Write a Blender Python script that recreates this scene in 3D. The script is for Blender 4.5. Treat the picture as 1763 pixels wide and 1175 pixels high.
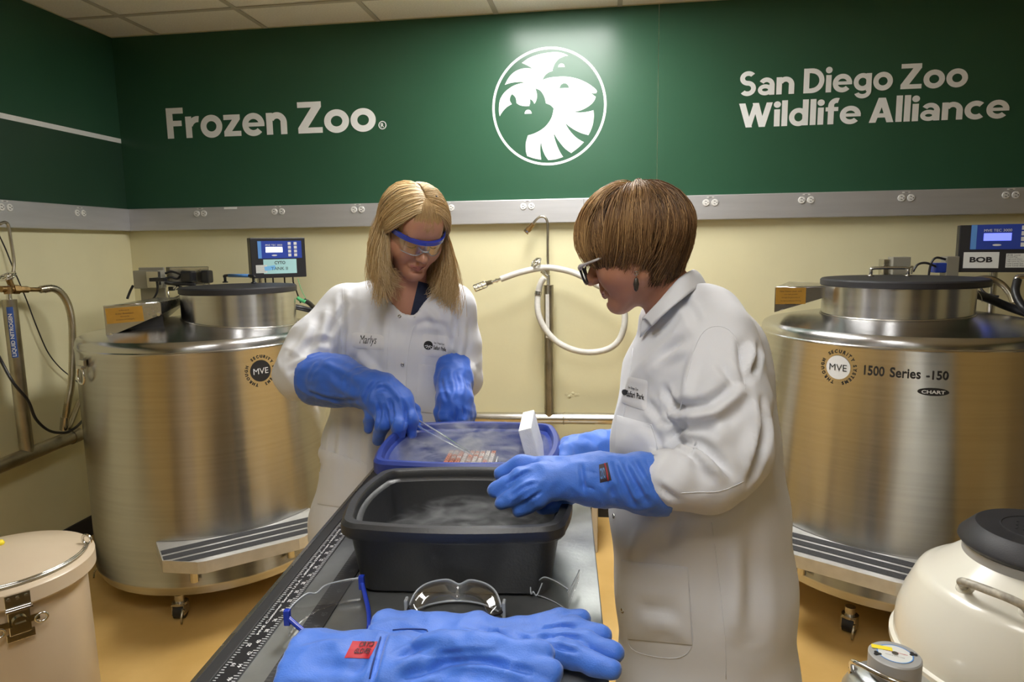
import bpy, bmesh, math, random
import numpy as np
from mathutils import Vector, Matrix, noise
from mathutils.bvhtree import BVHTree
from mathutils.geometry import tessellate_polygon

S = bpy.context.scene
COL = S.collection
for o in list(bpy.data.objects):
    bpy.data.objects.remove(o, do_unlink=True)
random.seed(7)
rng = np.random.default_rng(11)

# ------------------------------------------------------------------ camera
CAM = np.array([2.6493, -3.5602, 1.4557])
FPX = 1175.0
IW, IH = 1763, 1175
_yaw, _pit, _rol = -.1362, -.1378, -.0153
_f = np.array([math.sin(_yaw)*math.cos(_pit), math.cos(_yaw)*math.cos(_pit), math.sin(_pit)])
_r0 = np.array([math.cos(_yaw), -math.sin(_yaw), 0.0])
_u0 = np.cross(_r0, _f)
_r = math.cos(_rol)*_r0+math.sin(_rol)*_u0
_u = -math.sin(_rol)*_r0+math.cos(_rol)*_u0
cd = bpy.data.cameras.new('camera')
cam = bpy.data.objects.new('camera', cd)
COL.objects.link(cam)
cd.sensor_width = 36.0
cd.lens = 36.0*FPX/IW
cd.clip_start = .05
cam.matrix_world = Matrix(((_r[0], _u[0], -_f[0], CAM[0]), (_r[1], _u[1], -_f[1], CAM[1]),
                           (_r[2], _u[2], -_f[2], CAM[2]), (0, 0, 0, 1)))
S.camera = cam
# ------------------------------------------------------------------ world and exposure
wd = bpy.data.worlds.new('world')
S.world = wd
wd.use_nodes = True
wd.node_tree.nodes['Background'].inputs[0].default_value = (.75, .8, .9, 1)
wd.node_tree.nodes['Background'].inputs[1].default_value = .15
S.view_settings.view_transform = 'Standard'
S.view_settings.look = 'None'
S.view_settings.gamma = 1
S.view_settings.use_curve_mapping = False
S.view_settings.exposure = 0.60
LIGHT = 15.5          # base strength of the ceiling troffer diffusers, scaled for each one

# measuring helpers: a point of the place from where a ray meets a plane or at a depth
def ray(x, y):
    return _f+_r*(x-IW/2)/FPX-_u*(y-IH/2)/FPX
def pz(x, y, z):
    d = ray(x, y); return CAM+d*(z-CAM[2])/d[2]
def py(x, y, Y):
    d = ray(x, y); return CAM+d*(Y-CAM[1])/d[1]
def pxx(x, y, X):
    d = ray(x, y); return CAM+d*(X-CAM[0])/d[0]
def pd(x, y, t):
    return CAM+ray(x, y)*t

# ------------------------------------------------------------------ materials
def M(name, col, rough=.5, metal=0.0, var=0.0, vscale=6.0, bump=0.0, bscale=150.0, spec=.5, aniso=0.0,
      stretch=(1, 1, 1), col2=None, rvar=0.0, coat=0.0, sheen=0.0, detail=4.0, sss=0.0):
    m = bpy.data.materials.new(name)
    m.use_nodes = True
    nt = m.node_tree
    b = nt.nodes['Principled BSDF']
    b.inputs['Base Color'].default_value = (*col, 1)
    b.inputs['Roughness'].default_value = rough
    b.inputs['Metallic'].default_value = metal
    b.inputs['Specular IOR Level'].default_value = spec
    b.inputs['Coat Weight'].default_value = coat
    if sheen:
        b.inputs['Sheen Weight'].default_value = sheen
    if sss:
        b.inputs['Subsurface Weight'].default_value = sss
        b.inputs['Subsurface Radius'].default_value = (.012, .005, .003)
        b.inputs['Subsurface Scale'].default_value = 1.0
    if aniso:
        b.inputs['Anisotropic'].default_value = aniso
        b.inputs['Anisotropic Rotation'].default_value = .25
        tg = nt.nodes.new('ShaderNodeTangent')
        tg.direction_type = 'RADIAL'; tg.axis = 'Z'
        nt.links.new(tg.outputs[0], b.inputs['Tangent'])
    tc = nt.nodes.new('ShaderNodeTexCoord')
    mp = nt.nodes.new('ShaderNodeMapping')
    mp.inputs['Scale'].default_value = stretch
    nt.links.new(tc.outputs['Object'], mp.inputs[0])
    if var or col2 or rvar:
        n = nt.nodes.new('ShaderNodeTexNoise')
        n.inputs['Scale'].default_value = vscale
        n.inputs['Detail'].default_value = detail
        nt.links.new(mp.outputs[0], n.inputs['Vector'])
        if var or col2:
            cr = nt.nodes.new('ShaderNodeValToRGB')
            c2 = col2 if col2 else tuple(c*(1-var) for c in col)
            c1 = col if col2 else tuple(min(1, c*(1+var*.6)) for c in col)
            cr.color_ramp.elements[0].position = .32; cr.color_ramp.elements[1].position = .68
            cr.color_ramp.elements[0].color = (*c2, 1); cr.color_ramp.elements[1].color = (*c1, 1)
            nt.links.new(n.outputs['Fac'], cr.inputs[0])
            nt.links.new(cr.outputs[0], b.inputs['Base Color'])
        if rvar:
            mr = nt.nodes.new('ShaderNodeMapRange')
            mr.inputs['To Min'].default_value = max(0, rough-rvar); mr.inputs['To Max'].default_value = rough+rvar
            nt.links.new(n.outputs['Fac'], mr.inputs[0])
            nt.links.new(mr.outputs[0], b.inputs['Roughness'])
    if bump:
        n2 = nt.nodes.new('ShaderNodeTexNoise')
        n2.inputs['Scale'].default_value = bscale
        n2.inputs['Detail'].default_value = 3
        nt.links.new(mp.outputs[0], n2.inputs['Vector'])
        bp = nt.nodes.new('ShaderNodeBump')
        bp.inputs['Strength'].default_value = bump
        bp.inputs['Distance'].default_value = .003
        nt.links.new(n2.outputs['Fac'], bp.inputs['Height'])
        nt.links.new(bp.outputs[0], b.inputs['Normal'])
    return m

def Memit(name, col, strength):
    m = bpy.data.materials.new(name); m.use_nodes = True
    nt = m.node_tree
    b = nt.nodes['Principled BSDF']
    b.inputs['Base Color'].default_value = (*col, 1)
    b.inputs['Emission Color'].default_value = (*col, 1)
    b.inputs['Emission Strength'].default_value = strength
    return m

def Mglass(name, tint=(1, 1, 1), gloss=.09, dark=1.0):
    m = bpy.data.materials.new(name); m.use_nodes = True
    nt = m.node_tree
    for n in list(nt.nodes):
        if n.type == 'BSDF_PRINCIPLED': nt.nodes.remove(n)
    out = [n for n in nt.nodes if n.type == 'OUTPUT_MATERIAL'][0]
    t = nt.nodes.new('ShaderNodeBsdfTransparent'); t.inputs[0].default_value = (*[c*dark for c in tint], 1)
    g = nt.nodes.new('ShaderNodeBsdfGlossy'); g.inputs[1].default_value = .04
    lw = nt.nodes.new('ShaderNodeLayerWeight'); lw.inputs[0].default_value = .35
    ad = nt.nodes.new('ShaderNodeMath'); ad.operation = 'MULTIPLY_ADD'
    ad.inputs[1].default_value = .30; ad.inputs[2].default_value = gloss
    mx = nt.nodes.new('ShaderNodeMixShader')
    nt.links.new(lw.outputs['Facing'], ad.inputs[0]); nt.links.new(ad.outputs[0], mx.inputs[0])
    nt.links.new(t.outputs[0], mx.inputs[1]); nt.links.new(g.outputs[0], mx.inputs[2])
    nt.links.new(mx.outputs[0], out.inputs[0])
    return m

MAT = dict(
    wall=M('cream_wall', (.70, .655, .42), .55, var=.05, vscale=2.5, bump=.12, bscale=60),
    green=M('green_mural', (.029, .088, .049), .27, var=.04, vscale=3, spec=.30, bump=.03, bscale=500),
    green_dark=M('dark_green_mural', (.022, .058, .033), .35, var=.06, vscale=3, bump=.04, bscale=500),
    white_vinyl=M('white_vinyl', (.80, .81, .80), .38, var=.02, vscale=30),
    ceiling=M('ceiling_tile', (.90, .87, .80), .9, var=.07, vscale=120, bump=.35, bscale=260),
    grid=M('ceiling_grid', (.52, .49, .42), .6),
    floor=M('tan_epoxy_floor', (.72, .475, .175), .38, col2=(.57, .355, .11), vscale=3.2, bump=.06, bscale=90, rvar=.08, detail=9),
    black_base=M('black_rubber_base', (.016, .017, .022), .5, var=.1),
    raceway=M('anodised_raceway', (.52, .52, .53), .42, .55, var=.05, vscale=4, stretch=(1, 1, 9)),
    outlet=M('outlet_plastic', (.70, .69, .66), .45, var=.03),
    door_grey=M('grey_door', (.11, .115, .12), .5, var=.05),
    dark=M('dark_slot', (.012, .012, .013), .6),
    steel=M('brushed_steel', (.55, .55, .555), .25, 1, var=.06, vscale=2.0, aniso=.62, stretch=(1, 1, 45), rvar=.03),
    steel_p=M('plain_steel', (.58, .56, .52), .26, 1, var=.06, vscale=9, rvar=.06),
    step_steel=M('dull_step_steel', (.66, .655, .63), .48, .7, var=.08, vscale=25, rvar=.06),
    steel_d=M('worn_pipe_steel', (.42, .385, .31), .33, 1, var=.22, vscale=12, rvar=.1),
    chrome=M('chrome', (.75, .74, .72), .12, 1, var=.03),
    brass=M('aged_brass', (.33, .21, .085), .42, 1, var=.3, vscale=40, bump=.3, bscale=120),
    black=M('black_plastic', (.016, .016, .019), .38, var=.1),
    black_m=M('black_matte_foam', (.020, .020, .024), .55, var=.12, vscale=20, bump=.15, bscale=300),
    pan_black=M('black_polyurethane', (.026, .027, .029), .40, var=.14, vscale=14, bump=.10, bscale=240, spec=.5),
    pan_blue=M('blue_polyurethane', (.022, .045, .26), .38, var=.12, vscale=10, bump=.08, bscale=240),
    frost=M('frosted_blue', (.16, .20, .44), .7, col2=(.03, .055, .27), vscale=9, bump=.25, bscale=200),
    foam=M('white_polystyrene', (.80, .82, .83), .75, var=.05, vscale=60, bump=.3, bscale=300),
    table=M('worn_steel_top', (.40, .415, .40), .34, .75, col2=(.21, .215, .215), vscale=5, rvar=.12, bump=.08, bscale=120, detail=8),
    table_leg=M('grey_leg', (.30, .30, .30), .45, .4),
    edge_black=M('black_edge_trim', (.03, .03, .032), .45, var=.1),
    print_white=M('white_print', (.72, .73, .74), .5),
    print_dark=M('dark_print', (.016, .016, .017), .5),
    print_grey=M('grey_relief', (.085, .085, .09), .5),
    glove=M('blue_nylon_glove', (.030, .125, .58), .52, var=.10, vscale=16, bump=.25, bscale=420, sheen=.25),
    glove_l=M('light_blue_nylon_glove', (.048, .170, .66), .55, var=.10, vscale=14, bump=.25, bscale=420, sheen=.3),
    glove_d=M('navy_seam', (.012, .035, .17), .6),
    red_tag=M('red_tag', (.48, .022, .035), .6, var=.1, vscale=60),
    tag_dark=M('dark_tag', (.035, .022, .03), .6, var=.2, vscale=90),
    coat=M('white_lab_cotton', (.70, .71, .745), .78, var=.03, vscale=8, bump=.10, bscale=900, sheen=.2),
    patch=M('white_patch', (.72, .72, .74), .7, var=.02),
    cream_can=M('cream_painted_can', (.66, .55, .40), .36, col2=(.60, .48, .34), vscale=3, bump=.05, bscale=60, coat=.1),
    white_dewar=M('white_enamel', (.76, .735, .64), .22, var=.03, vscale=4, coat=.25),
    alu=M('aluminium', (.56, .575, .59), .34, .85, var=.05, vscale=8),
    dewar_lid=M('grey_lid', (.40, .40, .395), .45, .2, var=.05),
    yellow=M('yellow_tape', (.90, .72, .03), .5),
    blue_panel=M('blue_keypad', (.020, .052, .34), .35, var=.05),
    blue_light=M('light_blue_stripe', (.10, .27, .62), .4),
    screen_w=Memit('lit_white_screen', (.93, .95, 1.0), 1.3),
    screen_b=Memit('lit_blue_screen', (.16, .20, .95), .9),
    key=M('keypad_key', (.62, .63, .62), .5),
    cyan_card=M('cyan_card', (.36, .62, .64), .6, var=.02),
    paper=M('white_card', (.66, .67, .64), .7, var=.03),
    tape_blue=M('blue_tape', (.17, .45, .78), .6),
    gold=M('gold_plaque', (.50, .27, .045), .35, .35, var=.06, vscale=30),
    grey_box=M('grey_control_box', (.33, .315, .26), .45, .3, var=.06),
    label_blue=M('blue_pipe_label', (.03, .085, .33), .5),
    hose_white=M('white_braided_hose', (.60, .585, .54), .5, var=.08, vscale=60),
    hose_steel=M('corrugated_steel_hose', (.52, .47, .36), .3, 1, var=.12, vscale=30),
    tread=M('dark_grip_tape', (.045, .045, .048), .85, var=.2, vscale=200, bump=.4, bscale=700),
    green_clip=M('green_clip', (.08, .42, .16), .45),
    tan_stool=M('beige_plastic', (.52, .47, .38), .5, var=.05),
    orange_cap=M('orange_vial_cap', (.72, .24, .11), .5, var=.12, vscale=90),
    pale_cap=M('pale_vial_cap', (.74, .66, .60), .5, var=.08, vscale=90),
    skin=M('skin', (.56, .295, .195), .46, col2=(.47, .225, .145), vscale=9, bump=.12, bscale=260, sss=.12),
    skin2=M('skin_warm', (.50, .245, .15), .46, col2=(.42, .185, .11), vscale=9, bump=.12, bscale=260, sss=.12),
    lip_dark=M('mouth_line', (.13, .04, .035), .6),
    lip=M('lip', (.44, .165, .135), .42, var=.08, vscale=60),
    eye=M('eye_white', (.72, .70, .66), .2),
    iris=M('dark_iris', (.06, .055, .05), .2),
    navy=M('navy_knit', (.014, .02, .05), .8, var=.2, vscale=90),
    trouser=M('dark_trousers', (.03, .032, .04), .8, var=.1),
    shoe=M('dark_shoe', (.02, .02, .02), .5),
    goggle_blue=M('blue_goggle_frame', (.018, .05, .46), .25, coat=.3),
    lens=Mglass('clear_lens', (1, 1, 1), .10),
    lens_blue=Mglass('blue_lens', (.35, .62, .95), .10, .85),
    frame_black=M('black_spectacle_frame', (.015, .013, .014), .3),
    frame_pale=M('pale_spectacle_arm', (.50, .46, .44), .35, var=.3, vscale=120),
    earring=M('dark_earring', (.10, .09, .08), .35, .8, var=.3, vscale=300),
)

# ------------------------------------------------------------------ object helpers
def tag(o, label=None, cat=None, group=None, kind=None):
    if label: o['label'] = label
    if cat: o['category'] = cat
    if group: o['group'] = group
    if kind: o['kind'] = kind
    return o

def thing(name, label, cat, loc=(0, 0, 0), group=None):
    e = bpy.data.objects.new(name, None)
    e.empty_display_size = .05
    e.location = loc
    COL.objects.link(e)
    e['origin'] = 0
    del e['origin']
    return tag(e, label, cat, group)

def world_loc(o):
    v = Vector(o.location)
    while o.parent:
        o = o.parent; v = v+Vector(o.location) if False else v
    return v

def link(name, me, mat, parent=None, smooth=False):
    o = bpy.data.objects.new(name, me)
    COL.objects.link(o)
    if mat is not None:
        me.materials.clear()
        for m in (mat if isinstance(mat, (list, tuple)) else [mat]):
            me.materials.append(MAT[m] if isinstance(m, str) else m)
    if smooth:
        me.polygons.foreach_set('use_smooth', [True]*len(me.polygons))
    if parent is not None:
        set_parent(o, parent)
    return o

def full_matrix(o):
    m = o.matrix_basis.copy()
    if o.parent:
        m = full_matrix(o.parent) @ o.matrix_parent_inverse @ m
    return m

def set_parent(o, parent):
    o.parent = parent
    o.matrix_parent_inverse = full_matrix(parent).inverted()

class MB:
    """collects simple shapes into one mesh"""
    def __init__(s):
        s.v = []; s.f = []; s.mi = []; s.cur = 0
    def add(s, vs, fs):
        b = len(s.v)
        s.v.extend([tuple(map(float, q)) for q in vs]); s.f.extend([tuple(i+b for i in f) for f in fs])
        s.mi.extend([s.cur]*len(fs))
        return s
    def box(s, c, size, R=None, bev=0.0, seg=2):
        bm = bmesh.new()
        bmesh.ops.create_cube(bm, size=1.0)
        for v in bm.verts:
            v.co = Vector((v.co.x*size[0], v.co.y*size[1], v.co.z*size[2]))
        if bev:
            bmesh.ops.bevel(bm, geom=list(bm.edges), offset=bev, segments=seg, affect='EDGES', profile=.6)
        bm.verts.index_update()
        c = Vector(c)
        vs = [(R @ v.co if R else v.co)+c for v in bm.verts]
        fs = [[v.index for v in f.verts] for f in bm.faces]
        bm.free()
        return s.add(vs, fs)
    def cyl(s, a, b, r0, r1=None, n=24, caps=True):
        r1 = r0 if r1 is None else r1
        a, b = Vector(a), Vector(b)
        d = (b-a).normalized()
        e1 = d.orthogonal().normalized(); e2 = d.cross(e1)
        vs = []
        for c, r in ((a, r0), (b, r1)):
            for i in range(n):
                t = 2*math.pi*i/n
                vs.append(c+e1*(r*math.cos(t))+e2*(r*math.sin(t)))
        fs = [(i, (i+1) % n, n+(i+1) % n, n+i) for i in range(n)]
        if caps:
            fs += [tuple(range(n-1, -1, -1)), tuple(range(n, 2*n))]
        return s.add(vs, fs)
    def lathe(s, prof, n=48, c=(0, 0, 0), R=None):
        """prof: (r,z) pairs from bottom to top about the z axis"""
        vs = []; fs = []
        c = Vector(c)
        idx = []
        for r, z in prof:
            if r < 1e-6:
                idx.append([len(vs)]*n); vs.append(Vector((0, 0, z)))
            else:
                row = []
                for i in range(n):
                    t = 2*math.pi*i/n
                    row.append(len(vs)); vs.append(Vector((r*math.cos(t), r*math.sin(t), z)))
                idx.append(row)
        for j in range(len(prof)-1):
            A, B = idx[j], idx[j+1]
            for i in range(n):
                k = (i+1) % n
                q = [A[i], A[k], B[k], B[i]]
                q2 = []
                for x in q:
                    if x not in q2: q2.append(x)
                if len(q2) > 2: fs.append(tuple(q2))
        vs = [(R @ v if R else v)+c for v in vs]
        return s.add(vs, fs)
    def tube(s, pts, r, n=10, closed=False, caps=True):
        pts = [Vector(p) for p in pts]
        m = len(pts)
        rs = r if isinstance(r, (list, tuple, np.ndarray)) else [r]*m
        vs = []
        T = []
        for i in range(m):
            if closed: t = pts[(i+1) % m]-pts[i-1]
            else: t = pts[min(i+1, m-1)]-pts[max(i-1, 0)]
            T.append(t.normalized() if t.length > 1e-9 else Vector((0, 0, 1)))
        e = T[0].orthogonal().normalized()
        for i in range(m):
            e = (e-T[i]*e.dot(T[i]))
            e = e.normalized() if e.length > 1e-6 else T[i].orthogonal().normalized()
            e2 = T[i].cross(e)
            for k in range(n):
                a = 2*math.pi*k/n
                vs.append(pts[i]+(e*math.cos(a)+e2*math.sin(a))*rs[i])
        fs = []
        for i in range(m if closed else m-1):
            j = (i+1) % m
            for k in range(n):
                l = (k+1) % n
                fs.append((i*n+k, i*n+l, j*n+l, j*n+k))
        if not closed and caps:
            fs += [tuple(range(n-1, -1, -1)), tuple(range((m-1)*n, m*n))]
        return s.add(vs, fs)
    def prism(s, poly, t, frame):
        """closed polygon (2D) in frame (origin, ex, ey), extruded by t along ez"""
        o, ex, ey = [Vector(q) for q in frame]
        ez = ex.cross(ey).normalized()
        n = len(poly)
        vs = [o+ex*p[0]+ey*p[1] for p in poly]+[o+ex*p[0]+ey*p[1]+ez*t for p in poly]
        tri = tessellate_polygon([[Vector((p[0], p[1], 0)) for p in poly]])
        fs = []
        for a, b, c in tri:
            pa, pb, pc = poly[a], poly[b], poly[c]
            ccw = (pb[0]-pa[0])*(pc[1]-pa[1])-(pb[1]-pa[1])*(pc[0]-pa[0]) > 0
            if not ccw: b, c = c, b
            fs.append((a+n, b+n, c+n)); fs.append((c, b, a))
        area = sum(poly[i][0]*poly[(i+1) % n][1]-poly[(i+1) % n][0]*poly[i][1] for i in range(n))
        for i in range(n):
            j = (i+1) % n
            fs.append((i, j, j+n, i+n) if area > 0 else (j, i, i+n, j+n))
        return s.add(vs, fs)
    def mesh(s, name):
        me = bpy.data.meshes.new(name)
        me.from_pydata(s.v, [], s.f)
        if any(s.mi): me.polygons.foreach_set('material_index', s.mi)
        me.update()
        return me
    def build(s, name, mat, parent=None, smooth=False, auto=None):
        me = s.mesh(name)
        o = link(name, me, mat, parent, smooth or auto is not None)
        if auto is not None:
            sharp_by_angle(me, auto)
        return o

def sharp_by_angle(me, deg):
    bm = bmesh.new(); bm.from_mesh(me)
    lim = math.radians(deg)
    for e in bm.edges:
        e.smooth = not (len(e.link_faces) == 2 and e.calc_face_angle(0) > lim)
    bm.to_mesh(me); bm.free()

def struct(o, label=None):
    o['kind'] = 'structure'
    if label: o['label'] = label
    return o

def spline(ctrl, n=8, closed=False):
    """Catmull-Rom through control points"""
    P = [np.array(c, float) for c in ctrl]
    m = len(P); out = []
    rngi = range(m if closed else m-1)
    for i in rngi:
        if closed: p0, p1, p2, p3 = P[i-1], P[i], P[(i+1) % m], P[(i+2) % m]
        else: p0, p1, p2, p3 = P[max(i-1, 0)], P[i], P[i+1], P[min(i+2, m-1)]
        for k in range(n):
            t = k/n
            out.append(.5*((2*p1)+(-p0+p2)*t+(2*p0-5*p1+4*p2-p3)*t*t+(-p0+3*p1-3*p2+p3)*t**3))
    if not closed: out.append(P[-1])
    return out

def text2d(txt, bold=0.0, spacing=1.0, shear=0.0):
    """triangles of a line of text; returned as vertices (x,y) with the line's bounding box"""
    cu = bpy.data.curves.new('txt', 'FONT')
    cu.body = txt; cu.size = 1.0; cu.offset = bold; cu.space_character = spacing; cu.shear = shear
    cu.fill_mode = 'FRONT'; cu.resolution_u = 3
    ob = bpy.data.objects.new('txt', cu)
    me = ob.to_mesh()
    v = np.array([q.co[:2] for q in me.vertices]).reshape(-1, 2)
    f = [tuple(p.vertices) for p in me.polygons]
    ob.to_mesh_clear()
    bpy.data.objects.remove(ob); bpy.data.curves.remove(cu)
    return v, f

def text_fit(txt, w=None, h=None, bold=0.0, spacing=1.0, anchor='bl', shear=0.0):
    v, f = text2d(txt, bold, spacing, shear)
    lo, hi = v.min(0), v.max(0)
    sx = w/(hi[0]-lo[0]) if w else None
    sy = h/(hi[1]-lo[1]) if h else None
    sx = sx or sy; sy = sy or sx
    q = (v-lo)*np.array([sx, sy])
    W, H = (hi-lo)*np.array([sx, sy])
    ox = {'l': 0, 'c': -W/2, 'r': -W}[anchor[1]]; oy = {'b': 0, 'c': -H/2, 't': -H}[anchor[0]]
    return q+np.array([ox, oy]), f

def planar(v, o, ex, ey, lift=.0008):
    o, ex, ey = np.array(o, float), np.array(ex, float), np.array(ey, float)
    n = np.cross(ex, ey)
    return [o+ex*p[0]+ey*p[1]+n*lift for p in v]

def flat_text(name, txt, mat, parent, o, ex, ey, w=None, h=None, bold=0.0, anchor='cc', lift=.0008, spacing=1.0, shear=0.0):
    v, f = text_fit(txt, w, h, bold, spacing, anchor, shear)
    return MB().add(planar(v, o, ex, ey, lift), f).build(name, mat, parent)

def copy_tree(o, parent=None):
    c = o.copy(); COL.objects.link(c)
    if parent is not None:
        c.parent = parent
    for ch in o.children:
        copy_tree(ch, c)
    return c
# ================================================================== the room
RX, RY, RZ = 6.2, -6.6, 2.605
ZRT, ZRB, ZST = 1.692, 1.572, 2.063
o = MB().box((RX/2, RY/2, -.05), (RX+.4, -RY+.4, .1)).build('floor', 'floor'); struct(o)
HW = RZ+.08
wall_back = MB().box((RX/2, .06, HW/2), (RX+.24, .12, HW)).build('wall_back', 'wall'); struct(wall_back)
wall_left = MB().box((-.06, RY/2, HW/2), (.12, -RY, HW)).build('wall_left', 'wall'); struct(wall_left)
wr_ = MB().box((RX+.06, RY/2, HW/2), (.12, -RY, HW)).build('wall_right', 'wall'); struct(wr_)
MB().box((RX-.002, RY/2, (ZRT+RZ)/2), (.004, -RY, RZ-ZRT)).build('mural_panel', 'green', wr_)  # unseen mural sheet, added so the freezer steel reflects a darker band
o = MB().box((RX/2, RY-.06, HW/2), (RX+.24, .12, HW)).build('wall_front', 'wall'); struct(o)
ceiling = MB().box((RX/2, RY/2, RZ+.075), (RX+.24, -RY+.24, .05)).build('ceiling', 'ceiling'); struct(ceiling)

wall_front = o
MB().box((RX/2, RY+.002, (ZRT+RZ)/2), (RX, .004, RZ-ZRT)).build('mural_panel', 'green', wall_front)  # green sheet behind the camera, added for banded reflections on the drums
for i, (x, w) in enumerate(((1.1, .92), (4.6, 1.5))):  # unseen doors, added as dark bands for the freezer drums to reflect
    d = MB().box((x, RY+.02, 1.03), (w, .04, 2.06), None, .004).build('door_%d' % (i+1), 'door_grey'); struct(d)
    MB().box((x, RY+.022, 2.10), (w+.16, .05, .08)).box((x-w/2-.04, RY+.022, 1.03), (.08, .05, 2.06)).box((x+w/2+.04, RY+.022, 1.03), (.08, .05, 2.06)).build('door_frame', 'steel_d', d)
    MB().tube([(x+w*.38, RY+.04, 1.0), (x+w*.38, RY+.09, 1.0), (x+w*.28, RY+.09, 1.0)], .01, 8).build('door_handle', 'chrome', d, smooth=True)
for i, (y, w) in enumerate(((-1.9, 1.0), (-4.6, 1.6))):  # more unseen doors added on the right for dark streaks in the steel
    d = MB().box((RX-.02, y, 1.03), (.04, w, 2.06), None, .004).build('door_%d' % (i+3), 'door_grey'); struct(d)
    MB().box((RX-.022, y, 2.10), (.05, w+.16, .08)).box((RX-.022, y-w/2-.04, 1.03), (.05, .08, 2.06)).box((RX-.022, y+w/2+.04, 1.03), (.05, .08, 2.06)).build('door_frame', 'steel_d', d)
# ceiling grid and lay-in tiles
GX0, GY0, TW = .277, -.305, .61
gx = [GX0+TW*k for k in range(-1, 11)]
gy = [GY0-TW*k for k in range(-1, 12)]
troffers = [(3, 0), (3, 4), (3, 8)]           # column, row of the first of two tiles
occupied = {(c, r+i) for c, r in troffers for i in (0, 1)}
tile_me = {}
for ci in range(len(gx)-1):
    for ri in range(len(gy)-1):
        if (ci-1, ri-1) in occupied: continue
        x0, x1 = max(gx[ci], 0), min(gx[ci+1], RX)
        y1, y0 = min(gy[ri], 0), max(gy[ri+1], RY)
        if x1-x0 < .02 or y1-y0 < .02: continue
        key = (round(x1-x0, 3), round(y1-y0, 3))
        if key not in tile_me:
            me = MB().box((0, 0, 0), (key[0]-.004, key[1]-.004, .016)).mesh('ceiling_tile')
            me.materials.append(MAT['ceiling']); tile_me[key] = me
        t = bpy.data.objects.new('ceiling_tile', tile_me[key]); COL.objects.link(t)
        t.location = ((x0+x1)/2, (y0+y1)/2, RZ+.014)
        t.parent = ceiling
for x in gx[1:]:
    if x < RX: MB().box((x, RY/2, RZ+.002), (.024, -RY, .005)).build('grid_bar', 'grid', ceiling)
for y in gy[1:]:
    if y > RY: MB().box((RX/2, y, RZ+.0025), (RX, .024, .004)).build('grid_bar', 'grid', ceiling)

troffer_mats = [Memit('lit_diffuser', (1.0, .985, .955), LIGHT*k) for k in (1.35, .64, .25)]  # middle strength kept up as front fill in place of a bounced flash
TL = ['lit ceiling troffer just above the round animal emblem', 'lit ceiling troffer above the near end of the work table',
      'lit ceiling troffer farthest from the green wall']
for i, (c, r) in enumerate(troffers):
    x0 = GX0+TW*c; y1 = GY0-TW*r
    cx, cy = x0+TW/2, y1-TW
    t = thing('ceiling_light', TL[i], 'light', (cx, cy, RZ), 'ceiling troffers')
    m = MB()
    for dx, dy, sx, sy in ((-.285, 0, .03, 1.19), (.285, 0, .03, 1.19), (0, .585, .60, .03), (0, -.585, .60, .03)):
        m.box((cx+dx, cy+dy, RZ+.004), (sx, sy, .012))
    m.build('frame', 'outlet', t)
    MB().box((cx, cy, RZ+.008), (.545, 1.145, .006)).build('diffuser', troffer_mats[i], t)

# baseboards
MBb = MB().box((.006, RY/2, .05), (.012, -RY, .1)).build('baseboard_left', 'black_base'); struct(MBb)
MBb = MB().box((RX/2, -.006, .05), (RX, .012, .1)).build('baseboard_back', 'black_base'); struct(MBb)

# green mural sheets on the upper walls
seams = [0, .62+.30, 1.98, 2.962, 4.62, RX]
seams = [0, 2.905, RX]
for a, b in zip(seams[:-1], seams[1:]):
    MB().box(((a+b)/2, -.002, (ZRT+RZ)/2), (b-a-.002, .004, RZ-ZRT)).build('mural_panel', 'green', wall_back)
MB().box((.002, RY/2, (ZRT+ZST-.012)/2), (.004, -RY-.01, ZST-.012-ZRT)).build('mural_panel', 'green_dark', wall_left)
MB().box((.002, RY/2, (RZ+ZST+.012)/2), (.004, -RY-.01, RZ-ZST-.012)).build('mural_panel', 'green', wall_left)
MB().box((.0025, RY/2, ZST), (.005, -RY-.01, .024)).build('white_stripe', 'white_vinyl', wall_left)

# power raceway with its outlets
tr1 = MB().box((RX/2, -.022, (ZRT+ZRB)/2), (RX, .044, ZRT-ZRB), bev=.004).build('trim_1', 'raceway'); struct(tr1)
tr2 = MB().box((.022, RY/2-.022, (ZRT+ZRB)/2), (.044, -RY-.044, ZRT-ZRB), bev=.004).build('trim_2', 'raceway'); struct(tr2)
def outlet_mesh():
    m = MB()
    R = Matrix.Rotation(math.pi/2, 3, 'X')
    for dx in (-.021, .021):
        m.cur = 0
        m.lathe([(0, 0), (.0165, 0), (.0165, .003), (.015, .0042), (0, .0042)], 20, (dx, 0, 0), R)
        m.cur = 1
        for sz in (-.0065, .0065):
            m.box((dx-.001, -.0045, sz), (.009, .0012, .0026), Matrix.Rotation(.25, 3, 'Y'))
        m.box((dx+.009, -.0045, 0), (.004, .0012, .004))
    m.cur = 0
    m.box((0, -.0007, .026), (.034, .0014, .006))
    m.cur = 1
    m.box((0, -.0016, .026), (.014, .0008, .0022))
    me = m.mesh('outlet'); me.materials.append(MAT['outlet']); me.materials.append(MAT['dark'])
    return me
ome = outlet_mesh()
for x, y in ((345, 368), (479, 364.5), (616, 361), (770, 358), (908, 355.5), (1223, 349), (1388, 344.5), (1560, 341), (1740, 336)):
    q = py(x, y, -.044)
    t = bpy.data.objects.new('outlet', ome); COL.objects.link(t)
    t.location = (q[0], -.044, q[2]); set_parent(t, tr1)
for x, y in ((9, 357), (138, 367), (-110, 347)):
    q = pxx(x, y, .044)
    t = bpy.data.objects.new('outlet', ome); COL.objects.link(t)
    t.location = (.044, q[1], q[2]); t.rotation_euler = (0, 0, math.pi/2); set_parent(t, tr2)
q = py(397, 358.5, -.044)
MB().box((q[0], -.0446, q[2]), (.075, .001, .011)).build('label_strip', 'white_vinyl', tr1)
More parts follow.
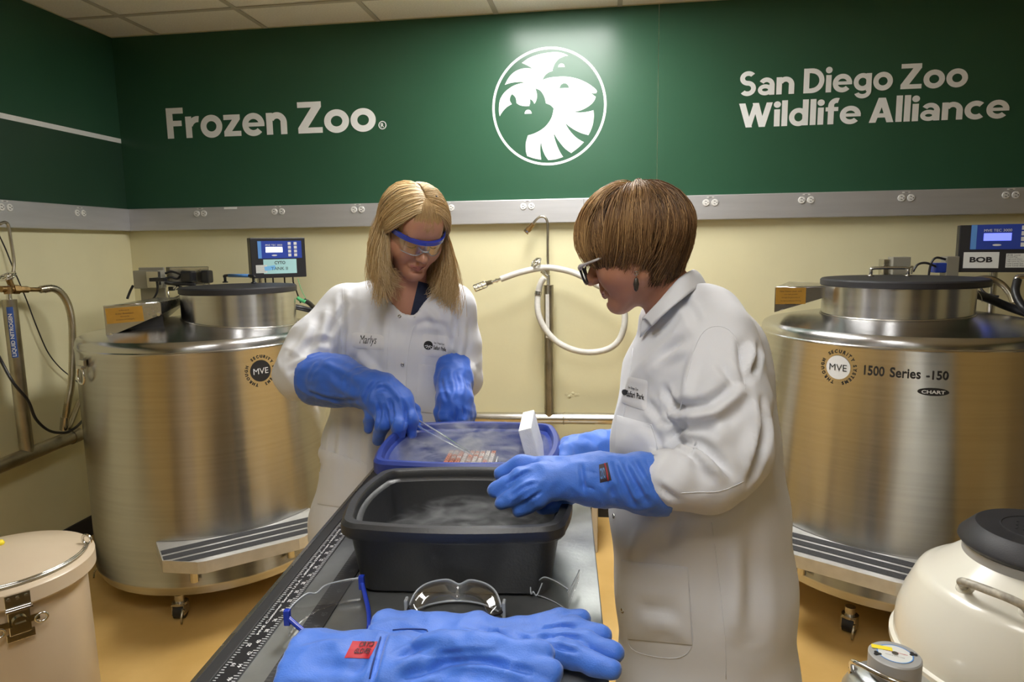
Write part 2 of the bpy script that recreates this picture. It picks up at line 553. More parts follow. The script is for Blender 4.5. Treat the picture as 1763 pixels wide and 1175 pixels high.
# joint lines between the raceway covers
for x, y in ((652, 375), (1005, 380)):
    q = py(x, y, -.044)
    MB().box((q[0], -.0444, (ZRT+ZRB)/2), (.0015, .0012, ZRT-ZRB-.008)).build('cover_joint', 'dark', tr1)

# -------------------------------------------------- lettering and emblem on the back wall
# heavy sans letters drawn from bars, slanted strokes and ring sectors (cap height 1)
GT = .215
def bar(x0, y0, x1, y1): return [(x0, y0), (x1, y0), (x1, y1), (x0, y1)]
def par(x0, y0, x1, y1, w): return [(x0, y0), (x0+w, y0), (x1+w, y1), (x1, y1)]
def ring(cx, cy, rx, ry, a0, a1, t, n=None):
    n = n or max(6, int(abs(a1-a0)/9)); out = []
    A = [math.radians(a0+(a1-a0)*i/n) for i in range(n+1)]
    return [[(cx+rx*math.cos(A[i]), cy+ry*math.sin(A[i])), (cx+rx*math.cos(A[i+1]), cy+ry*math.sin(A[i+1])),
             (cx+(rx-t)*math.cos(A[i+1]), cy+(ry-t)*math.sin(A[i+1])), (cx+(rx-t)*math.cos(A[i]), cy+(ry-t)*math.sin(A[i]))] for i in range(n)]
def disc(cx, cy, r): return [[(cx+r*math.cos(2*math.pi*i/24), cy+r*math.sin(2*math.pi*i/24)) for i in range(24)]]
def glyph(c):
    t = GT
    G = {
     'F': ([bar(0, 0, t+.01, 1), bar(t, .81, .60, 1), bar(t, .40, .53, .58)], .60),
     'r': ([bar(0, 0, t, .70)]+ring(.43, .28, .40, .425, 82, 158, .20), .47),
     'o': (ring(.37, .35, .38, .375, 0, 360, .205), .74),
     'z': ([bar(0, .535, .57, .70), bar(0, 0, .59, .165), [(0, .16), (.27, .16), (.57, .54), (.30, .54)]], .59),
     'e': (ring(.37, .35, .38, .375, 0, 318, .195)+[bar(.10, .285, .748, .415)], .75),
     'n': ([bar(0, 0, t, .70), bar(.485, 0, .70, .40)]+ring(.365, .37, .335, .345, 0, 152, .205), .70),
     'Z': ([bar(0, .82, .73, 1), bar(0, 0, .75, .18), [(0, .175), (.30, .175), (.73, .825), (.43, .825)]], .75),
     'S': (ring(.335, .715, .325, .295, 38, 270, .19)+ring(.315, .30, .33, .31, -142, 90, .19), .66),
     'a': (ring(.285, .215, .285, .225, 0, 360, .165)+[bar(.445, 0, .655, .43)]+ring(.335, .395, .32, .32, 0, 148, .185), .66),
     'D': ([bar(0, 0, t+.01, 1), bar(t, 0, .33, .19), bar(t, .81, .33, 1)]+ring(.32, .5, .50, .5, -90, 90, .20), .82),
     'i': ([bar(0, 0, t, .70)]+disc(t/2, .90, .132), t),
     'g': (ring(.345, .36, .35, .355, 0, 360, .19)+[bar(.485, -.02, .695, .70)]+ring(.36, -.02, .335, .285, 200, 360, .175), .70),
     'W': ([par(0, 1, .27, 0, .235), par(.27, 0, .545, 1, .20), par(.505, 1, .76, 0, .235), par(.76, 0, 1.03, 1, .225)], 1.255),
     'l': ([bar(0, 0, t, 1.06)], t),
     'd': (ring(.345, .35, .35, .375, 0, 360, .195)+[bar(.485, 0, .70, 1.06)], .70),
     'f': ([bar(.09, 0, .305, .78), bar(0, .535, .46, .70)]+ring(.40, .745, .31, .325, 72, 180, .205), .47),
     'A': ([par(0, 0, .30, 1, .235), par(.61, 0, .305, 1, .24), bar(.20, .20, .64, .37)], .85),
     'c': (ring(.37, .35, .38, .375, 48, 312, .205), .66),
    }
    return G[c]
def word_polys(txt, gap=.065):
    x = 0; out = []
    for c in txt:
        P, w = glyph(c)
        out += [[(q[0]+x, q[1]) for q in poly_] for poly_ in P]; x += w+gap
    return out, x-gap
def glyph_sign(name, label, lines, extra=None):
    m = MB()
    for txt, x0, z0, w, h, bold in lines:
        P, wid = word_polys(txt)
        for i, q in enumerate(P):
            m.add([(x0+a*w/wid, -.0052-.00002*i, z0+b*h) for a, b in q], [tuple(range(len(q)))])
    if extra: extra(m)
    o = m.build(name, 'white_vinyl')
    return tag(o, label, 'sign')
def reg_mark(m):
    ring = [(1.498+.019*math.cos(a), -.0052, 2.092+.019*math.sin(a)) for a in np.linspace(0, 2*math.pi, 28, endpoint=False)]
    m.tube(ring, .0024, 6, closed=True)
    v, f = text_fit('R', None, .021, .02, anchor='cc')
    m.add([(1.498+p[0], -.0056, 2.092+p[1]) for p in v], f)
glyph_sign('wall_lettering', 'white words Frozen Zoo on the green wall above the left freezer',
           [('Frozen', .285, 2.066, .690, .160, 0), ('Zoo', 1.036, 2.066, .426, .160, 0)], reg_mark)
glyph_sign('wall_lettering', 'white words San Diego Zoo Wildlife Alliance above the right freezer',
           [('San', 3.292, 2.160, .252, .113, 0), ('Diego', 3.587, 2.160, .398, .113, 0), ('Zoo', 4.022, 2.160, .290, .113, 0),
            ('Wildlife', 3.292, 2.012, .560, .113, 0), ('Alliance', 3.890, 2.012, .610, .113, 0)])
# emblem: ring, one white shape (bird, lion and rhino heads), eyes
LC, LR = (2.367, 2.149), .2875
def lg(p): return (LC[0]+(p[0]-616)/482*LR, LC[1]-(p[1]-604)/482*LR)
emblem = thing('wall_emblem', 'round white emblem of bird lion and rhino heads on green wall', 'emblem', (LC[0], -.005, LC[1]))
fr = ((0, -.0045, 0), (1, 0, 0), (0, 0, 1))
m = MB()
n = 96
vs = []; fs = []
for i in range(n):
    a = 2*math.pi*i/n
    for r in (LR, LR*.958): vs.append((LC[0]+r*math.cos(a), -.0052, LC[1]+r*math.sin(a)))
for i in range(n):
    j = (i+1) % n
    fs.append((2*i+1, 2*j+1, 2*j, 2*i))
MB().add(vs, [tuple(reversed(f)) for f in fs]).build('ring', 'white_vinyl', emblem)
segs = [  # each run is smoothed; runs meet in sharp corners
    [(393, 240), (450, 205), (520, 182), (600, 170), (680, 168), (740, 180), (780, 200)],
    [(780, 200), (740, 207), (700, 225), (672, 255), (655, 290), (648, 318)],
    [(648, 318), (620, 325), (590, 345), (572, 368), (566, 385)],
    [(566, 385), (620, 370), (700, 365), (780, 370), (860, 390), (940, 428), (1000, 472), (1020, 497)],
    [(1020, 497), (1012, 512)], [(1012, 512), (985, 512), (958, 502)], [(958, 502), (985, 522), (1008, 540)],
    [(1008, 540), (1000, 565), (970, 600), (920, 630), (870, 648), (815, 655)],
    [(815, 655), (880, 662), (940, 658), (990, 648)], [(990, 648), (993, 700), (985, 760), (968, 810), (948, 848)],
    [(948, 848), (890, 830), (830, 800), (780, 765), (750, 738)], [(750, 738), (780, 790), (820, 840), (860, 875), (910, 905)],
    [(910, 905), (860, 950), (803, 990)], [(803, 990), (750, 950), (700, 890), (670, 845), (655, 815)],
    [(655, 815), (665, 870), (690, 940), (715, 990), (735, 1020)], [(735, 1020), (670, 1038), (608, 1042)],
    [(608, 1042), (580, 1000), (560, 950), (545, 885)], [(545, 885), (540, 940), (542, 990), (548, 1037)],
    [(548, 1037), (490, 1025), (428, 1003)], [(428, 1003), (417, 960), (417, 900), (427, 860), (437, 832)],
    [(437, 832), (490, 818), (550, 790), (600, 750), (640, 690), (658, 620)], [(658, 620), (630, 592), (592, 575)],
    [(592, 575), (582, 530), (560, 487), (535, 463), (503, 450)], [(503, 450), (515, 490), (515, 530), (505, 560), (494, 575)],
    [(494, 575), (480, 550), (455, 532)], [(455, 532), (459, 560), (450, 592)], [(450, 592), (410, 591), (370, 581), (342, 562)],
    [(342, 562), (339, 530), (326, 505), (303, 487)], [(303, 487), (288, 515), (287, 545), (303, 570)],
    [(303, 570), (260, 592), (222, 628), (196, 665)], [(196, 665), (190, 620), (194, 560), (205, 520)],
    [(205, 520), (240, 472), (300, 430), (360, 408), (430, 398)], [(430, 398), (370, 392), (300, 396), (245, 410)],
    [(245, 410), (280, 352), (330, 308), (400, 285), (485, 290)], [(485, 290), (440, 263), (393, 240)]]
poly = []
for sg in segs:
    pts = spline([(*p, 0) for p in sg], 4)[:-1]
    poly += [lg(p) for p in pts]
m = MB()
tri = tessellate_polygon([[Vector((p[0], p[1], 0)) for p in poly]])
fs = []
for a, b, c in tri:
    pa, pb, pc = poly[a], poly[b], poly[c]
    if (pb[0]-pa[0])*(pc[1]-pa[1])-(pb[1]-pa[1])*(pc[0]-pa[0]) < 0: b, c = c, b
    fs.append((a, b, c))
m.add([(p[0], -.0052, p[1]) for p in poly], fs).build('animal_heads', 'white_vinyl', emblem)
def eye(cx, cy, r, h, mat, lift):
    pts = [(cx-r*math.cos(t), cy-h*math.sin(t)) for t in np.linspace(0, math.pi, 14)]
    q = [lg(p) for p in pts]
    MB().add([(p[0], -.0052-lift, p[1]) for p in q], [tuple(range(len(q)))]).build('eye', mat, emblem)
eye(747, 459, 39, 39, 'green', .0006); eye(440, 654, 30, 33, 'white_vinyl', 0); eye(724, 289, 27, 29, 'white_vinyl', 0)
# ================================================================== cryogenic freezers
def arc_text(m, txt, R, a0, cyl, h=.0118, flip=False):
    """letters around a small circle, later wrapped on a drum; cyl maps (x,y)->point"""
    adv = []
    for ch in txt:
        v, f = text_fit(ch, None, h, .03, anchor='bc')
        adv.append((v, f, (v[:, 0].max()-v[:, 0].min())))
    tot = sum(a[2] for a in adv)+.0035*(len(adv)-1)
    t = a0+tot/2/R
    for v, f, w in adv:
        ang = t-w/2/R
        c, s = math.cos(ang), math.sin(ang)
        pts = [cyl((R+p[1])*c+p[0]*s, (R+p[1])*s-p[0]*c) for p in v]
        m.add(pts, f)
        t -= (w+.0035)/R

def freezer(label, cx, cy, R, zc, zb, fa, neck, rn, rl, ztop, lid_off):
    t = thing('cryogenic_freezer', label, 'freezer', (cx, cy, 0), 'steel cryogenic freezers')
    c = (cx, cy, 0)
    sh = zc+.044
    prof = [(0, zb-.05), (R-.035, zb-.05), (R-.010, zb-.038), (R-.006, zb-.008), (R+.003, zb-.004), (R+.003, zb+.004), (R, zb+.009),
            (R, zc-.008), (R+.003, zc-.004), (R+.003, zc+.003), (R-.001, zc+.007), (R-.002, zc+.024), (R-.008, zc+.036), (R-.022, sh)]
    MB().lathe(prof, 128, c).build('body', 'steel', t, auto=40)
    dome = [(R-.022, sh)]
    for k in range(1, 15):
        r = (R-.022)*(1-k/14)
        dome.append((r, sh+.062*(1-(r/(R-.022))**1.7)))
    MB().lathe(dome, 128, c).build('dome', 'steel', t, auto=50)
    nx, ny = neck
    MB().lathe([(rn, sh-.02), (rn, ztop-.026), (rn-.02, ztop-.026)], 96, (nx, ny, 0)).build('neck', 'steel', t, auto=40)
    # weld bead at the foot of the neck, lying on the dome
    ring = []
    for a in np.linspace(0, 2*math.pi, 90, endpoint=False):
        x, y = nx+(rn+.002)*math.cos(a), ny+(rn+.002)*math.sin(a)
        r = min(math.hypot(x-cx, y-cy), R-.022)
        ring.append((x, y, sh+.062*(1-(r/(R-.022))**1.7)+.002))
    MB().tube(ring, .004, 6, closed=True).build('weld_bead', 'steel_p', t, smooth=True)
    lx, ly = nx+lid_off[0], ny+lid_off[1]
    lid = MB().lathe([(0, ztop-.028), (rl-.004, ztop-.028), (rl, ztop-.024), (rl, ztop-.006), (rl-.006, ztop), (0, ztop)], 96, (lx, ly, 0)).build('lid', 'black_m', t, auto=40)
    return t, lid, (lx, ly)

def lid_handle(lid, a, b, h, mat, r=.0065, wrap=None):
    a, b = np.array(a, float), np.array(b, float)
    u = (b-a)/np.linalg.norm(b-a)
    pts = [a, a+[0, 0, h*.7], a+u*.012+np.array([0, 0, h]), b-u*.012+np.array([0, 0, h]), b+[0, 0, h*.7], b]
    pts = [pts[0]]+spline(pts[1:5], 5)+[pts[5]]
    MB().tube(pts, r, 10).build('lid_handle', mat, lid, smooth=True)
    for e in (a, b):
        MB().lathe([(0, 0), (.013, 0), (.013, .004), (.008, .007), (0, .007)], 16, e).build('handle_foot', mat, lid, smooth=True)
    if wrap:
        MB().tube([a+u*.03+np.array([0, 0, h]), b-u*.03+np.array([0, 0, h])], r+.0015, 10).build('handle_sleeve', wrap, lid, smooth=True)

def step(t, c, R, z, fa, half, depth, tread_rows, top_back):
    """folding step: top plate hugging the drum, turned-down front edge, dark grip strips, two struts"""
    ca, sa = math.cos(fa), math.sin(fa)
    ex = np.array([-sa, ca, 0]); er = np.array([ca, sa, 0]); c = np.array([c[0], c[1], z])
    N = 24
    s = MB()
    inner = [c+ex*x+er*math.sqrt(max((R+.004)**2-x*x, 0)) for x in np.linspace(-half, half, N)]
    rf = R+depth
    def front(x):
        a = abs(x)/half
        return rf*math.cos(.30)-0 if a < .62 else rf*math.cos(.30)-(a-.62)/.38*depth*.42
    outer = [c+ex*x+er*front(x) for x in np.linspace(-half, half, N)]
    vs = inner+outer+[p-np.array([0, 0, .004]) for p in inner+outer]
    fs = []
    for i in range(N-1):
        fs += [(i, i+1, N+i+1, N+i), (2*N+i, 3*N+i, 3*N+i+1, 2*N+i+1)]
    plate = s.add(vs, fs).build('step_plate', 'step_steel', t)
    lip = MB()
    edge = [inner[0]]+outer+[inner[-1]]
    vs = []
    for p in edge:
        vs += [p+np.array([0, 0, .001]), p-np.array([0, 0, .045])]
    fs = [(2*i, 2*i+1, 2*i+3, 2*i+2) for i in range(len(edge)-1)]
    vs2 = []
    cen = c+er*(R+depth*.5)
    for p in edge:
        d = cen-p; d[2] = 0; d = d/np.linalg.norm(d)*.004
        vs2 += [p+d, p+d-np.array([0, 0, .045])]
    k = len(vs)
    fs += [(k+2*i, k+2*i+2, k+2*i+3, k+2*i+1) for i in range(len(edge)-1)]
    fs += [(2*i+1, k+2*i+1, k+2*i+3, 2*i+3) for i in range(len(edge)-1)]
    lip.add(vs+vs2, fs).build('step_lip', 'step_steel', plate)
    for j in range(tread_rows):
        f0 = .10+.86*j/tread_rows; f1 = f0+.86/tread_rows-.075
        xs = np.linspace(-half*.985, half*.985, N)
        q0 = []; q1 = []
        for x in xs:
            ri = math.sqrt((R+.004)**2-x*x); ro = front(x)-.006
            # strips run straight across; clip them against the drum and the front
            ra = R*.86+(ro-R*.86)*0
            y0 = R+(rf*math.cos(.30)-R)*f0-.012; y1 = R+(rf*math.cos(.30)-R)*f1-.012
            y0 = max(y0, ri+.004); y1 = max(y1, ri+.004)
            y0 = min(y0, ro); y1 = min(y1, ro)
            q0.append(c+ex*x+er*y0+np.array([0, 0, .0012])); q1.append(c+ex*x+er*y1+np.array([0, 0, .0012]))
        fs = []
        for i in range(N-1):
            if np.linalg.norm(q0[i]-q1[i])+np.linalg.norm(q0[i+1]-q1[i+1]) > .004:
                fs.append((i, i+1, N+i+1, N+i))
        MB().add(q0+q1, fs).build('grip_strip', 'tread', plate)
    for x in (-half*.62, half*.62):
        a = c+ex*x+er*(math.sqrt(R*R-x*x)+.030)
        MB().cyl(a-np.array([0, 0, .045]), a-np.array([0, 0, .16]), .016, n=18).cyl(a-np.array([0, 0, .05]), a-np.array([0, 0, .075]), .013, n=18).build('step_strut', 'steel_p', plate, auto=40)
    return plate

def caster(t, p, ang):
    x, y = p
    k = MB().cyl((x, y, .10), (x, y, .068), .019, n=20).cyl((x, y, .070), (x, y, .060), .030, n=20).build('caster_stem', 'steel_p', t, auto=40)
    ca, sa = math.cos(ang), math.sin(ang)
    R = Matrix.Rotation(ang, 3, 'Z')
    m = MB()
    for s in (-1, 1):
        m.box((x-sa*.023*s, y+ca*.023*s, .042), (.050, .004, .044), R)
    m.box((x, y, .062), (.05, .05, .006), R)
    m.build('caster_fork', 'steel_p', t)
    a = np.array([x-sa*.019, y+ca*.019, .032]); b = np.array([x+sa*.019, y-ca*.019, .032])
    MB().cyl(a, b, .032, n=28).build('caster_wheel', 'black', t, auto=40)
    q = np.array([x+ca*.03-sa*.03, y+sa*.03+ca*.03, .05])
    MB().tube([q, q+[.02*ca, .02*sa, .01], q+[.036*ca, .036*sa, -.015], q+[.04*ca, .04*sa, -.04]], .004, 8).build('brake_lever', 'steel_p', t, smooth=True)

def drum_logo(t, cx, cy, R, th0, z0, disc_mat, txt_mat, model_txt=None, chart=False):
    L = .0012
    def cyl(x, y): 
        a = th0+x/R
        return (cx+(R+L)*math.cos(a), cy+(R+L)*math.sin(a), z0+y)
    rd = .043
    def cyl2(x, y):
        a = th0+x/R
        return (cx+(R+L+.0008)*math.cos(a), cy+(R+L+.0008)*math.sin(a), z0+y)
    vs = [cyl(0, 0)]; fs = []; N = 36
    for rr in (.5, 1):
        vs += [cyl(rd*rr*math.cos(2*math.pi*i/N), rd*rr*math.sin(2*math.pi*i/N)) for i in range(N)]
    for i in range(N):
        j = (i+1) % N
        fs += [(0, 1+i, 1+j), (1+i, 1+N+i, 1+N+j, 1+j)]
    MB().add(vs, fs).build('logo_disc', disc_mat, t)
    v, f = text_fit('MVE', .062, .024, 0, anchor='cc')
    MB().add([cyl2(*p) for p in v], f).build('logo_letters', txt_mat, t)
    m = MB()
    arc_text(m, 'SECURITY', .0525, math.radians(78), cyl)
    arc_text(m, 'THROUGH', .0525, math.radians(205), cyl)
    arc_text(m, 'SYSTEMS', .0525, math.radians(-30), cyl)
    m.build('logo_ring_letters', 'print_dark', t)
    if model_txt:
        x0 = .088
        for word, w in model_txt:
            v, f = text_fit(word, w, .034 if not word.startswith('-') else .030, .018, anchor='bl')
            MB().add([cyl(x0+p[0], -.016+p[1]) for p in v], f).build('model_letters', 'print_dark', t)
            x0 += w+.016
    if chart:
        x0, y0 = .30, -.058
        vs = [cyl(x0, y0)]; fs = []
        vs += [cyl(x0+.047*math.cos(2*math.pi*i/N), y0+.013*math.sin(2*math.pi*i/N)) for i in range(N)]
        fs = [(0, 1+i, 1+(i+1) % N) for i in range(N)]
        MB().add(vs, fs).build('oval_badge', 'print_dark', t)
        v, f = text_fit('CHART', .070, .012, .03, anchor='cc')
        MB().add([cyl2(x0+p[0], y0+p[1]) for p in v], f).build('oval_badge_letters', 'print_white', t)

def oriented(n2, tilt=0.0):
    """ex (viewer's right), ey (up), n for a face whose horizontal normal is n2"""
    n = np.array([n2[0], n2[1], 0.0]); n /= np.linalg.norm(n)
    ex = np.array([-n[1], n[0], 0.0]); ey = np.array([0, 0, 1.0])
    if tilt:
        n2_ = n*math.cos(tilt)+ey*math.sin(tilt); ey = np.cross(n2_, ex); n = n2_
    return ex, ey, n

def slab(name, mat, parent, o, ex, ey, w, h, t, bev=0.0):
    """rectangular slab, back face centred on o, thickness t towards the viewer"""
    ex, ey = Vector(ex), Vector(ey); ez = ex.cross(ey)
    R = Matrix((ex, ey, ez)).transposed()
    return MB().box(Vector(o)+ez*(t/2), (w, h, t), R, bev).build(name, mat, parent)

def controller(t, c, nrm, W, H, screen, card, roll=0.0):
    ex, ey, n = oriented(nrm)
    if roll:
        ex, ey = ex*math.cos(roll)+ey*math.sin(roll), -ex*math.sin(roll)+ey*math.cos(roll)
    c = np.array(c, float)
    box = slab('controller', 'black', t, c-n*.075, ex, ey, W, H, .075, .004)
    k = W/.285
    def at(x, y): return c+ex*(x*k)+ey*(y*k)     # coordinates on a 285 mm wide face
    slab('keypad_panel', 'blue_panel', box, at(.008, .043), ex, ey, .228*k, .092*k, .0015)
    slab('keypad_stripe', 'blue_light', box, at(-.096, .043)+n*.0014, ex, ey, .018*k, .090*k, .0006)
    slab('screen', screen, box, at(-.022, .043)+n*.0014, ex, ey, .086*k, .028*k, .0008)
    flat_text('keypad_letters', 'MVE TEC 3000', 'print_white', box, at(-.022, .067)+n*.0016, ex, ey, .086*k, .0095*k, 0)
    N = 20
    q = at(-.022, .013)+n*.0022
    MB().add([q]+[q+ex*(.014*k*math.cos(2*math.pi*i/N))+ey*(.0038*k*math.sin(2*math.pi*i/N)) for i in range(N)],
             [(0, 1+i, 1+(i+1) % N) for i in range(N)]).build('keypad_badge', 'key', box)
    for i in range(2):
        for j in range(4):
            slab('key', 'key', box, at(.058+.031*i, .075-.0205*j)+n*.0014, ex, ey, .0155*k, .0150*k, .0016, .0004)
    if card == 'cyto':
        slab('name_card', 'cyan_card', box, at(.005, -.046), ex, ey, .172*k, .076*k, .001)
        flat_text('card_letters', 'CYTO', 'print_dark', box, at(.004, -.026)+n*.001, ex, ey, .056*k, .017*k, .02)
        flat_text('card_letters', 'TANK II', 'print_dark', box, at(.0, -.057)+n*.001, ex, ey, .086*k, .016*k)
        slab('tape_strip', 'tape_blue', box, at(-.049, -.054)+n*.001, ex*math.cos(.13)+ey*math.sin(.13), ey*math.cos(.13)-ex*math.sin(.13), .056*k, .022*k, .0008)
        nt = slab('note_sheet', 'paper', box, at(-.092, -.058)+n*.0006, ex, ey, .056*k, .042*k, .0006)
        m = MB()
        for r in range(5):
            v, f = text_fit('setting level', .046*k, .0035*k, 0)
            m.add(planar(v-np.array([.023*k, 0]), at(-.092, -.041-.0078*r)+n*.0006, ex, ey, .0008), f)
        for r in range(5):
            pass
        bpy.data.meshes
        m2 = MB()
        for r in range(5):
            q = at(-.092, -.042-.008*r)+n*.0012
            m2.add([q-ex*.024*k-ey*.0008*k, q+ex*.022*k-ey*.0008*k, q+ex*.022*k+ey*.0008*k, q-ex*.024*k+ey*.0008*k], [(0, 1, 2, 3)])
        m2.build('note_lines', 'print_grey', box)
    else:
        slab('name_card', 'paper', box, at(-.068, -.043), ex, ey, .112*k, .060*k, .001)
        flat_text('card_letters', 'BOB', 'print_dark', box, at(-.068, -.041)+n*.001, ex, ey, .072*k, .021*k, .035)
        slab('note_sheet', 'paper', box, at(.072, -.045), ex, ey, .125*k, .052*k, .001)
        for r, ln in enumerate(('BOB  Level', 'Round Plug', 'High Level Alarm', 'High Level Set Point', 'Low Level Set Point', 'Low Level Alarm')):
            v, f = text_fit(ln, None, .0062*k, 0, anchor='bl')
            MB().add(planar(v, at(.013, -.0275-.0078*r)+n*.001, ex, ey, .0006), f).build('note_lines', 'print_grey', box)
    return box, at, n, ex, ey

# ---------------------------------------------------------------- left freezer
LT = (.879, -.74); LRr = .5
tL, lidL, lcL = freezer('left steel cryogenic freezer with a card reading CYTO on its controller', *LT, LRr, 1.07, .141, -.86,
                        (1.052, -.742), .236, .243, 1.303, (.004, -.003))
lid_handle(lidL, pz(388, 487, 1.303), pz(437, 488, 1.303), .035, 'black', wrap='blue_light')
step(tL, LT, LRr, .335, math.radians(-49), .30, .235, 3, None)
for a in (-79, 10, 110, 200): caster(tL, (LT[0]+.47*math.cos(math.radians(a)), LT[1]+.47*math.sin(math.radians(a))), math.radians(a))
q = pz(318, 1070, .03)
def drum_hit(px, pyy, c, R):
    d = ray(px, pyy); o = CAM
    a = d[0]**2+d[1]**2; b = 2*(d[0]*(o[0]-c[0])+d[1]*(o[1]-c[1])); cc = (o[0]-c[0])**2+(o[1]-c[1])**2-R*R
    s = (-b-math.sqrt(b*b-4*a*cc))/(2*a)
    return o+d*s
h = drum_hit(449, 639, LT, LRr)
drum_logo(tL, *LT, LRr, math.atan2(h[1]-LT[1], h[0]-LT[0]), h[2], 'print_dark', 'print_white', [('1500', .085), ('Series', .10), ('-150', .075)])
# lifting ring on the drum
h = drum_hit(143, 640, LT, LRr); a = math.atan2(h[1]-LT[1], h[0]-LT[0])+.05
er = np.array([math.cos(a), math.sin(a), 0]); ex = np.array([-math.sin(a), math.cos(a), 0]); p = np.array([*LT, h[2]])+er*(LRr+.002)
R3 = Matrix((Vector(ex), Vector((0, 0, 1)), Vector(er))).transposed()
lug = MB().box(p+er*.006+np.array([0, 0, .035]), (.046, .03, .012), R3, .003).box(p+er*.013+np.array([0, 0, .022]), (.05, .012, .02), R3, .003).build('lifting_lug', 'steel_p', tL)
ringp = [p+er*.016+ex*.030*math.cos(t)*(1 if abs(math.cos(t)) < .9 else 1)+np.array([0, 0, -.012+.034*math.sin(t)]) for t in np.linspace(0, 2*math.pi, 24, endpoint=False)]
MB().tube(ringp, .0048, 8, closed=True).build('lifting_ring', 'chrome', lug, smooth=True)

def hood(t, tl, tr, bl, br, back, name_plate, lines, plate_box):
    """folded steel cover on the dome: upright front sheet, sloping top sheet and side sheets going back"""
    tl, tr, bl, br = [np.array(q, float) for q in (tl, tr, bl, br)]
    back = np.array(back, float)
    m = MB()
    F = [tl, tr, br, bl]; B = [tl+back, tr+back*.55, br+back*.55+np.array([0, 0, .03]), bl+back]
    m.add(F+B, [(3, 2, 1, 0), (4, 5, 6, 7), (0, 1, 5, 4), (0, 4, 7, 3), (1, 2, 6, 5), (2, 3, 7, 6)])
    h = m.build('hood', 'steel_p', t)
    # bright folded hem along the top front edge
    MB().tube([tl, tr], .003, 8).build('hood_hem', 'chrome', h, smooth=True)
    ex = (tr-tl)/np.linalg.norm(tr-tl); up = (tl-bl)/np.linalg.norm(tl-bl)
    n = np.cross(ex, up); up = np.cross(n, ex)
    x0, y0, w, hh = plate_box
    o = tl+ex*(x0+w/2)-up*(y0+hh/2)
    slab('plaque', 'gold', h, o, ex, up, w, hh, .0012)
    for i, ln in enumerate(lines):
        flat_text('plaque_letters', ln, 'print_dark', h, o+up*(hh*(.30-.2*i))+n*.0012, ex, up, None, hh*.095, 0, lift=.0006)
    return h, ex, up, n
def above(p, yy):
    """point straight above p seen at image height yy"""
    z = p[2]
    for _ in range(40):
        q = np.array([p[0], p[1], z])-CAM
        cur = IH/2-FPX*(q@_u)/(q@_f)
        z += (cur-yy)*(q@_f)/FPX
    return np.array([p[0], p[1], z])
bl, br = pz(183, 582, 1.118), py(278, 541, -1.0)
tl, tr = above(bl, 528), above(br, 520.5)
hd, ex, up, n = hood(tL, tl, tr, bl, br, (-.10, .48, .0), None, ['In Memory of', 'Arthur Rosenbaum', 'Donated by', 'his friends and colleagues'], (.005, .009, .132, .062))
g0, g1 = bl-n*.03, br-n*.03
MB().add([g0, g1, g1-up*.05, g0-up*.012], [(0, 1, 2, 3)]).build('hood_gasket', 'black', hd)  # dark strip hung behind and below the hood's front sheet
for q in (br+ex*-.01, bl+ex*.02+up*.01):
    MB().cyl(q+n*.0, q+n*.008, .007, n=12).build('hood_screw', 'chrome', hd)
# controller on its post
cL, atL, nL, exL, eyL = controller(tL, py(480, 444, -.36), (.62, -.78), .262, .196, 'screen_w', 'cyto', .0)
b0 = py(455, 478, -.36)
MB().cyl((b0[0]-.04, -.33, 1.12), (b0[0]-.04, -.33, 1.36), .014, n=16).build('controller_post', 'steel_p', tL, auto=40)
for dx, l in ((-.07, .08), (-.03, .06), (.03, .07), (.075, .06)):
    a = atL(dx, -.1)-nL*.03
    MB().tube([a, a-np.array([0, 0, .03]), a+np.array([.01, .05, -.14])], .004, 8).build('controller_cable', 'black', tL, smooth=True)
# grey electrical boxes and cable bundle at the back of the dome
yb = -.42
def boxpx(name, mat, x0, y0, x1, y1, Y, depth, parent, bev=.003):
    a, b = py(x0, y0, Y), py(x1, y1, Y)
    return MB().box(((a[0]+b[0])/2, Y+depth/2, (a[2]+b[2])/2), (abs(b[0]-a[0]), depth, abs(a[2]-b[2])), None, bev).build(name, mat, parent)
pb = boxpx('mounting_plate', 'grey_box', 238, 461, 286, 522, yb, .010, tL)
boxpx('junction_box', 'grey_box', 228, 466.5, 274, 497, yb-.055, .06, tL)
bx = boxpx('outlet_box', 'steel_p', 251, 467, 274, 496, yb-.075, .02, tL)
boxpx('power_plug', 'black', 256, 479, 282, 485, yb-.105, .03, tL)
boxpx('relay_bracket', 'steel_p', 285, 460, 361, 491, yb+.03, .006, tL)
boxpx('solenoid_valve', 'black', 309, 467, 330, 487, yb-.06, .05, tL, .01)
boxpx('solenoid_valve', 'black', 344, 466, 359, 488, yb-.03, .05, tL, .01)
boxpx('terminal_block', 'black', 289, 494, 298, 501, yb-.04, .02, tL)
def cab(name, mat, parent, pts, r, n=8):
    return MB().tube(spline(pts, 7), r, n).build(name, mat, parent, smooth=True)
cab('power_cable', 'black', tL, [py(270, 484, yb-.09), py(271, 500, yb-.09), py(266, 512, yb-.085), py(259, 518, yb-.06)], .005)
cab('power_cable', 'black', tL, [py(229, 492, yb-.02), py(224, 502, yb-.02), py(219, 515, yb-.03)], .006)
cab('power_cable', 'black', tL, [py(286, 487, yb-.03), py(303, 489, yb-.05), py(322, 489, yb-.05), py(337, 491, yb-.04)], .010)
cab('power_cable', 'black', tL, [py(285, 471, yb-.02), py(293, 468, yb-.02), py(303, 470, yb-.02), py(312, 474, yb-.03)], .006)
cab('power_cable', 'black', tL, [py(286, 479, yb-.02), py(296, 478, yb-.03), py(306, 480, yb-.02), py(315, 470, yb-.03)], .006)
cab('power_cable', 'black', tL, [py(293, 515, yb-.05), py(303, 512, yb-.08), py(312, 508, yb-.08)], .003)
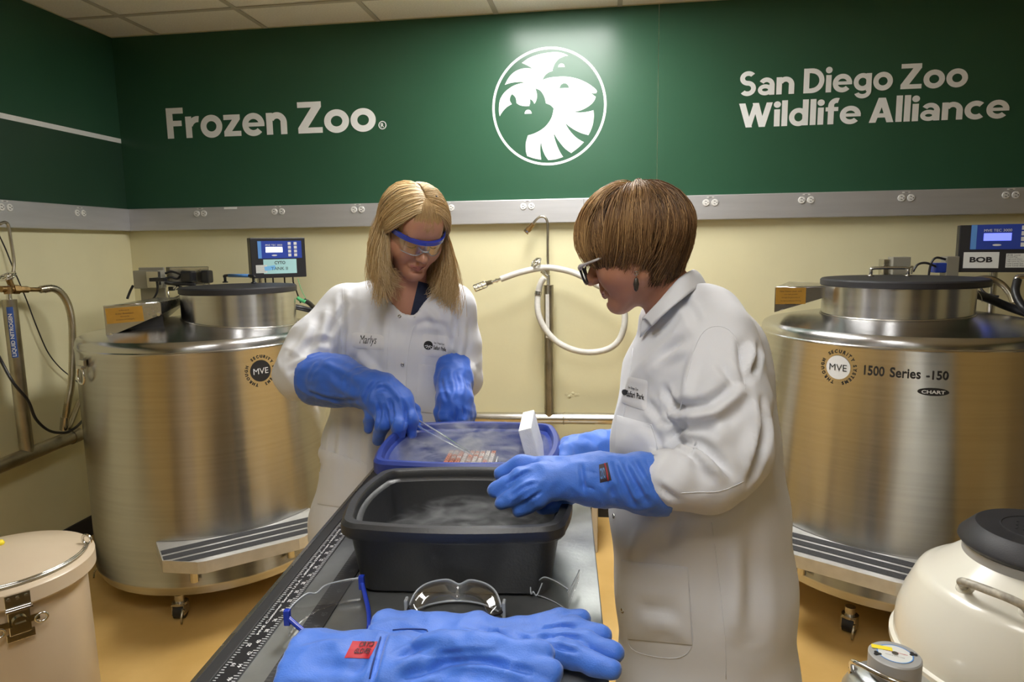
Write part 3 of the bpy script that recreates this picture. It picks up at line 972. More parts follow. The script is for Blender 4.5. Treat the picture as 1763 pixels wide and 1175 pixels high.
cab('copper_tube', 'chrome', tL, [py(289, 502, yb-.05), py(291, 512, yb-.06), py(296, 524, yb-.09), py(297, 536, yb-.14)], .004)
for k in range(4):
    p0 = py(300+k*4, 497+k, yb-.05)
    MB().cyl(p0, p0+np.array([.018, -.004, .012]), .007, n=12).build('pipe_fitting', 'chrome', tL, auto=40)
# green clip and insulated lines at the right of the neck
gc = cab('green_clip', 'green_clip', tL, [py(512, 513, -.55), py(518, 517, -.55), py(526, 520, -.55)], .009)
cab('insulated_line', 'black', tL, [py(525, 518, -.55), py(532, 522, -.52), py(545, 533, -.45), py(570, 545, -.40)], .011)
cab('insulated_line', 'black', tL, [py(505, 528, -.50), py(520, 531, -.48), py(545, 537, -.42), py(575, 542, -.38)], .013)
cab('thin_wire', 'green_clip', tL, [py(513, 480, -.40), py(518, 497, -.45), py(526, 514, -.52)], .0015)

# ---------------------------------------------------------------- right freezer
RT = (3.852, -.61); RRr = .54
tR, lidR, lcR = freezer('right steel cryogenic freezer with a card reading BOB on its controller', *RT, RRr, 1.086, .172, -.86,
                        (3.80, -.655), .270, .297, 1.308, (.020, 0))
lid_handle(lidR, pz(1499, 476, 1.308), pz(1563, 476, 1.308), .034, 'steel_p')
step(tR, RT, RRr, .352, math.radians(-123), .30, .235, 3, None)
for a in (-125, -60, 60, 170): caster(tR, (RT[0]+.50*math.cos(math.radians(a)), RT[1]+.50*math.sin(math.radians(a))), math.radians(a))
h = drum_hit(1443, 633, RT, RRr)
drum_logo(tR, *RT, RRr, math.atan2(h[1]-RT[1], h[0]-RT[0]), h[2], 'print_white', 'print_dark', [('1500', .064), ('Series', .092), ('-150', .066)], True)
bl, br = py(1333, 538, -.66), py(1422, 512, -.66)
tl, tr = above(bl, 495), above(br, 494)
hood(tR, tl, tr, bl, br, (.16, .42, 0), None, ['New freezer inner tank', 'was made possible', 'through the generosity of', 'the Gerry and Joyce Fleming', 'Foundation'], (.003, .003, .117, .066))
cR, atR, nR, exR, eyR = controller(tR, py(1728, 428, -.34), (-.30, -.954), .330, .205, 'screen_b', 'bob')
p0 = py(1717, 476, -.30)
MB().cyl((p0[0], -.27, 1.13), (p0[0], -.27, 1.33), .016, n=16).build('controller_post', 'steel_p', tR, auto=40)
yb = -.30
boxpx('junction_box', 'grey_box', 1538, 443, 1567, 473, yb, .06, tR)
boxpx('junction_box', 'steel_p', 1522, 447, 1538, 474, yb+.02, .06, tR)
boxpx('junction_box', 'grey_box', 1631, 442, 1650, 478, yb, .06, tR)
boxpx('power_adapter', 'blue_panel', 1611, 453, 1630, 470, yb, .05, tR, .006)
cab('power_cable', 'black', tR, [py(1572, 468, yb), py(1580, 456, yb), py(1594, 453, yb), py(1611, 459, yb)], .005)
cab('power_cable', 'black', tR, [py(1599, 474, yb), py(1603, 454, yb), py(1612, 444, yb), py(1628, 447, yb)], .005)
cab('power_cable', 'chrome', tR, [py(1562, 464, yb-.02), py(1571, 459, yb-.02), py(1569, 472, yb-.02)], .004)
cab('insulated_line', 'black', tR, [py(1652, 500, -.55), py(1690, 510, -.45), py(1740, 530, -.42), py(1800, 550, -.5)], .018, 12)
cab('power_cable', 'black', tR, [py(1684, 478, -.33), py(1689, 497, -.36), py(1700, 507, -.38), py(1720, 511, -.40)], .005)
cab('frayed_wire', 'hose_white', tR, [py(1655, 488, -.56), py(1672, 492, -.6), py(1688, 508, -.6), py(1691, 520, -.6)], .0016)
hs = spline([py(1676, 483, -.33), py(1700, 480, -.33), py(1722, 488, -.34), py(1738, 505, -.36), py(1746, 522, -.38)], 22)
MB().tube(hs, [.013+.002*(i % 2) for i in range(len(hs))], 10).build('steel_hose', 'hose_steel', tR, smooth=True)
cab('vent_hose', 'black', tR, [py(1752, 482, -.42), py(1748, 500, -.44), py(1752, 515, -.46), py(1765, 534, -.5), py(1785, 550, -.5)], .016, 12)
MB().tube(spline([py(1748, 490, -.42), py(1752, 478, -.42), py(1770, 476, -.42)], 6), .011, 10).build('hose_end', 'steel_p', tR, smooth=True)
# ================================================================== nitrogen piping
def corrugated(pts, r, amp, pitch, n=12):
    P = [np.array(p) for p in pts]
    L = [0]
    for a, b in zip(P[:-1], P[1:]): L.append(L[-1]+np.linalg.norm(b-a))
    k = max(8, int(L[-1]/pitch)*2)
    s = np.linspace(0, L[-1], k)
    Q = np.array([[np.interp(t, L, [p[i] for p in P]) for i in range(3)] for t in s])
    return MB().tube([tuple(q) for q in Q], [r+(amp if i % 2 else -amp) for i in range(k)], n)
def handwheel(parent, c, nrm, r, mat='steel_p'):
    nrm = Vector(nrm).normalized(); R = nrm.to_track_quat('Z', 'Y').to_matrix()
    m = MB()
    ring = [Vector(c)+R @ Vector((r*math.cos(t)*(1+.06*math.cos(6*t)), r*math.sin(t)*(1+.06*math.cos(6*t)), 0)) for t in np.linspace(0, 2*math.pi, 36, endpoint=False)]
    m.tube(ring, r*.16, 8, closed=True)
    for k in range(3):
        t = k*math.pi/3
        d = R @ Vector((math.cos(t), math.sin(t), 0))
        m.cyl(Vector(c)-d*r, Vector(c)+d*r, r*.11, n=8)
    m.cyl(Vector(c)-nrm*r*.3, Vector(c)+nrm*r*.25, r*.28, n=14)
    return m.build('handwheel', mat, parent, smooth=True)

# --- back wall
YP = -.09
tb = thing('nitrogen_pipe', 'horizontal steel nitrogen pipe along cream back wall with upright post', 'pipe', (2.362, YP, .56))
ra, rb = py(810, 719.5, YP), py(1050, 721.5, YP)
sl = (rb[2]-ra[2])/(rb[0]-ra[0])
zr = lambda x: ra[2]+sl*(x-ra[0])
MB().cyl((1.55, YP, zr(1.55)), (3.3, YP, zr(3.3)), .030, n=28).build('header_pipe', 'steel_p', tb, auto=40)
xp = py(945, 600, YP)[0]
zt = py(945, 491, YP)[2]
post = MB().cyl((xp, YP, zr(xp)), (xp, YP, zt), .026, n=28).build('post', 'steel_d', tb, auto=40)
m = MB()
for x in (xp-.075, xp+.075): m.cyl((x-.003, YP, zr(x)), (x+.003, YP, zr(x)), .032, n=28)
m.build('weld_collar', 'steel_d', tb, auto=40)
MB().cyl((xp, YP, zr(xp)+.055), (xp, YP, zr(xp)+.061), .0275, n=28).build('weld_collar', 'steel_d', tb, auto=40)
a, b = py(943, 507, YP-.026), py(942, 582, YP-.026)
slab('post_label', 'hose_white', tb, ((a[0]+b[0])/2, YP-.0255, (a[2]+b[2])/2), (1, 0, 0), (0, 0, 1), .018, a[2]-b[2], .0012)
for zz in (.2, .8):
    pass
for x in (1.75, 2.95):
    MB().box((x, YP/2, zr(x)-.035), (.03, -YP, .012)).box((x, -.006, zr(x)-.02), (.06, .012, .09)).build('wall_bracket', 'steel_d', tb)
vc = py(940, 464, YP-.01)
valve = MB().cyl((xp, YP, zt), (xp, YP, zt+.05), .011, n=14).cyl((vc[0]-.02, vc[1], vc[2]-.005), (vc[0]+.012, vc[1], vc[2]-.03), .016, n=16) \
    .cyl(vc+np.array([-.012, -.01, 0]), vc+np.array([.006, 0, -.02]), .018, n=6).cyl(vc+np.array([-.03, -.03, .026]), vc+np.array([0, 0, -.01]), .007, n=12).build('valve', 'chrome', tb, auto=40)
handwheel(valve, py(923, 452, YP-.05), (-.55, -.5, .7), .027)
# thin vent tube with gooseneck
g = spline([py(944, 470, YP), py(943, 440, YP), py(943, 395, YP), py(942, 381, YP), py(937, 374, YP), py(929, 374, YP), py(921, 381, YP), py(916, 388, YP)], 6)
MB().tube(g, .0062, 10).build('vent_tube', 'steel_d', tb, smooth=True)
a, b = py(918, 386, YP), py(905, 401, YP)
dd = (b-a)/np.linalg.norm(b-a)
MB().cyl(a, a+dd*.026, .011, n=14).cyl(a+dd*.026, b, .0145, n=14).build('relief_valve', 'brass', tb, auto=40)
MB().cyl(b-dd*.014, b-dd*.006, .0150, n=14).build('relief_valve_band', 'chrome', tb)
# white braided hose: loop and free end
Yh = YP-.05
hose = thing('transfer_hose', 'pale ribbed transfer hose looped over the valve of the back wall pipe', 'hose', tuple(py(938, 480, Yh)))
pts = [py(938, 478, Yh), py(931, 488, Yh), py(926, 510, Yh), py(927, 540, Yh-.02), py(938, 566, Yh-.03), py(958, 588, Yh-.04), py(985, 602, Yh-.05),
       py(1015, 607, Yh-.05), py(1045, 602, Yh-.05), py(1065, 587, Yh-.05), py(1075, 560, Yh-.05), py(1074, 530, Yh-.04), py(1065, 510, Yh-.03),
       py(1048, 498, Yh-.02), py(1030, 492, Yh), py(1010, 480, Yh), py(985, 469, Yh+.01), py(960, 463, Yh+.01), py(941, 461, Yh+.01),
       py(918, 464, Yh), py(890, 471, Yh-.02), py(862, 481, Yh-.03)]
corrugated(spline(pts, 10), .0155, .0014, .0085, 14).build('ribbed_tube', 'hose_white', hose, smooth=True)
a = py(927, 505, Yh)
MB().cyl(py(927, 502, Yh), py(926, 508, Yh-.002), .0185, n=16).build('hose_clamp', 'steel_p', hose)
a, b, c_, d_ = py(862, 481, Yh-.03), py(848, 486, Yh-.03), py(838, 489, Yh-.03), py(817, 497, Yh-.03)
MB().cyl(a, b, .008, n=12).cyl(b, c_, .0125, n=6).cyl((a+b)/2-(b-a)*.1, (a+b)/2+(b-a)*.1, .012, n=12).build('nozzle_fitting', 'chrome', hose, auto=40)
sd = (d_-c_)/np.linalg.norm(d_-c_); up = np.array([0, 0, 1.0]); up -= sd*(up@sd); up /= np.linalg.norm(up)
m = MB()
for s in (-1, 1): m.tube([c_+up*.012*s, c_+sd*.012+up*.016*s, d_+up*.016*s], .0035, 8)
m.tube([d_+up*.017, d_-up*.017], .004, 8).tube([c_+up*.013, c_-up*.013], .004, 8)
for k in (.35, .65): m.tube([c_+(d_-c_)*k+up*.016+np.array([0, -.01, 0]), c_+(d_-c_)*k-up*.016+np.array([0, -.01, 0])], .0015, 6)
m.build('nozzle_cage', 'chrome', hose, smooth=True)
MB().cyl(c_, c_+(d_-c_)*.9, .007, n=12).build('nozzle_filter', 'outlet', hose, auto=40)
# small patch of chipped paint on the wall
q = py(985, 682, 0)
m = MB()
for k in range(9):
    a = random.uniform(0, 6.28); rr = random.uniform(0, .02)
    m.lathe([(0, .0016), (.006+.004*random.random(), .0012), (.010, 0)], 9, (q[0]+rr*2*math.cos(a), 0, q[2]+rr*math.sin(a)), Matrix.Rotation(math.pi/2, 3, 'X'))
ch = m.build('paint_blister', 'wall', wall_back, smooth=True)

# --- left wall
XP = .10
tl_ = thing('nitrogen_pipe', 'steel nitrogen pipe on the left wall with a blue LIQUID NITROGEN label', 'pipe', (XP, -1.1, .6))
a, b = pxx(0, 803, XP), pxx(132, 749, XP)
MB().cyl(a+(a-b)*.8, b, .031, n=28).build('header_pipe', 'steel_d', tl_, auto=40)
MB().cyl(b-(b-a)*.09, b+(b-a)*.02, .036, n=28).build('pipe_cap', 'steel_d', tl_, auto=40)
pb_, pt_ = pxx(47, 782, XP), pxx(19, 516, XP)
pt_ = np.array([XP, pb_[1], pt_[2]])
pb_ = np.array([XP, pb_[1], pb_[2]])
MB().cyl(pb_, pt_, .028, n=28).build('post', 'steel_d', tl_, auto=40)
mid = (pb_+pt_)/2
cv = CAM-mid; cv[2] = 0; cv /= np.linalg.norm(cv)
exl, eyl, nl = oriented((cv[0], cv[1]))
# label strip wrapped on the post
th = math.atan2(cv[1], cv[0])-.1
lab0, lab1 = pt_[2]-.03, pt_[2]-.25
N = 8; vs = []; fs = []
for i in range(N+1):
    aa = th+(-.42+.84*i/N)
    for zz in (lab1, lab0): vs.append((pt_[0]+.0288*math.cos(aa), pt_[1]+.0288*math.sin(aa), zz))
fs = [(2*i, 2*i+2, 2*i+3, 2*i+1) for i in range(N)]
MB().add(vs, fs).build('post_label', 'label_blue', tl_)
v, f = text_fit('LIQUID NITROGEN', .185, .017, .02, anchor='cc')
MB().add([(pt_[0]+(.0301)*math.cos(th-p[1]/.0301), pt_[1]+(.0301)*math.sin(th-p[1]/.0301), (lab0+lab1)/2-.012+p[0]) for p in v], f).build('label_letters', 'print_white', tl_)
MB().cyl(pt_, pt_+np.array([0, 0, .03]), .011, n=14).build('post_nipple', 'chrome', tl_, auto=40)
vz = pxx(30, 498, XP); vz[1] = pt_[1]-.01
vb = MB().cyl(pt_+np.array([0, 0, .025]), pt_+np.array([0, 0, .055]), .017, n=16)
c0 = pt_+np.array([0, 0, .045])
along = np.array([.0, 1, 0])
e1 = pxx(68, 499, XP+.03); e0 = pxx(12, 502, XP)
ax_ = (e1-c0)/np.linalg.norm(e1-c0)
vb.cyl(c0-ax_*.03, c0+ax_*.05, .014, n=16).cyl(c0+ax_*.02, c0+ax_*.045, .021, n=6).cyl(c0+ax_*.05, c0+ax_*.085, .015, n=6).cyl(c0+ax_*.085, e1, .010, n=12)
up_ = np.array([-.1, -.25, 1.0]); up_ /= np.linalg.norm(up_)
vb.cyl(c0+ax_*.02, c0+ax_*.02+up_*.045, .012, n=12)
vbo = vb.build('valve', 'brass', tl_, auto=40)
handwheel(vbo, c0+ax_*.02+up_*.058, up_+np.array([.1, -.3, 0]), .030, 'chrome')
g = [c0+np.array([0, .0, .0]), pxx(24, 458, XP), pxx(18, 410, XP), pxx(14, 388, XP), pxx(8, 383, XP), pxx(0, 386, XP)]
MB().tube(spline(g, 6), .0065, 10).build('vent_tube', 'steel_d', tl_, smooth=True)
# ribbed steel hose hanging down to the header
h2 = thing('steel_hose', 'ribbed steel hose hanging from the brass valve on left wall', 'hose', tuple(e1))
hp = [e1, pxx(92, 497, XP+.05), pxx(108, 508, XP+.06), pxx(119, 530, XP+.06), pxx(124, 560, XP+.06), pxx(125, 610, XP+.06), pxx(123, 660, XP+.06), pxx(116, 700, XP+.05), pxx(111, 738, XP+.02)]
corrugated(spline(hp, 10), .0155, .0016, .009, 14).build('ribbed_tube', 'hose_steel', h2, smooth=True)
MB().cyl(pxx(75, 499, XP+.03), pxx(85, 497, XP+.045), .017, n=16).build('hose_collar', 'steel_p', h2, auto=40)
MB().cyl(pxx(112, 718, XP+.035), pxx(110, 740, XP+.02), .018, n=16).build('hose_collar', 'steel_p', h2, auto=40)
h3 = pxx(137, 690, XP-.03)
corrugated([h3, pxx(128, 712, XP-.02), pxx(118, 738, XP)], .012, .0012, .008, 12).build('ribbed_tube', 'hose_steel', h2, smooth=True)
cabw = MB().tube(spline([pxx(-30, 560, XP+.02), pxx(0, 618, XP+.02), pxx(22, 658, XP+.06), pxx(48, 690, XP+.07), pxx(62, 722, XP+.07), pxx(85, 742, XP+.06), pxx(112, 745, XP+.05), pxx(132, 735, XP+.05), pxx(150, 715, XP-.02)], 8), .0062, 8).build('black_cable', 'black', None, smooth=True)
tag(cabw, 'thick black cable sagging across left wall in front of the pipe', 'cable')
cabt = MB().tube(spline([pxx(-4, 400, .02), pxx(10, 430, .02), pxx(24, 465, .03), pxx(45, 515, .03), pxx(62, 560, .03), pxx(82, 606, .03), pxx(104, 634, .03), pxx(130, 655, .03), pxx(140, 665, .03)], 8), .0028, 6).build('thin_cable', 'black', None, smooth=True)
tag(cabt, 'thin dark cable running down left wall behind the brass valve', 'cable')
# beige stool standing by the back wall, mostly behind the people
st = thing('step_stool', 'small beige step stool on the floor near back wall behind table', 'stool', (2.45, -.32, 0))
MB().box((2.45, -.32, .335), (.36, .28, .03), None, .008).build('stool_top', 'tan_stool', st)
for dx in (-.155, .155):
    for dy in (-.115, .115):
        MB().box((2.45+dx*(1+.0), -.32+dy, .16), (.028, .028, .32), None, .004).build('leg', 'tan_stool', st)
for dx in (-.155, .155):
    MB().box((2.45+dx, -.32, .2), (.014, .21, .22)).build('side_panel', 'tan_stool', st)
# ================================================================== work table and what lies on it
TH = .83
TO = np.array([2.056, -2.71])
TU = np.array([.998, .060]); TV = np.array([-.060, .998])
def T(u, v, z=TH): 
    q = TO+TU*u+TV*v
    return np.array([q[0], q[1], z])
RT3 = Matrix(((TU[0], TV[0], 0), (TU[1], TV[1], 0), (0, 0, 1)))
def tbox(m, u0, u1, v0, v1, z0, z1, bev=0.0):
    return m.box(T((u0+u1)/2, (v0+v1)/2, (z0+z1)/2), (u1-u0, v1-v0, z1-z0), RT3, bev)
TW0, TV0, TV1 = .605, -.62, 1.035
tab = thing('work_table', 'long narrow steel work table between the two people', 'table', tuple(T(.3, .2, 0)))
tbox(MB(), 0, TW0, TV0, TV1, TH-.035, TH, .002).build('tabletop', 'table', tab)
m = MB()
tbox(m, -.004, .003, TV0, TV1, TH-.036, TH+.004)
m.build('edge_rail', 'steel_p', tab)
tbox(MB(), .003, .024, TV0, TV1, TH, TH+.003, .001).build('edge_trim', 'edge_black', tab)
for u in (.04, TW0-.04):
    for v in (TV0+.05, TV1-.30):
        tbox(MB(), u-.02, u+.02, v-.02, v+.02, 0, TH-.035, .003).build('leg', 'table_leg', tab)
m = MB(); tbox(m, .05, TW0-.05, TV0+.04, TV0+.06, TH-.10, TH-.035); tbox(m, .05, TW0-.05, TV1-.31, TV1-.29, TH-.10, TH-.035)
m.build('apron', 'table_leg', tab)
tbox(MB(), .06, TW0-.06, TV0+.06, TV1-.32, .20, .222, .003).build('lower_shelf', 'table_leg', tab)
# black measuring stick with white print lying along the left edge
st1 = thing('measuring_stick', 'black measuring stick with white scale along the left table edge', 'ruler', tuple(T(.044, .2, TH)))
S0, S1 = -.35, .80
tbox(MB(), .026, .063, S0, S1, TH+.0005, TH+.0033, .0006).build('stick', 'black', st1)
m = MB()
zt_ = TH+.0034
def quad(m, u0, u1, v0, v1, z): m.add([T(u0, v0, z), T(u1, v0, z), T(u1, v1, z), T(u0, v1, z)], [(0, 1, 2, 3)])
k = 0; v = S0+.01
while v < S1-.005:
    quad(m, .0615-(.0085 if k % 5 == 0 else .0055), .0615, v, v+.0016, zt_)
    quad(m, .0275, .0275+(.0075 if k % 4 == 0 else .0045), v, v+.0016, zt_)
    v += .0064; k += 1
tag(m.build('scale_marks', 'print_white', st1), kind='stuff')
mm = MB()
v = S0+.03; num = 66
def stick_text(mm, txt, u, v, h, w=None):
    q, f = text_fit(txt, w, h, .02, anchor='cl')
    mm.add([T(u-p[1], v+p[0], zt_) for p in q], f)
while v < S1-.03:
    stick_text(mm, str(num), .0505, v, .0070); v += .032; num -= 2
stick_text(mm, 'MVE Customer Service U.S.A. 1-800-482-2706 Europe +44(0)1778', .0405, .12, .0058, .42)
v = S0+.03; num = 12
while v < .1:
    stick_text(mm, str(num), .0395, v, .007); v += .0508; num += 1
mm.build('scale_letters', 'print_white', st1)
st2 = thing('measuring_stick', 'second black measuring stick with raised dark marks beside the printed one', 'ruler', tuple(T(.12, .2, TH)))
tbox(MB(), .104, .140, -.32, .60, TH+.0005, TH+.0033, .0006).build('stick', 'edge_black', st2)
m = MB(); mm = MB(); v = -.31; k = 0
while v < .59:
    quad(m, .1045, .112 if k % 5 else .117, v, v+.002, zt_); v += .0085; k += 1
v = -.30
while v < .57:
    q, f = text_fit(str(40+int(v*30)), None, .010, .02, anchor='cl')
    mm.add([T(.128-p[1], v+p[0], zt_) for p in q], f); v += .04
tag(m.build('scale_marks', 'print_grey', st2), kind='stuff')
mm.build('scale_letters', 'print_grey', st2)

# ---------------------------------------------------------------- insulated pans
def pan(name, label, cu, cv, hw, hd, z0, z1, mat, inmat, bulge=.014, lip=.032, wall=.030, taper=.035, hood_pat=None):
    def ring(hw, hd, r, z, bl):
        pts = []
        N = 12
        def side(ax, ay, bx, by, nx, ny):
            for i in range(N):
                t = i/N
                k = bl*(1-(2*t-1)**2)
                pts.append((ax+(bx-ax)*t+nx*k, ay+(by-ay)*t+ny*k))
        def corner(cx, cy, a0):
            for i in range(6):
                a = a0+math.pi/2*i/6
                pts.append((cx+r*math.cos(a), cy+r*math.sin(a)))
        side(-hw+r, -hd, hw-r, -hd, 0, -1); corner(hw-r, -hd+r, -math.pi/2)
        side(hw, -hd+r, hw, hd-r, 1, 0); corner(hw-r, hd-r, 0)
        side(hw-r, hd, -hw+r, hd, 0, 1); corner(-hw+r, hd-r, math.pi/2)
        side(-hw, hd-r, -hw, -hd+r, -1, 0); corner(-hw+r, -hd+r, math.pi)
        return [T(cu+p[0], cv+p[1], z) for p in pts]
    def loft(rings, cap0, cap1):
        n = len(rings[0]); vs = [p for r in rings for p in r]; fs = []
        for j in range(len(rings)-1):
            for i in range(n):
                k = (i+1) % n
                fs.append((j*n+i, j*n+k, (j+1)*n+k, (j+1)*n+i))
        if cap0: fs.append(tuple(range(n-1, -1, -1)))
        if cap1: fs.append(tuple(range((len(rings)-1)*n, len(rings)*n)))
        return MB().add(vs, fs)
    H = z1-z0
    w0, d0 = hw-taper, hd-taper
    ov = .012
    def mix(a, b, t): return a+(b-a)*t
    wl, dl = mix(w0, hw-ov, .8), mix(d0, hd-ov, .8)
    outer = [ring(w0-.006, d0-.006, .03, z0, 0), ring(w0, d0, .032, z0+.006, .002), ring(wl, dl, .036, z1-lip-.004, bulge*.6),
             ring(wl+.002, dl+.002, .037, z1-lip, bulge*.7), ring(hw-.003, hd-.003, .042, z1-lip+.003, bulge), ring(hw, hd, .043, z1-lip+.008, bulge), ring(hw, hd, .043, z1-.007, bulge),
             ring(hw-.006, hd-.006, .040, z1, bulge), ring(hw-wall*.62, hd-wall*.62, .034, z1, bulge), ring(hw-wall*.62-.003, hd-wall*.62-.003, .032, z1-.004, bulge),
             ring(hw-wall*.66-.003, hd-wall*.66-.003, .032, z1-.016, bulge), ring(hw-wall*.95, hd-wall*.95, .03, z1-.018, bulge), ring(hw-wall*1.0-.002, hd-wall*1.0-.002, .03, z1-.022, bulge)]
    inner = [ring(hw-wall-.002, hd-wall-.002, .03, z1-.022, bulge), ring(mix(hw-wall, w0-.02, .5), mix(hd-wall, d0-.02, .5), .03, mix(z1-.022, z0+.025, .5), bulge*.6),
             ring(w0-.022, d0-.022, .028, z0+.030, .002), ring(w0-.034, d0-.034, .02, z0+.022, 0)]
    t = thing(name, label, 'pan', tuple(T(cu, cv, z0)))
    loft(outer, True, False).build('shell', mat, t, auto=35)
    loft(inner, False, True).build('inner_wall', inmat, t, auto=35)
    return t
BP = dict(cu=.339, cv=.400, hw=.2045, hd=.160)
pan('insulated_pan', 'black insulated pan on the table with vapour swirling inside', z0=TH+.0006, z1=.972, mat='pan_black', inmat='pan_black', taper=.028, **BP)
UP = dict(cu=.308, cv=.765, hw=.210, hd=.178)
pan('insulated_pan', 'blue frosted pan holding the vial box behind the black pan', z0=TH+.0006, z1=.975, mat='pan_blue', inmat='frost', taper=.030, lip=.04, wall=.026, **UP)

# white polystyrene block standing in the right end of the blue pan
fb = thing('foam_block', 'white polystyrene slab leaning in right end of blue pan', 'foam block', tuple(T(.455, .80, TH+.03)))
R_ = RT3 @ Matrix.Rotation(math.radians(-14), 3, 'Y')
MB().box(T(.468, .80, .935), (.032, .185, .175), R_, .003).build('slab', 'foam', fb)

# rack of vials
rk = thing('vial_box', 'white gridded box of orange and pale vials in the blue pan', 'vial box', tuple(T(.30, .82, TH+.024)))
RZ_ = math.radians(4)
cu, cv = .292, .855
s = .0145; NX, NY = 9, 9
m = MB(); hwid = s*NX/2+.004
for du, dv, a, b in ((-hwid, 0, .003, 2*hwid), (hwid, 0, .003, 2*hwid), (0, -hwid, 2*hwid, .003), (0, hwid, 2*hwid, .003)):
    tbox(m, cu+du-a/2, cu+du+a/2, cv+dv-b/2, cv+dv+b/2, TH+.024, TH+.060)
tbox(m, cu-hwid, cu+hwid, cv-hwid, cv+hwid, TH+.023, TH+.026)
m.build('carton', 'paper', rk)
vial_me = {}
for mt in ('orange_cap', 'pale_cap'):
    me = MB().lathe([(0, 0), (.0055, 0), (.0058, .035), (.0064, .035), (.0064, .045), (.0055, .047), (.003, .047), (.003, .0445), (0, .0445)], 12).mesh('vial')
    me.materials.append(MAT[mt]); vial_me[mt] = me
for i in range(NX):
    for j in range(NY):
        mt = 'orange_cap' if (i in (0, 1, 2, 4) and rng.random() < .72) or rng.random() < .12 else 'pale_cap'
        v_ = bpy.data.objects.new('vial', vial_me[mt]); COL.objects.link(v_)
        v_.location = T(cu+(i-NX/2+.5)*s, cv+(j-NY/2+.5)*s, TH+.027)
        set_parent(v_, rk)

# forceps in the gloved hand
A = pd(708, 722, 1.83); B = T(cu+.01, cv-.02, TH+.085)
fo = thing('forceps', 'long steel forceps held by the gloved hand above the vials', 'forceps', tuple(B))
ax_ = (B-A)/np.linalg.norm(B-A)
sd = np.cross(ax_, [0, 0, 1]); sd /= np.linalg.norm(sd); upv = np.cross(sd, ax_)
for sgn in (-1, 1):
    pts = [A-ax_*.05+upv*.002*sgn, A+upv*.0075*sgn, A+(B-A)*.45+upv*.0065*sgn, A+(B-A)*.85+upv*.003*sgn, B+upv*.0008*sgn]
    m = MB(); pts = spline(pts, 5)
    wds = np.linspace(.0048, .0016, len(pts)); vs = []; fs = []
    for p, w in zip(pts, wds):
        for a, b in ((-1, -1), (1, -1), (1, 1), (-1, 1)): vs.append(p+sd*w*a+upv*.0009*b)
    for i in range(len(pts)-1):
        for k in range(4): fs.append((4*i+k, 4*i+(k+1) % 4, 4*i+4+(k+1) % 4, 4*i+4+k))
    fs += [(0, 3, 2, 1), tuple(range(len(vs)-4, len(vs)))]
    m.add(vs, fs).build('arm', 'chrome', fo)

# ---------------------------------------------------------------- eye protection on the table
def sheet(name, mat, parent, fn, nu=24, nv=10, th=.0016):
    """curved sheet given by fn(a,b)->point, solid with thickness"""
    P = [[np.array(fn(i/nu, j/nv), float) for j in range(nv+1)] for i in range(nu+1)]
    vs = []; idx = {}
    for side in (0, 1):
        for i in range(nu+1):
            for j in range(nv+1):
                du = P[min(i+1, nu)][j]-P[max(i-1, 0)][j]; dv = P[i][min(j+1, nv)]-P[i][max(j-1, 0)]
                n = np.cross(du, dv); n /= (np.linalg.norm(n)+1e-9)
                idx[side, i, j] = len(vs); vs.append(P[i][j]+n*(th/2 if side else -th/2))
    fs = []
    for i in range(nu):
        for j in range(nv):
            fs.append((idx[1, i, j], idx[1, i+1, j], idx[1, i+1, j+1], idx[1, i, j+1]))
            fs.append((idx[0, i, j], idx[0, i, j+1], idx[0, i+1, j+1], idx[0, i+1, j]))
    for i in range(nu):
        for j in (0, nv):
            q = (idx[0, i, j], idx[0, i+1, j], idx[1, i+1, j], idx[1, i, j]); fs.append(q if j == 0 else q[::-1])
    for j in range(nv):
        for i in (0, nu):
            q = (idx[0, i, j], idx[1, i, j], idx[1, i, j+1], idx[0, i, j+1]); fs.append(q if i == 0 else q[::-1])
    return MB().add(vs, fs).build(name, mat, parent, smooth=True)
rim_clear = M('clear_moulded_rim', (.42, .45, .48), .18, spec=.6, coat=.4)
# clear visor goggles, lens towards the pan, arms folded towards the gloves
gg = thing('safety_goggles', 'large clear visor goggles lying between the black pan and gloves', 'goggles', tuple(T(.36, .19, TH)))
GU, GV = .3565, .165
def visor(a, b):
    x = (a-.5)*2
    xx = .083*math.sin(x*1.25)/math.sin(1.25)
    yy = .052*(math.cos(x*1.25)-math.cos(1.25))/(1-math.cos(1.25))
    top = .050*(1-abs(x)**5*.5)-.010*math.exp(-(x/.12)**2)
    z = .006+(top-.006)*b
    return T(GU+xx*(1-.06*b), GV+.02+yy*(1-.10*b)+.012*b*0, TH+z)
sheet('visor', 'lens', gg, visor, 40, 10)
MB().tube([visor(a, 1.0) for a in np.linspace(0, 1, 50)], .0017, 6).build('visor_top_rim', rim_clear, gg, smooth=True)
MB().tube([visor(a, .0) for a in np.linspace(0, 1, 50)], .0020, 6).build('visor_bottom_rim', rim_clear, gg, smooth=True)
def roof(a, b):
    p = visor(a, 1.0); q = visor(a, .0)
    c = T(GU, GV-.03, TH)
    r = p+(c-p)*.0; d = c-p; d[2] = 0
    return p+d*(.28*b)*(1)+np.array([0, 0, -.016*b])
sheet('brow_guard', 'lens', gg, roof, 30, 3)
for sx in (-1, 1):
    e = T(GU+.083*sx, GV+.02, TH+.022)
    MB().box(e, (.006, .016, .030), RT3, .002).build('hinge', rim_clear, gg)
    pts = spline([e, T(GU+.070*sx, GV+.006, TH+.02), T(GU+.02*sx, GV-.012+.006*sx, TH+.018), T(GU-.05*sx, GV-.010+.006*sx, TH+.012)], 6)
    MB().tube(pts, .0030, 8).build('temple_arm', 'frame_black', gg, smooth=True)
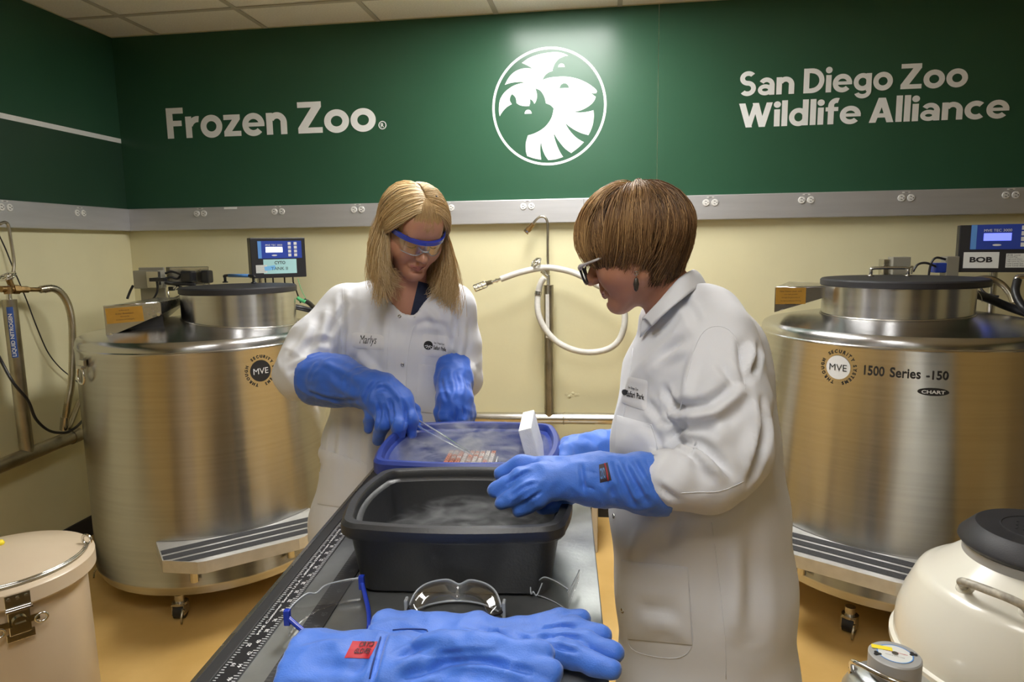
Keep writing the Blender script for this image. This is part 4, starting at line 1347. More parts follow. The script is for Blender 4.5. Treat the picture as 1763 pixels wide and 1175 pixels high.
# clear glasses lying on their back
cg = thing('safety_glasses', 'small all clear safety glasses right of the large goggles', 'glasses', tuple(T(.49, .27, TH)))
CU_, CV_ = .488, .262
cr, sr = math.cos(math.radians(-26)), math.sin(math.radians(-26))
def CGp(x, y, z): return T(CU_+x*cr-y*sr, CV_+x*sr+y*cr, TH+z)
def cl(a, b):
    x = (a-.5)*2
    return CGp(.072*x, -.022*(x*x)+.008, .003+.040*b-.012*b*math.exp(-(x/.15)**2))
sheet('lens', 'lens', cg, cl, 36, 8)
MB().tube([cl(a, 1) for a in np.linspace(0, 1, 40)], .0012, 6).build('lens_rim', rim_clear, cg, smooth=True)
MB().tube([cl(a, 0) for a in np.linspace(0, 1, 40)], .0010, 6).build('lens_rim', rim_clear, cg, smooth=True)
for sx in (-1, 1):
    def arm(a, b, sx=sx):
        return CGp(.072*sx-.018*sx*a, -.014-.085*a*(-1)*(1)+.0, .008+.030*b*(1-.4*a)+.010*a)
    sheet('temple_arm', 'lens', cg, arm, 10, 3)
    MB().tube([arm(a, 1) for a in np.linspace(0, 1, 12)], .0013, 6).build('arm_rim', rim_clear, cg, smooth=True)
MB().tube(spline([CGp(-.012, .006, .030), CGp(-.006, -.004, .010), CGp(0, -.006, .016), CGp(.006, -.004, .010), CGp(.012, .006, .030)], 6), .0013, 6).build('nose_bridge', rim_clear, cg, smooth=True)
# blue tinted glasses at the left
bg = thing('safety_glasses', 'blue framed safety glasses lying over the measuring sticks', 'glasses', tuple(T(.13, .17, TH)))
b0, b1 = np.array([.088, .118]), np.array([.192, .262])
dirv = (b1-b0)/np.linalg.norm(b1-b0); prp = np.array([dirv[1], -dirv[0]])
def BG(s_, t_, z): 
    q = b0+dirv*s_+prp*t_
    return T(q[0], q[1], TH+z)
def bl1(a, b):
    x = (a-.5)*2
    return BG(.075+.074*x, .030*(x*x)-.022, .005+.042*b-.008*b*math.exp(-(x/.15)**2))
sheet('lens', 'lens', bg, bl1, 36, 8)
MB().tube([bl1(a, 1) for a in np.linspace(0, 1, 40)], .0014, 6).build('brow_bar', rim_clear, bg, smooth=True)
for e in (0, 1):
    p = bl1(e, .8); q = BG(.075+(.050 if e else -.058), .055, .014); q2 = BG(.075+(.02 if e else -.03), .095, .008)
    MB().tube(spline([p, q, q2], 8), .0042, 8).build('temple_arm', 'goggle_blue', bg, smooth=True)
    MB().box(p, (.010, .010, .026), RT3, .002).build('hinge', 'goggle_blue', bg)
# ================================================================== containers in the corners
# cream can at the left
cc = pz(2, 962, .66)
cn = thing('cream_canister', 'tall cream painted canister with wire bail at the left edge', 'canister', (cc[0], cc[1], 0))
RCn = .205
C = (cc[0], cc[1], 0)
MB().lathe([(0, 0), (RCn-.02, 0), (RCn-.012, .01), (RCn-.018, .62), (RCn-.03, .625)], 80, C).build('body', 'cream_can', cn, auto=40)
lid = MB().lathe([(RCn-.016, .600), (RCn, .600), (RCn+.006, .606), (RCn+.006, .642), (RCn-.002, .650), (RCn-.012, .6515), (.14, .668), (.09, .682), (0, .690)], 80, C).build('lid', 'cream_can', cn, auto=40)
ring = []
for t in np.linspace(math.radians(-150), math.radians(35), 40): ring.append((C[0]+(RCn-.010)*math.cos(t), C[1]+(RCn-.010)*math.sin(t), .657))
MB().tube(ring, .0034, 8).build('wire_bail', 'steel_p', lid, smooth=True)
MB().tube([(p[0]*.985+C[0]*.015, p[1]*.985+C[1]*.015, p[2]+.004) for p in ring], .0026, 8).build('wire_bail', 'chrome', lid, smooth=True)
t = math.radians(37); e = np.array([C[0]+(RCn-.012)*math.cos(t), C[1]+(RCn-.012)*math.sin(t), .668])
MB().tube([e+np.array([.013*math.cos(a), 0, .013*math.sin(a)]) for a in np.linspace(0, 6.28, 16, endpoint=False)], .004, 8, closed=True).build('bail_eye', 'chrome', lid, smooth=True)
MB().lathe([(0, 0), (.008, 0), (.012, .006), (.008, .014), (0, .016)], 14, (C[0]-.02, C[1]+.02, .686)).build('yellow_plug', 'yellow', lid, smooth=True)
a = math.radians(-38)
er = np.array([math.cos(a), math.sin(a), 0]); exx = np.array([-math.sin(a), math.cos(a), 0])
R3 = Matrix((Vector(exx), Vector((0, 0, 1)), Vector(er))).transposed()
base = np.array([C[0], C[1], 0])+er*(RCn+.007)
lt = MB().box(base+np.array([0, 0, .623]), (.052, .034, .003), R3, .001).box(base+np.array([0, 0, .603])+er*.006, (.056, .006, .014), R3, .001).build('latch_plate', 'chrome', cn)
for dx in (-.018, 0, .018):
    MB().cyl(base+exx*dx+np.array([0, 0, .630]), base+exx*dx+np.array([0, 0, .630])+er*.004, .004, n=10).build('latch_screw', 'steel_p', lt)
b2 = base-er*.012+np.array([0, 0, .565])
MB().box(b2+er*.005, (.046, .062, .006), R3, .002).box(b2+np.array([0, 0, -.036])+er*.003, (.058, .022, .004), R3, .001).build('latch_body', 'chrome', lt)
MB().cyl(b2+er*.008, b2+er*.016, .017, n=20).box(b2+er*.018, (.022, .004, .006), R3).build('latch_turn', 'chrome', lt, auto=40)
for sx in (-1, 1):
    p = b2+exx*.044*sx+np.array([0, 0, -.010+.004*sx])+er*.006
    MB().tube([p+exx*.013*math.cos(t)+np.array([0, 0, .011*math.sin(t)]) for t in np.linspace(0, 6.28, 18, endpoint=False)], .0035, 8, closed=True).build('latch_wing', 'chrome', lt, smooth=True)
    MB().box(b2+exx*.026*sx+er*.006, (.03, .016, .004), R3).build('latch_wing', 'chrome', lt)

# white dewar at the right
dz = .72
dc = pz(1793, 912, dz)
dw = thing('white_dewar', 'wide white enamelled dewar with black lid at lower right', 'dewar', (dc[0], dc[1], 0))
C = (dc[0], dc[1], 0)
RD = .313
MB().lathe([(0, .02), (RD-.04, .02), (RD-.015, .05), (RD, .12), (RD, .40), (RD-.004, .44), (RD-.018, .49), (RD-.044, .553), (RD-.052, .566), (RD-.066, .576), (RD-.085, .585), (.165, .640), (.150, .650), (.14, .652)], 96, C).build('body', 'white_dewar', dw, auto=60)
MB().lathe([(RD-.002, .355), (RD+.010, .360), (RD+.010, .375), (RD-.002, .380)], 96, C).build('body_band', 'white_dewar', dw, auto=40)
lid = MB().lathe([(.150, .662), (.160, .662), (.166, .664), (.172, .668), (.178, .676), (.176, .684), (.146, .716), (.140, .720), (0, .720)], 96, C).build('lid', 'black_m', dw, auto=30)
m = MB()
m.tube([(C[0]+.085*math.cos(t), C[1]+.085*math.sin(t), .720) for t in np.linspace(0, 6.28, 48, endpoint=False)], .0025, 6, closed=True)
cv = np.array([CAM[0]-C[0], CAM[1]-C[1], 0]); cv /= np.linalg.norm(cv); ev = np.array([-cv[1], cv[0], 0])
for k in range(3):
    v, f = text_fit(('TAYLOR', 'WHARTON', 'CRYOGENICS')[k], .085, .014, .02, anchor='cc')
    m.add([np.array([C[0], C[1], .7206])+ev*p[0]*1+(-cv)*(p[1]+.03-.03*k) for p in v], f) if False else None
    for j in range(7-k):
        q = np.array([C[0], C[1], .721])+ev*(-.05+.016*j)+cv*(-.03+.028*k)
        m.box(q, (.004, .018, .002), Matrix.Rotation(math.atan2(cv[1], cv[0])+math.pi/2, 3, 'Z'))
m.build('lid_relief', 'black_m', lid, smooth=False)
MB().lathe([(.150, .628), (.166, .634), (.166, .663), (.150, .663)], 96, C).build('neck_collar', 'dewar_lid', dw, auto=40)
# chipped carrying handle standing on the shoulder
def sh_pt(ang, r):
    prof = [(RD-.018, .49), (RD-.044, .553), (RD-.052, .566), (RD-.066, .576), (RD-.085, .585), (.165, .640)]
    rr = [p[0] for p in prof][::-1]; zz = [p[1] for p in prof][::-1]
    return np.array([C[0]+r*math.cos(ang), C[1]+r*math.sin(ang), float(np.interp(r, rr, zz))])
a0 = math.atan2(cv[1], cv[0])
h0, h1 = sh_pt(a0-.66, .222), sh_pt(a0-.04, .222)
out = np.array([math.cos(a0-.35), math.sin(a0-.35), .9]); out /= np.linalg.norm(out)
pts = [h0-out*.005, h0+out*.035, h0+(h1-h0)*.16+out*.050, h0+(h1-h0)*.5+out*.052, h0+(h1-h0)*.84+out*.050, h1+out*.035, h1-out*.005]
MB().tube(spline(pts, 7), .0105, 12).build('handle', M('chipped_enamel', (.66, .62, .52), .35, col2=(.20, .18, .15), vscale=38, detail=8), dw, smooth=True)
for h in (h0, h1):
    MB().lathe([(0, 0), (.024, 0), (.020, .006), (.012, .012), (0, .012)], 18, h-out*.002, Vector(out).to_track_quat('Z', 'Y').to_matrix()).build('handle_boss', 'white_dewar', dw, smooth=True)

# small aluminium dewar in front of it
sz = .50
sc = pz(1541, 1127, sz)
C = (sc[0], sc[1], 0)
sd_ = thing('small_dewar', 'small aluminium dewar with grey lid and yellow tape, beside white dewar', 'dewar', (sc[0], sc[1], 0))
MB().lathe([(0, 0), (.10, 0), (.112, .012), (.112, .36), (.108, .395), (.092, .425), (.07, .440), (.046, .446)], 72, C).build('body', 'alu', sd_, auto=50)
MB().lathe([(.046, .440), (.049, .447), (.049, .462)], 48, C).build('neck', 'alu', sd_, auto=40)
lid = MB().lathe([(.047, .452), (.056, .453), (.056, .497), (.053, .5), (0, .5)], 64, C).build('lid', 'dewar_lid', sd_, auto=40)
MB().lathe([(0, .5003), (.038, .5003), (.038, .501), (0, .501)], 48, C).build('lid_sticker', 'paper', lid)
MB().lathe([(.0355, .5012), (.038, .5012), (.038, .5015), (.0355, .5015)], 48, C).build('sticker_ring', 'blue_light', lid)
cv = np.array([CAM[0]-C[0], CAM[1]-C[1], 0]); cv /= np.linalg.norm(cv); ev = np.array([-cv[1], cv[0], 0])
cc3 = np.array([C[0], C[1], .5012])
v, f = text_fit('LIQUID NITROGEN', .050, .005, .02, anchor='cc')
MB().add([cc3+ev*p[0]-cv*(p[1]+.006) for p in v], f).build('sticker_letters', 'red_tag', lid)
v, f = text_fit('HANDLE WITH CARE', .040, .004, 0, anchor='cc')
MB().add([cc3+ev*p[0]-cv*(p[1]-.010) for p in v], f).build('sticker_letters', 'print_grey', lid)
MB().lathe([(0, .501), (.007, .501), (.007, .503), (0, .503)], 16, C).build('sticker_bolt', 'steel_p', lid)
q = cc3-ev*.028-cv*.012+np.array([0, 0, .0008])
r_ = math.radians(8); e1 = ev*math.cos(r_)-cv*math.sin(r_); e2 = -cv*math.cos(r_)-ev*math.sin(r_)
MB().add([q-e1*.022-e2*.008, q+e1*.022-e2*.008, q+e1*.022+e2*.008, q-e1*.022+e2*.008], [(0, 1, 2, 3)]).build('yellow_tape', 'yellow', lid)
for sx in (-1, 1):
    for k in range(3):
        p = cc3+ev*.046*sx*.78+(-cv)*(-.018*sx*-1)*1+ev*.005*math.cos(k*2.1)+cv*.005*math.sin(k*2.1)
        MB().lathe([(0, 0), (.0045, 0), (.0045, .0006), (0, .0006)], 12, p).build('lid_mark', 'print_dark', lid)
hp = [np.array([C[0], C[1], .425])-ev*.085, np.array([C[0], C[1], .462])-ev*.088+cv*.02, np.array([C[0], C[1], .476])-ev*.070+cv*.042, np.array([C[0], C[1], .478])+cv*.075-ev*.0,
      np.array([C[0], C[1], .470])+ev*.075+cv*.055, np.array([C[0], C[1], .450])+ev*.092+cv*.02, np.array([C[0], C[1], .420])+ev*.088]
MB().tube(spline(hp, 8), .006, 10).build('bail_handle', 'chrome', sd_, smooth=True)
for p in (hp[0], hp[-1]):
    MB().cyl(p-np.array([0, 0, .03]), p+np.array([0, 0, .012]), .010, n=12).build('handle_lug', 'chrome', sd_, auto=40)
# ================================================================== smooth solids from blended shapes
def axis(lo, hi, h, fine=None, hf=None):
    """grid coordinates with a finer stretch"""
    if fine is None: return np.arange(lo, hi+h, h).astype(np.float32)
    a, b = fine
    p = []
    if a > lo: p.append(np.linspace(lo, a, max(2, int((a-lo)/h)+1))[:-1])
    p.append(np.arange(a, b, hf))
    if b < hi: p.append(np.linspace(b, hi, max(2, int((hi-b)/h)+1)))
    return np.concatenate(p).astype(np.float32)

class Field:
    def __init__(s, xs, ys, zs):
        s.ax = (xs, ys, zs)
        s.f = np.full((len(xs), len(ys), len(zs)), 1.0, np.float32)
    def _apply(s, lo, hi, fn, k, mode):
        pad = 3*k+.03
        sl = []
        for i in range(3):
            a = int(np.searchsorted(s.ax[i], lo[i]-pad)); b = int(np.searchsorted(s.ax[i], hi[i]+pad))
            if b <= a: return s
            sl.append(slice(a, b))
        X = s.ax[0][sl[0]][:, None, None]; Y = s.ax[1][sl[1]][None, :, None]; Z = s.ax[2][sl[2]][None, None, :]
        d = fn(X, Y, Z).astype(np.float32)
        cur = s.f[sl[0], sl[1], sl[2]]
        if mode == 'add':
            h = np.clip(.5+.5*(cur-d)/max(k, 1e-6), 0, 1)
            s.f[sl[0], sl[1], sl[2]] = cur+(d-cur)*h-k*h*(1-h)
        else:
            d = -d
            h = np.clip(.5-.5*(cur-d)/max(k, 1e-6), 0, 1)
            s.f[sl[0], sl[1], sl[2]] = cur+(d-cur)*h+k*h*(1-h)
        return s
    def cone(s, a, b, ra, rb=None, k=.02, mode='add'):
        rb = ra if rb is None else rb
        a, b = np.array(a, float), np.array(b, float)
        d = b-a; L2 = float(d@d)+1e-12; R = max(ra, rb)
        def fn(X, Y, Z):
            px, py_, pz_ = X-a[0], Y-a[1], Z-a[2]
            t = np.clip((px*d[0]+py_*d[1]+pz_*d[2])/L2, 0, 1)
            return np.sqrt((px-t*d[0])**2+(py_-t*d[1])**2+(pz_-t*d[2])**2)-(ra+(rb-ra)*t)
        return s._apply(np.minimum(a, b)-R, np.maximum(a, b)+R, fn, k, mode)
    def chain(s, pts, rs, k=.02, mode='add'):
        for i in range(len(pts)-1): s.cone(pts[i], pts[i+1], rs[i], rs[i+1], k if i == 0 else min(k, .012), mode)
        return s
    def ell(s, c, r, k=.02, B=None, mode='add'):
        """ellipsoid; B rows are its axes"""
        c = np.array(c, float); r = np.array(r, float)
        B = np.eye(3) if B is None else np.array(B, float)
        R = float(r.max())
        def fn(X, Y, Z):
            p = (X-c[0], Y-c[1], Z-c[2])
            q = [p[0]*B[i][0]+p[1]*B[i][1]+p[2]*B[i][2] for i in range(3)]
            k0 = np.sqrt(sum((q[i]/r[i])**2 for i in range(3))); k1 = np.sqrt(sum((q[i]/r[i]**2)**2 for i in range(3)))
            return k0*(k0-1)/np.maximum(k1, 1e-6)
        return s._apply(c-R, c+R, fn, k, mode)
    def slab(s, a, b, wa, wb, e1, k=.02, mode='add'):
        """tapered limb of elliptic section: half widths (along e1, across it) at a and b"""
        a, b = np.array(a, float), np.array(b, float); d = b-a; L = np.linalg.norm(d); t3 = d/L
        e1 = np.array(e1, float); e1 = e1-t3*(e1@t3); e1 /= np.linalg.norm(e1); e2 = np.cross(t3, e1)
        R = max(*wa, *wb)
        def fn(X, Y, Z):
            p = (X-a[0], Y-a[1], Z-a[2])
            q3 = p[0]*t3[0]+p[1]*t3[1]+p[2]*t3[2]
            q1 = p[0]*e1[0]+p[1]*e1[1]+p[2]*e1[2]; q2 = p[0]*e2[0]+p[1]*e2[1]+p[2]*e2[2]
            t = np.clip(q3/L, 0, 1); ex = q3-t*L
            w1 = wa[0]+(wb[0]-wa[0])*t; w2 = wa[1]+(wb[1]-wa[1])*t; w3 = np.minimum(w1, w2)
            k0 = np.sqrt((q1/w1)**2+(q2/w2)**2+(ex/w3)**2)
            k1 = np.sqrt((q1/w1**2)**2+(q2/w2**2)**2+(ex/w3**2)**2)
            return k0*(k0-1)/np.maximum(k1, 1e-6)
        return s._apply(np.minimum(a, b)-R, np.maximum(a, b)+R, fn, k, mode)
    def half(s, p, n, k=.004):
        """cut away everything on the side n points to"""
        p = np.array(p, float); n = np.array(n, float); n /= np.linalg.norm(n)
        X = s.ax[0][:, None, None]; Y = s.ax[1][None, :, None]; Z = s.ax[2][None, None, :]
        d = ((X-p[0])*n[0]+(Y-p[1])*n[1]+(Z-p[2])*n[2]).astype(np.float32)
        s.f = np.maximum(s.f, d)
        return s
    def mesh(s, smooth=1):
        f = s.f; ax = s.ax
        ins = f < 0
        c = np.zeros(tuple(n-1 for n in f.shape), np.int8)
        for dx in (0, 1):
            for dy in (0, 1):
                for dz in (0, 1):
                    c += ins[dx:f.shape[0]-1+dx, dy:f.shape[1]-1+dy, dz:f.shape[2]-1+dz]
        act = (c > 0) & (c < 8)
        I = np.argwhere(act)
        idx = -np.ones(act.shape, np.int32); idx[act] = np.arange(len(I))
        pos = np.zeros((len(I), 3)); cnt = np.zeros(len(I))
        val = {}; crd = {}
        for d in np.ndindex(2, 2, 2):
            val[d] = f[I[:, 0]+d[0], I[:, 1]+d[1], I[:, 2]+d[2]].astype(float)
            crd[d] = np.stack([ax[i][I[:, i]+d[i]] for i in range(3)], 1).astype(float)
        for d in np.ndindex(2, 2, 2):
            for i in range(3):
                if d[i] == 0:
                    e = list(d); e[i] = 1; e = tuple(e)
                    m = (val[d] < 0) != (val[e] < 0)
                    t = val[d][m]/(val[d][m]-val[e][m])
                    pos[m] += crd[d][m]+(crd[e][m]-crd[d][m])*t[:, None]; cnt[m] += 1
        pos /= cnt[:, None]
        quads = []
        for i in range(3):
            j, k = (i+1) % 3, (i+2) % 3
            a = np.take(ins, range(0, f.shape[i]-1), axis=i); b = np.take(ins, range(1, f.shape[i]), axis=i)
            E = np.argwhere(a != b)
            ok = (E[:, j] > 0) & (E[:, k] > 0) & (E[:, j] < f.shape[j]-1) & (E[:, k] < f.shape[k]-1)
            E = E[ok]
            q = []
            for (dj, dk) in ((-1, -1), (0, -1), (0, 0), (-1, 0)):
                C = E.copy(); C[:, j] += dj; C[:, k] += dk
                q.append(idx[C[:, 0], C[:, 1], C[:, 2]])
            q = np.stack(q, 1)
            flip = ~a[E[:, 0], E[:, 1], E[:, 2]]
            q[flip] = q[flip][:, ::-1]
            quads.append(q)
        Q = np.concatenate(quads); Q = Q[(Q >= 0).all(1)]
        for _ in range(smooth):
            acc = np.zeros_like(pos); n = np.zeros(len(pos))
            for a, b in ((0, 1), (1, 2), (2, 3), (3, 0)):
                np.add.at(acc, Q[:, a], pos[Q[:, b]]); np.add.at(n, Q[:, a], 1)
                np.add.at(acc, Q[:, b], pos[Q[:, a]]); np.add.at(n, Q[:, b], 1)
            pos = pos*.45+.55*acc/np.maximum(n, 1)[:, None]
        return pos, Q

def normals(pos, Q):
    a = pos[Q[:, 2]]-pos[Q[:, 0]]; b = pos[Q[:, 3]]-pos[Q[:, 1]]
    fn = np.cross(a, b)
    n = np.zeros_like(pos)
    for i in range(4): np.add.at(n, Q[:, i], fn)
    return n/(np.linalg.norm(n, axis=1)[:, None]+1e-12)

def np_mesh(name, pos, Q, mat, parent, matidx=None):
    me = bpy.data.meshes.new(name)
    n = len(Q); w = Q.shape[1]
    me.vertices.add(len(pos)); me.vertices.foreach_set('co', pos.astype(np.float32).ravel())
    me.loops.add(n*w); me.loops.foreach_set('vertex_index', Q.astype(np.int32).ravel())
    me.polygons.add(n); me.polygons.foreach_set('loop_start', np.arange(0, n*w, w, dtype=np.int32))
    me.polygons.foreach_set('loop_total', np.full(n, w, np.int32))
    if matidx is not None: 
        pass
    me.update(calc_edges=True)
    o = link(name, me, mat, parent, True)
    if matidx is not None: me.polygons.foreach_set('material_index', matidx.astype(np.int32))
    me.update()
    return o

def nz(P, f, seed=0.0, stretch=None):
    out = np.empty(len(P))
    Q = P*f+seed
    for i, q in enumerate(Q): out[i] = noise.noise(q)
    return out

def fold_noise(P, axes, freq, seed):
    """soft creases: ridged noise, stretched along axes"""
    q = np.stack([P@np.array(a, float) for a in axes], 1)
    n = nz(q, freq, seed)
    return 1-np.abs(n)*2.2

# -------------------------------------------------- laying cloth patches and print on a surface
def bvh_of(o):
    me = o.data
    return BVHTree.FromPolygons([v.co for v in me.vertices], [p.vertices for p in me.polygons])

def hit_px(bvh, x, y):
    d = Vector(ray(x, y)); loc, nor, _, _ = bvh.ray_cast(Vector(CAM), d.normalized())
    return (np.array(loc), np.array(nor)) if loc is not None else (None, None)

def lay(bvh, quad, a, b, lift):
    """point of the surface under position a,b of a four-cornered patch (corners tl,tr,br,bl)"""
    tl, tr, br, bl = [np.array(q, float) for q in quad]
    p = (tl*(1-a)+tr*a)*(1-b)+(bl*(1-a)+br*a)*b
    h, n = hit_px(bvh, *p)
    if h is None: return None
    if n@(CAM-h) < 0: n = -n
    return h+n*lift

def lay_patch(name, mat, parent, bvh, quad, nu=10, nv=10, lift=.0022, mask=None, round_=0.0):
    pts = {}; vs = []; fs = []
    for i in range(nu+1):
        for j in range(nv+1):
            a, b = i/nu, j/nv
            edge = min(a, 1-a, b, 1-b)
            if round_:
                # pull the corners in
                ca, cb = a-.5, b-.5
                k = max(abs(ca), abs(cb))*2
                if k > 0 and abs(ca) > .5-round_ and abs(cb) > .5-round_:
                    dx, dy = abs(ca)-(.5-round_), abs(cb)-(.5-round_)
                    r = math.hypot(dx, dy)
                    if r > round_:
                        ca = math.copysign(.5-round_+dx/r*round_, ca); cb = math.copysign(.5-round_+dy/r*round_, cb)
                a, b = ca+.5, cb+.5
            p = lay(bvh, quad, a, b, lift if 0 < i < nu and 0 < j < nv else lift*.45)
            if p is None: continue
            pts[i, j] = len(vs); vs.append(p)
    for i in range(nu):
        for j in range(nv):
            k = [(i, j), (i, j+1), (i+1, j+1), (i+1, j)]
            if all(q in pts for q in k): fs.append(tuple(pts[q] for q in k))
    if not fs: return None
    return MB().add(vs, fs).build(name, mat, parent, smooth=True)

def lay_text(name, txt, mat, parent, bvh, quad, bold=.01, lift=.0034, shear=0.0):
    v, f = text2d(txt, bold, 1.0, shear)
    lo, hi = v.min(0), v.max(0)
    P = []
    for q in v:
        a = (q[0]-lo[0])/(hi[0]-lo[0]); b = 1-(q[1]-lo[1])/(hi[1]-lo[1])
        P.append(lay(bvh, quad, a, b, lift))
    if any(p is None for p in P): 
        ok = {i for i, p in enumerate(P) if p is not None}
        f = [t for t in f if all(i in ok for i in t)]
        P = [p if p is not None else np.zeros(3)+CAM*0 for p in P]
        used = sorted({i for t in f for i in t}); re = {i: k for k, i in enumerate(used)}
        P = [P[i] for i in used]; f = [tuple(re[i] for i in t) for t in f]
    if not f: return None
    return MB().add(P, f).build(name, mat, parent)

def lay_line(name, mat, parent, bvh, pxs, r, lift=.001, n=6, dens=4):
    pts = []
    for p in spline([(*q, 0) for q in pxs], dens):
        h, nn = hit_px(bvh, p[0], p[1])
        if h is None: continue
        if nn@(CAM-h) < 0: nn = -nn
        pts.append(h+nn*lift)
    keep = [pts[0]] if pts else []
    for p in pts[1:]:
        if np.linalg.norm(p-keep[-1]) < .06: keep.append(p)
    if len(keep) < 2: return None
    return MB().tube(keep, r, n).build(name, mat, parent, smooth=True)

def crease(pos, nrm, bvh, pxs, width, amp, dens=5):
    """raise (or sink) a soft ridge along a line traced on the cloth; only vertices near the line and facing the same way move"""
    pts = []; ns = []
    for p in spline([(*q, 0) for q in pxs], dens):
        h, nn = hit_px(bvh, p[0], p[1])
        if h is None: continue
        if pts and np.linalg.norm(h-pts[-1]) > .07: continue
        pts.append(h); ns.append(nn)
    if len(pts) < 2: return np.zeros(len(pos))
    pts = np.array(pts); nm = np.array(ns).mean(0)
    lo, hi = pts.min(0)-width*4, pts.max(0)+width*4
    sel = np.where(((pos > lo) & (pos < hi)).all(1))[0]
    out = np.zeros(len(pos))
    if len(sel) == 0: return out
    P = pos[sel]; best = np.full(len(sel), 1e9); par = np.zeros(len(sel))
    n = len(pts)-1
    for i in range(n):
        a, b = pts[i], pts[i+1]; d = b-a; L2 = d@d+1e-12
        t = np.clip((P-a)@d/L2, 0, 1)
        q = np.linalg.norm(P-a-t[:, None]*d, axis=1)
        m = q < best; best[m] = q[m]; par[m] = (i+t[m])/n
    x = best/width
    prof = np.exp(-x*x)-.35*np.exp(-(x-1.9)**2*1.2)
    ends = np.sin(np.pi*np.clip(par, .02, .98))**.5
    out[sel] = amp*prof*ends*np.clip(nrm[sel]@nm+.3, 0, 1)
    return out

# -------------------------------------------------- hair
def hair_mat(name, dark, mid, light):
    m = bpy.data.materials.new(name); m.use_nodes = True
    nt = m.node_tree; b = nt.nodes['Principled BSDF']
    at = nt.nodes.new('ShaderNodeAttribute'); at.attribute_name = 'tint'
    cr = nt.nodes.new('ShaderNodeValToRGB')
    cr.color_ramp.elements[0].color = (*dark, 1); cr.color_ramp.elements[1].color = (*light, 1)
    e = cr.color_ramp.elements.new(.5); e.color = (*mid, 1)
    nt.links.new(at.outputs['Fac'], cr.inputs[0]); nt.links.new(cr.outputs[0], b.inputs['Base Color'])
    b.inputs['Roughness'].default_value = .42; b.inputs['Specular IOR Level'].default_value = .45
    return m

def hair_object(name, mat, parent, strands, radii, tints, shell=None, shell_tint=.35):
    """strands: array (n, m, 3); three-sided tapering fibres, plus an inner shell"""
    S_ = np.asarray(strands); n, m, _ = S_.shape
    T_ = np.gradient(S_, axis=1); T_ /= np.linalg.norm(T_, axis=2, keepdims=True)+1e-9
    ref = np.array([.3, .5, .81]); e1 = np.cross(T_, ref); e1 /= np.linalg.norm(e1, axis=2, keepdims=True)+1e-9
    e2 = np.cross(T_, e1)
    prof = np.linspace(1, .35, m)[None, :, None]
    V = []
    for k in range(3):
        a = 2*math.pi*k/3
        V.append(S_+(e1*math.cos(a)+e2*math.sin(a))*radii[:, None, None]*prof)
    V = np.stack(V, 2).reshape(-1, 3)
    base = (np.arange(n)[:, None]*m+np.arange(m-1)[None, :])*3
    Q = []
    for k in range(3):
        l = (k+1) % 3
        Q.append(np.stack([base+k, base+l, base+3+l, base+3+k], -1).reshape(-1, 4))
    Q = np.concatenate(Q)
    tint = np.repeat(tints, m*3)
    if shell is not None:
        P2, Q2 = shell
        Q = np.concatenate([Q, Q2+len(V)]); V = np.concatenate([V, P2]); tint = np.concatenate([tint, np.full(len(P2), shell_tint)])
    o = np_mesh(name, V, Q, mat, parent)
    at = o.data.attributes.new('tint', 'FLOAT', 'POINT'); at.data.foreach_set('value', tint.astype(np.float32))
    return o
# ================================================================== people
def head_frame(O, fh, pitch, roll=0.0):
    """axes: right, forward, up of a head at O, horizontal facing fh, pitched down, leaning by roll to its right"""
    fh = np.array([fh[0], fh[1], 0.0]); fh /= np.linalg.norm(fh)
    z = np.array([0, 0, 1.0])
    F = fh*math.cos(pitch)-z*math.sin(pitch); U = fh*math.sin(pitch)+z*math.cos(pitch); X = np.cross(F, U)
    if roll:
        X, U = X*math.cos(roll)-U*math.sin(roll), U*math.cos(roll)+X*math.sin(roll)
    return np.array(O, float), X, F, U

